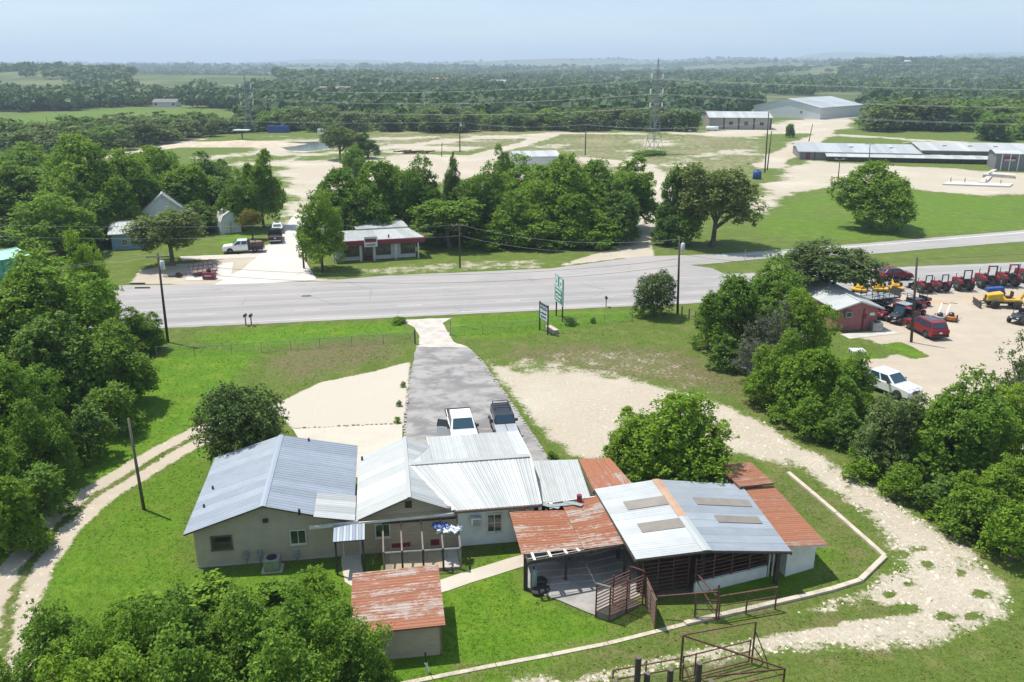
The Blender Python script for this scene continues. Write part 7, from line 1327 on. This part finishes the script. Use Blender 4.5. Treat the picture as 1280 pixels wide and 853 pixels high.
for k, (px, py) in enumerate(((172, 355.5), (178, 361))):
    p = g(px, py); t = MB().hexa([(p[0]-1.0, p[1]-.12, .03), (p[0]+1.0, p[1]-.05, .03), (p[0]+1.0, p[1]+.15, .03), (p[0]-1.0, p[1]+.1, .03)], [(p[0]-.95, p[1]-.06, .2), (p[0]+.95, p[1], .2), (p[0]+.95, p[1]+.1, .2), (p[0]-.95, p[1]+.06, .2)]).build('parking_stop', W_['dark_trim']); tag(t, ['dark parking stop lying on the roadside grass by the dirt lot', 'dark parking stop lying at the paved edge of the dirt lot'][k], 'parking stop')
# white slatted table on the grass island
t = thing('pallet', 'white slatted pallet lying on the grass by the pink building', 'pallet', g(1071.5, 442)); p = g(1071.5, 442)
for k in range(7): MB().box(p[0]-.7+k*.21, p[0]-.6+k*.21, p[1]-.55, p[1]+.55, .35, .42).build('slat', W_['white_paint'], t)
for v in (-.5, 0, .5): MB().box(p[0]-.72, p[0]+.72, p[1]+v-.06, p[1]+v+.06, .02, .348).build('bearer', W_['trim'], t)
p = g(1095, 413.5); t = thing('air_conditioner', 'grey air conditioner unit on the ground at the pink building\'s corner', 'air conditioner', p); MB().box(p[0]-.6, p[0]+.5, p[1]-.5, p[1]+.4, .03, 1.0).build('casing', W_['grey_metal'], t, bevel=.03); MB().lathe((p[0]-.05, p[1]-.05, 1.0), [(.38, .003), (.38, .04), (.1, .06)], 16).build('fan_guard', W_['black'], t)
for k in range(6): MB().box(p[0]-.55, p[0]+.45, p[1]-.53, p[1]-.502, .12+k*.14, .2+k*.14).build('louvre', W_['galv'], t)
# ------------------------------------------------------------ buildings over the road and farther out
def simple_building(name, label, cat, fl, fr, depth, ze, rise, ridge, wallm, roofm, n=(10, 6), over=.3, fm='trim', ribs=3, zbase=0.0):
    """gable building from its two front ground corners; ridge along 'u' (parallel to the front) or 'v'"""
    a, b = (g(*fl)[:2] if len(fl) == 2 else fl[:2]), (g(*fr)[:2] if len(fr) == 2 else fr[:2]); W, L, rz = frame_W(a, b); t = thing(name, label, cat, (*a, 0), rz); o = over
    if ridge == 'v':
        gable_body(W, 0, L, 0, depth, ze, L/2, ze+rise).build('wall', W_[wallm], t); k = rise/(L/2); zo = ze-k*o
        A = [W(-o, -o, zo+.08), W(-o, depth+o, zo+.08), W(L/2, depth+o, ze+rise+.08), W(L/2, -o, ze+rise+.08)]; Bq = [W(L+o, depth+o, zo+.08), W(L+o, -o, zo+.08), W(L/2, -o, ze+rise+.08), W(L/2, depth+o, ze+rise+.08)]
    else:
        vs = [W(u, v, z) for u in (0, L) for v, z in ((0, 0), (depth, 0), (depth, ze), (depth/2, ze+rise), (0, ze))]
        MB().add(vs, [(0, 1, 2, 3, 4), (9, 8, 7, 6, 5)]+[(i, 5+i, 5+(i+1) % 5, (i+1) % 5) for i in range(5)]).build('wall', W_[wallm], t); k = rise/(depth/2); zo = ze-k*o
        A = [W(-o, -o, zo+.08), W(L+o, -o, zo+.08), W(L+o, depth/2, ze+rise+.08), W(-o, depth/2, ze+rise+.08)]; Bq = [W(L+o, depth+o, zo+.08), W(-o, depth+o, zo+.08), W(-o, depth/2, ze+rise+.08), W(L+o, depth/2, ze+rise+.08)]
    mb = MB(); deck(mb, *A, .12); deck(mb, *Bq, .12); rf = mb.build('roof', W_[fm], t); sheets(rf, *A, n[0], W_[roofm], ribs=ribs); sheets(rf, *Bq, n[0], W_[roofm], ribs=ribs)
    mb = MB(); strip(mb, A[3], A[2], .3, .03, .04); mb.build('ridge_cap', W_[roofm], rf)
    return t, W, L
def panel(t, W, px0, py0, px1, py1, mat, name, v=0.0, th=.05):
    a = facade(W, px0, py1, v); b = facade(W, px1, py0, v); return MB().wbox(W, a[0], b[0], v-th, v-.001, a[1], b[1]).build(name, W_[mat], t)
# pink building
PK, W, L = simple_building('pink_building', 'small pink block building with a white gable roof at the tractor lot', 'building', (1044.5, 413.5), (1094.5, 411.5), 11.5, 2.55, .75, 'v', 'pink', 'roof_white', (9,), .5, 'trim')
a = facade(W, 1054.5, 396); b = facade(W, 1063, 388.5); ac = MB().wbox(W, a[0], b[0], -.5, .02, a[1], b[1]).build('window_air_conditioner', W_['grey_metal'], PK); MB().wbox(W, a[0]+.1, b[0]-.1, -.52, -.501, a[1]+.1, b[1]-.1).build('grille', W_['dark_trim'], ac)
panel(PK, W, 1087, 391, 1093.5, 394.5, 'sign_white', 'wall_sign'); mb = MB(); u, z = facade(W, 1079.5, 394); mb.wbox(W, u-.06, u+.06, -.1, -.002, 0, 2.4); mb.build('conduit', W_['maroon'], PK); MB().wbox(W, u-.1, u+.3, -.14, -.002, 1.3, 1.75).build('meter_box', W_['maroon'], PK)
for k in range(10): MB().wbox(W, 0, L, -.012, -.001, .2+k*.23, .205+k*.23).build('mortar_joint', W_['maroon'], PK)
sheet('pink_building_path', [g(*p)[:2] for p in ((1050, 418), (1112, 413), (1128, 417), (1062, 424))], .03, W_['concrete'])
# red trimmed shop
a, b = g(418, 328.5)[:2], g(529, 321.5)[:2]; W, L, rz = frame_W(a, b); SP = thing('shop', 'low white brick shop with a wide maroon fascia and grey flat roof by the highway', 'shop', (*a, 0), rz)
D_ = 9.5; MB().wbox(W, .5, L-1.0, .6, D_, -.05, 2.75).build('wall', W_['brick'], SP)
for k in range(8): MB().wbox(W, .5, L-1.0, .585, .599, .3+k*.3, .31+k*.3).build('mortar_joint', W_['grey_wall'], SP)
MB().wbox(W, -.4, L+.3, -.6, -.35, 2.45, 3.15).build('fascia', W_['maroon'], SP); MB().wbox(W, L+.05, L+.3, -.35, 3.0, 2.45, 3.15).build('fascia', W_['maroon'], SP); MB().wbox(W, -.4, -.15, -.35, 4, 2.45, 3.15).build('fascia', W_['maroon'], SP)
Q = [W(-.3, -.45, 3.17), W(L+.2, -.45, 3.17), W(L-1.2, D_*.62, 3.55), W(1.0, D_*.62, 3.55)]; mb = MB(); deck(mb, *Q, .1); rf = mb.build('roof', W_['trim'], SP); sheets(rf, *Q, 10, W_['roof_galv'], ribs=2)
Q = [W(L*.3, D_*.6, 3.75), W(L-1.2, D_*.6, 3.75), W(L-1.4, D_+1.5, 4.1), W(L*.3, D_+1.5, 4.1)]; mb = MB(); deck(mb, *Q, .1); rf = mb.build('roof', W_['trim'], SP); sheets(rf, *Q, 7, W_['roof_galv'], ribs=2)
for x0, x1, m in ((430.5, 448.5, 2), (471, 488, 2), (502, 518.5, 2)):
    u0 = facade(W, x0, 320, .6)[0]; u1 = facade(W, x1, 320, .6)[0]; window(SP, W, u0, u1, .75, 2.2, .6, (m, 0), 'dark_trim', .08)
u0 = facade(W, 453.5, 320, .6)[0]; u1 = facade(W, 466, 320, .6)[0]; dr = MB().wbox(W, u0, u1, .52, .6, .02, 2.3).build('door', W_['maroon'], SP); MB().wbox(W, u0+.15, (u0+u1)/2-.06, .5, .52, .3, 2.1).build('pane', W_['glass'], dr); MB().wbox(W, (u0+u1)/2+.06, u1-.15, .5, .52, .3, 2.1).build('pane', W_['glass'], dr)
for px in (417.5, 451, 468, 495, 523): u = facade(W, px, 320, -.3)[0]; MB().wbox(W, u-.1, u+.1, -.45, -.3, 0, 2.45).build('porch_post', W_['brick'], SP)
u0 = facade(W, 455.5, 310, -.65)[0]; u1 = facade(W, 472, 310, -.65)[0]; sg = MB().wbox(W, u0, u1, -.75, -.62, 2.2, 3.75).build('shop_sign', W_['pale_wall'], SP)
MB().wbox(W, u0+.15, u1-.15, -.77, -.751, 2.9, 3.45).build('sign_band', W_['maroon'], sg); MB().wbox(W, u0+.3, u1-.3, -.77, -.751, 2.4, 2.6).build('sign_band', W_['grey_wall'], sg)
p = W(L*.62, .4, 3.25); MB().tube((p[0], p[1], 3.1), (p[0], p[1], 3.7), .12).build('roof_vent', W_['maroon'], SP)
# blue house with two roofs
BH, W, L = simple_building('house', 'tall pale grey gabled house behind the grey green tree', 'house', (176, 296), (240, 292), 12, 3.6, 3.4, 'v', 'pale_wall', 'roof_galv', (8,), .5, 'trim')
panel(BH, W, 186, 272, 193, 280, 'glass', 'window'); 
BW, W, L = simple_building('cottage', 'low pale blue cottage with a white window left of the tall grey gable', 'cottage', (141, 313), (178, 311), 7, 2.6, 1.2, 'u', 'blue_wall', 'roof_white', (8,), .4, 'trim')
fwindow(BW, W, 153.5, 300, 158.5, 306.5, mull=(1, 1), fm='trim')
# gambrel shed
a, b = g(277, 293)[:2], g(302, 290.5)[:2]; W, L, rz = frame_W(a, b); GS = thing('shed', 'small grey gambrel roofed garden shed on the lawn by the street', 'shed', (*a, 0), rz)
prof = [(0, 0), (L, 0), (L, 2.0), (L*.84, 3.1), (L*.5, 3.75), (L*.16, 3.1), (0, 2.0)]; vs = [W(u, v, z) for v in (0, 4.2) for u, z in prof]; n = 7
MB().add(vs, [tuple(range(n)), tuple(range(n, 2*n))[::-1]]+[(i, n+i, n+(i+1) % n, (i+1) % n) for i in range(n)]).build('wall', W_['pale_wall'], GS)
rf = MB()
for i in (2, 3, 4, 5): p, q = prof[i], prof[i+1]; rf.hexa([W(p[0], -.15, p[1]+.02), W(q[0], -.15, q[1]+.02), W(q[0], 4.35, q[1]+.02), W(p[0], 4.35, p[1]+.02)], [W(p[0], -.15, p[1]+.1), W(q[0], -.15, q[1]+.1), W(q[0], 4.35, q[1]+.1), W(p[0], 4.35, p[1]+.1)])
rf.build('roof', W_['trim'], GS)
for s in (.36, .64): d_ = MB().wbox(W, L*s-.62, L*s+.6, -.05, -.002, .1, 2.1).build('door', W_['trim'], GS); MB().wbox(W, L*s-.05, L*s+.05, -.08, -.051, 1.0, 1.1).build('handle', W_['dark_trim'], d_)
# teal sheds at the left frame edge
TB, W, L = simple_building('shed', 'teal metal shed with a pale green roof at the left frame edge', 'shed', (-8, 351), (38, 342), 6, 2.6, .6, 'u', 'teal', 'roof_teal', (7,), .3, 'teal'); TB['label'] = 'teal metal shed with a pale roof at the left frame edge'
for k in range(5): MB().wbox(W, .4+k*1.1, .46+k*1.1, -.04, -.001, 0, 2.5).build('wall_seam', W_['dark_trim'], TB)
# white shed behind the woods
WB, W, L = simple_building('storage_building', 'white metal storage building standing behind the roadside woods', 'building', (645, 214), (700, 213), 14, 3.8, .9, 'u', 'pale_wall', 'roof_white', (10,), .3, 'trim')
panel(WB, W, 690, 200, 698, 208, 'grey_wall', 'door')
# warehouses
W1, W, L = simple_building('warehouse', 'grey beige metal warehouse with a pale roof by the dirt road', 'warehouse', (886, 162), (964, 162.5), 22, 5.2, 2.1, 'u', 'beige_wall', 'roof_white', (16,), .4, 'trim', 1)
for px in (904.5, 923, 942, 963): u = facade(W, px, 160)[0]; MB().wbox(W, u-.35, u+.35, -.08, -.002, 0, 5.1).build('wall_post', W_['dark_trim'], W1)
for px in (913.5, 932.5, 952): u = facade(W, px, 157)[0]; window(W1, W, u-.8, u+.8, 2.0, 3.4, 0, (0, 0), 'grey_wall', .1, False)
for v0, m in ((4, 'pale_wall'), (10, 'glass'), (15, 'pale_wall')): MB().wbox(W, L+.002, L+.1, v0, v0+3.6, 0, 4.4).build('roller_door', W_[m], W1)
a, b = g(942, 150), g(1023, 143.5)
W2, W, L = simple_building('warehouse', 'large pale grey metal warehouse with a broad shallow roof in front of the woods', 'warehouse', (136, 490, 0), (164, 462, 0), 52, 6, 4.2, 'v', 'pale_wall', 'roof_galv', (14,), .4, 'trim', 1)
panel(W2, W, 1000, 139, 1003, 142, 'grey_wall', 'vent')
# long porch building
a, b = g(998, 199.5)[:2], g(1165, 203)[:2]; c = g(1300, 206)[:2]
W, L, rz = frame_W(a, b); LB = thing('workshop_building', 'very long low grey metal building with a full length porch at the gravel parking', 'building', (*a, 0), rz)
yb = lambda px, py, z: facade(W, px, py)
L1 = facade(W, 1152, 195)[0]; L2 = facade(W, 1330, 195)[0]; Lp0 = facade(W, 1031, 195)[0]; Lp1 = facade(W, 1245, 195)[0]
zE = facade(W, 1000, 189.5)[1]
MB().wbox(W, .3, L1, 0, 20, -.05, zE-.1).build('wall', W_['grey_wall'], LB); MB().wbox(W, L1+.02, L2, 1, 22, -.05, zE+.9).build('wall', W_['grey_wall'], LB)
Q = [W(-.3, -.4, zE), W(L1+.3, -.4, zE), W(L1+.3, 14, zE+1.5), W(-.3, 14, zE+1.5)]; Qb = [W(L1+.3, 24, zE+.2), W(-.3, 24, zE+.2), Q[3], Q[2]]; mb = MB(); deck(mb, *Q, .15); deck(mb, *Qb, .15); rf = mb.build('roof', W_['trim'], LB); sheets(rf, *Q, 22, W_['roof_galv'], ribs=1); sheets(rf, *Qb, 12, W_['roof_galv'], ribs=1)
Q = [W(L1-.2, .4, zE+1.0), W(L2, .4, zE+1.0), W(L2, 14, zE+2.4), W(L1-.2, 14, zE+2.4)]; Qb = [W(L2, 26, zE+1.0), W(L1-.2, 26, zE+1.0), Q[3], Q[2]]; mb = MB(); deck(mb, *Q, .15); deck(mb, *Qb, .15); rf = mb.build('roof', W_['trim'], LB); sheets(rf, *Q, 22, W_['roof_white'], ribs=1); sheets(rf, *Qb, 12, W_['roof_white'], ribs=1)
for px in (1064, 1114, 1180, 1212, 1244): u = facade(W, px, 180, 8)[0]; z = zE+(.9 if u < L1 else 1.8); MB().wbox(W, u-.6, u+.6, 7.2, 8.4, z, z+.35).build('roof_vent', W_['pale_wall'], rf)
Q = [W(Lp0, -3.6, zE-1.0), W(Lp1, -3.6, zE-1.0), W(Lp1, .1, zE-.25), W(Lp0, .1, zE-.25)]; mb = MB(); deck(mb, *Q, .1); pr = mb.build('porch_roof', W_['trim'], LB); sheets(pr, *Q, 24, W_['roof_white'], ribs=1, name='porch_sheet')
for k in range(15): u = Lp0+.2+(Lp1-Lp0-.4)*k/14; MB().bar(W(u, -3.4, 0), W(u, -3.4, zE-1.08), .18).build('porch_post', W_['dark_trim'], LB)
panel(LB, W, 1006.5, 191, 1013, 200.5, 'maroon', 'door'); panel(LB, W, 1140, 193.5, 1145, 201, 'maroon', 'door'); MB().wbox(W, facade(W, 1019, 190)[0]-.15, facade(W, 1019, 190)[0]+.15, -.06, -.002, 0, zE-.2).build('downpipe', W_['dark_trim'], LB)
for k in range(9): u = Lp0+3+k*(Lp1-Lp0-6)/8; window(LB, W, u-.8, u+.8, 1.0, 2.3, 0, (0, 0), 'dark_trim', .1, False)
# sign fronted annex with its ramp
a, b = g(1243, 213)[:2], g(1330, 216)[:2]; AN, W, L = simple_building('annex_building', 'grey annex with red wall sign at the right end of the long porch', 'annex', (1243, 213), (1330, 216), 12, 4.6, .5, 'u', 'grey_wall', 'roof_white', (8,), .5, 'sign_white')
panel(AN, W, 1254, 196.5, 1271, 202.5, 'maroon', 'wall_sign')
for px in (1251.5, 1262, 1272.5): u = facade(W, px, 205)[0]; MB().wbox(W, u-.1, u+.1, -.15, -.002, 0, 4.5).build('wall_post', W_['sign_white'], AN)
glyph_rows(AN, W, [(facade(W, 1260, 201.8)[1], facade(W, 1260, 199.2)[1], facade(W, 1255, 200)[0]+.1, facade(W, 1270, 200)[0]-.1, 8)], -.052, 'sign_white', 4)
RP = thing('access_ramp', 'pale concrete ramp and walkway leading up to the annex', 'ramp', g(1230, 222))
for q in (((1228, 222), (1240, 215), (1246, 215), (1236, 222)), ((1234, 221), (1268, 223.5), (1268, 221), (1240, 218.5))): MB().slab([g(*p)[:2] for p in q], -.02, .75).build('ramp_section', W_['concrete'], RP)
MB().slab([g(*p)[:2] for p in ((1222, 230), (1233, 222), (1240, 222), (1232, 230))], -.02, .4).build('ramp_section', W_['concrete'], RP)
PB = thing('parking_island', 'long pale concrete parking island with thin posts before the long building', 'parking island', g(1178, 232)); MB().slab([g(*p)[:2] for p in ((1178, 231.5), (1262, 234.5), (1266, 231), (1186, 228))], -.02, .3).build('slab', W_['street_concrete'], PB)
for px, py, tp in ((1188, 229, 222), (1205.5, 229.5, 222.5), (1232, 230.5, 224), (1250.5, 231, 225)): a, z = vpost(px, py, tp); MB().tube((a[0], a[1], 0), (a[0], a[1], z), .12).build('post', W_['grey_metal'], PB)
# small far things
def tank(name, label, cat, px, py, r, h, mat, ax='z'):
    p = g(px, py); t = thing(name, label, cat, p)
    if ax == 'z': MB().lathe(p, [(r, 0), (r, h), (r*.7, h*1.15)], 14).build('shell', W_[mat], t, True); MB().lathe((p[0], p[1], h*1.15), [(r*.3, 0), (r*.3, .2)], 8).build('lid', W_['dark_trim'], t)
    else:
        MB().lathe((p[0], p[1], r+.3), [(r*.5, -h/2-.2), (r, -h/2), (r, h/2), (r*.5, h/2+.2)], 14, 'x').build('shell', W_[mat], t, True)
        for s in (-h*.3, h*.3): MB().box(p[0]+s-.15, p[0]+s+.15, p[1]-r*.7, p[1]+r*.7, 0, .6).build('saddle', W_['dark_trim'], t)
tank('storage_tank', 'white upright tank at the woodland edge left of the beige warehouse', 'tank', 875.5, 152, 1.4, 3.6, 'sign_white'); tank('storage_tank', 'white lying tank at the left corner of the beige warehouse', 'tank', 890, 164, .9, 5, 'sign_white', 'x'); tank('storage_tank', 'dark blue round tank on the grass by the gravel parking', 'tank', 946, 224, 1.1, 1.9, 'blue')
t = thing('shipping_container', 'blue shipping container at the foot of the left tree line', 'container', g(348, 166)); p = g(348, 166); MB().box(p[0]-4.5, p[0]+4.5, p[1]-1.2, p[1]+1.2, 0, 2.8).build('body', W_['blue'], t)
for k in range(12): MB().box(p[0]-4.3+k*.75, p[0]-4.0+k*.75, p[1]-1.26, p[1]-1.201, .2, 2.6).build('rib', W_['blue'], t)
p = g(303, 174); t = thing('canopy', 'white flat roofed canopy on a post by the left tree line', 'canopy', p); MB().box(p[0]-3, p[0]+3, p[1]-1.6, p[1]+1.6, 3.2, 3.6).build('canopy_top', W_['sign_white'], t); MB().box(p[0]-.2, p[0]+.2, p[1]-.2, p[1]+.2, 0, 3.2).build('post', W_['dark_trim'], t)
p = g(215, 172); t = thing('stock_trailer', 'long white open trailer parked before the left tree line', 'trailer', p); MB().box(p[0]-12, p[0]+12, p[1]-1.3, p[1]+1.3, .9, 1.9).build('deck', W_['sign_white'], t)
for dx in (-9, -7.5, 7, 8.5): MB().lathe((p[0]+dx, p[1]-1.3, .5), [(.2, 0), (.5, .02), (.5, .3), (.2, .32)], 10, 'y').build('wheel', W_['tyre'], t)
p = g(405, 169.5); t = thing('caravan', 'small white caravan at the tree line behind the pond', 'caravan', p); MB().box(p[0]-2.4, p[0]+2.4, p[1]-1.1, p[1]+1.1, .5, 2.7).build('body', W_['sign_white'], t, bevel=.2); MB().box(p[0]-1, p[0]+.4, p[1]-1.14, p[1]-1.101, 1.5, 2.2).build('window', W_['glass'], t)
p = g(520, 192.5); t = thing('scrap_pile', 'heap of reddish rusty scrap steel on the bare ground', 'scrap', p)
for k in range(14): x, y = R.uniform(-6, 6), R.uniform(-1.5, 1.5); MB().bar((p[0]+x-R.uniform(1, 3), p[1]+y, .3+R.uniform(0, .6)), (p[0]+x+R.uniform(1, 3), p[1]+y+R.uniform(-.6, .6), .3+R.uniform(0, .9)), .3).build('beam', W_['rustpipe'], t)
t = thing('sand_mound', 'low mound of pale earth left of the pond', 'earth mound', g(290, 182)); p = g(290, 182); me = MB(); n = 26
rng = np.random.default_rng(3)
for j in range(9):
    for i in range(n): x, y = (i/(n-1)-.5)*50, (j/8-.5)*16; z = 1.6*max(0, 1-(2*x/50)**2)**.8*max(0, 1-(2*y/16)**2)*(.7+.5*rng.random())-.08; me.v.append((p[0]+x+(j-4)*.8, p[1]+y, z))
for j in range(8):
    for i in range(n-1): k = j*n+i; me.f.append((k, k+1, k+n+1, k+n))
me.build('earth', M('pale_earth', (.50, .41, .32), (.40, .32, .24), .95, scale=.4), t, True)
# far houses among the trees
def farhouse(name, label, px, py, w, d, ze, rise, wm, rm, dist_=None, rz=0.0):
    a = g(px, py); x, y = a[0], a[1]; z = max(0, tz(x, y)); c, s = math.cos(rz), math.sin(rz); W = lambda u, v, zz: (x+u*c-v*s, y+u*s+v*c, z+zz); t = thing(name, label, 'house', (x, y, z), rz)
    vs = [W(u, v, q) for u in (-w/2, w/2) for v, q in ((0, -1), (d, -1), (d, ze), (d/2, ze+rise), (0, ze))]
    MB().add(vs, [(0, 1, 2, 3, 4), (9, 8, 7, 6, 5)]+[(i, 5+i, 5+(i+1) % 5, (i+1) % 5) for i in range(5)]).build('wall', W_[wm], t); mb = MB(); k = .5
    deck(mb, W(-w/2-k, -k, ze-.1), W(w/2+k, -k, ze-.1), W(w/2+k, d/2, ze+rise+.1), W(-w/2-k, d/2, ze+rise+.1), .25, -.1); deck(mb, W(w/2+k, d+k, ze-.1), W(-w/2-k, d+k, ze-.1), W(-w/2-k, d/2, ze+rise+.1), W(w/2+k, d/2, ze+rise+.1), .25, -.1); mb.build('roof', W_[rm], t)
    for u in np.linspace(-w/2+2, w/2-2, max(2, int(w/6))): MB().wbox(W, u-.8, u+.8, -.1, -.002, 1, 2.4).build('window', W_['glass'], t)
    return t
farhouse('house', 'big far house with a brown roof above the pond woodland', 416, 121, 30, 16, 4, 4, 'pale_wall', 'brown_trim'); farhouse('garage', 'white far garage to the right of the big brown roofed house', 440, 121, 12, 9, 3.5, 1.5, 'sign_white', 'sign_white'); farhouse('house', 'far house with a pale roof amid the woods right of the brown roofed one', 620, 108, 26, 14, 4, 4, 'pale_wall', 'beige_wall'); farhouse('house', 'far tan roofed house in the central woods', 546, 107, 30, 14, 4, 4, 'beige_wall', 'orange')
farhouse('barn', 'dark roofed far barn at the edge of the left green field', 206, 134, 16, 9, 3, 2, 'pale_wall', 'dark_trim'); farhouse('house', 'white far house by the left green field', 72, 138, 14, 9, 3.5, 2, 'sign_white', 'pale_wall'); farhouse('house', 'far white walled house on the upper left wooded slope', 140, 97, 26, 12, 4, 4, 'sign_white', 'pale_wall'); farhouse('house', 'cluster house with a white roof below the far left clearing', 358, 124, 18, 10, 3.5, 2, 'sign_white', 'sign_white')
farhouse('house', 'far stone house half hidden by trees behind the long building', 1146, 147, 22, 12, 4.5, 3, 'beige_wall', 'pale_wall'); farhouse('barn', 'long white roofed far barn in the right hand woods', 1188, 113.5, 24, 10, 4, 2, 'sign_white', 'sign_white'); farhouse('house', 'dark tall far house in the right hand woods', 1209, 111, 18, 12, 8, 3, 'dark_trim', 'dark_trim'); farhouse('barn', 'far row of pale sheds on the wooded hill at right', 1135, 97, 50, 12, 4, 2, 'sign_white', 'pale_wall'); farhouse('house', 'pale far house to the right of the tall lattice tower', 843, 132, 14, 9, 4, 3, 'sign_white', 'beige_wall'); farhouse('house', 'small far white house over the woods behind the tall tower', 848, 106, 22, 12, 4, 4, 'sign_white', 'pale_wall')
# ------------------------------------------------------------ the hazy air
def haze():
    me = bpy.data.meshes.new('haze'); x0, x1, y0, y1, z0, z1 = -11900, 11900, -400, 12900, -25, 190
    me.from_pydata([(x, y, z) for z in (z0, z1) for x, y in ((x0, y0), (x1, y0), (x1, y1), (x0, y1))], [], [(3, 2, 1, 0), (4, 5, 6, 7), (0, 1, 5, 4), (1, 2, 6, 5), (2, 3, 7, 6), (3, 0, 4, 7)])
    m = bpy.data.materials.new('haze_air'); m.use_nodes = True; n = m.node_tree.nodes; n.clear(); o = n.new('ShaderNodeOutputMaterial'); v = n.new('ShaderNodeVolumePrincipled'); v.inputs['Color'].default_value = (.70, .85, 1, 1); v.inputs['Density'].default_value = HAZE; v.inputs['Anisotropy'].default_value = .1
    m.node_tree.links.new(v.outputs['Volume'], o.inputs['Volume']); me.materials.append(m); ob = bpy.data.objects.new('haze', me); COL.objects.link(ob); tag(ob, kind='stuff')
HAZE = 2.1e-4
haze()
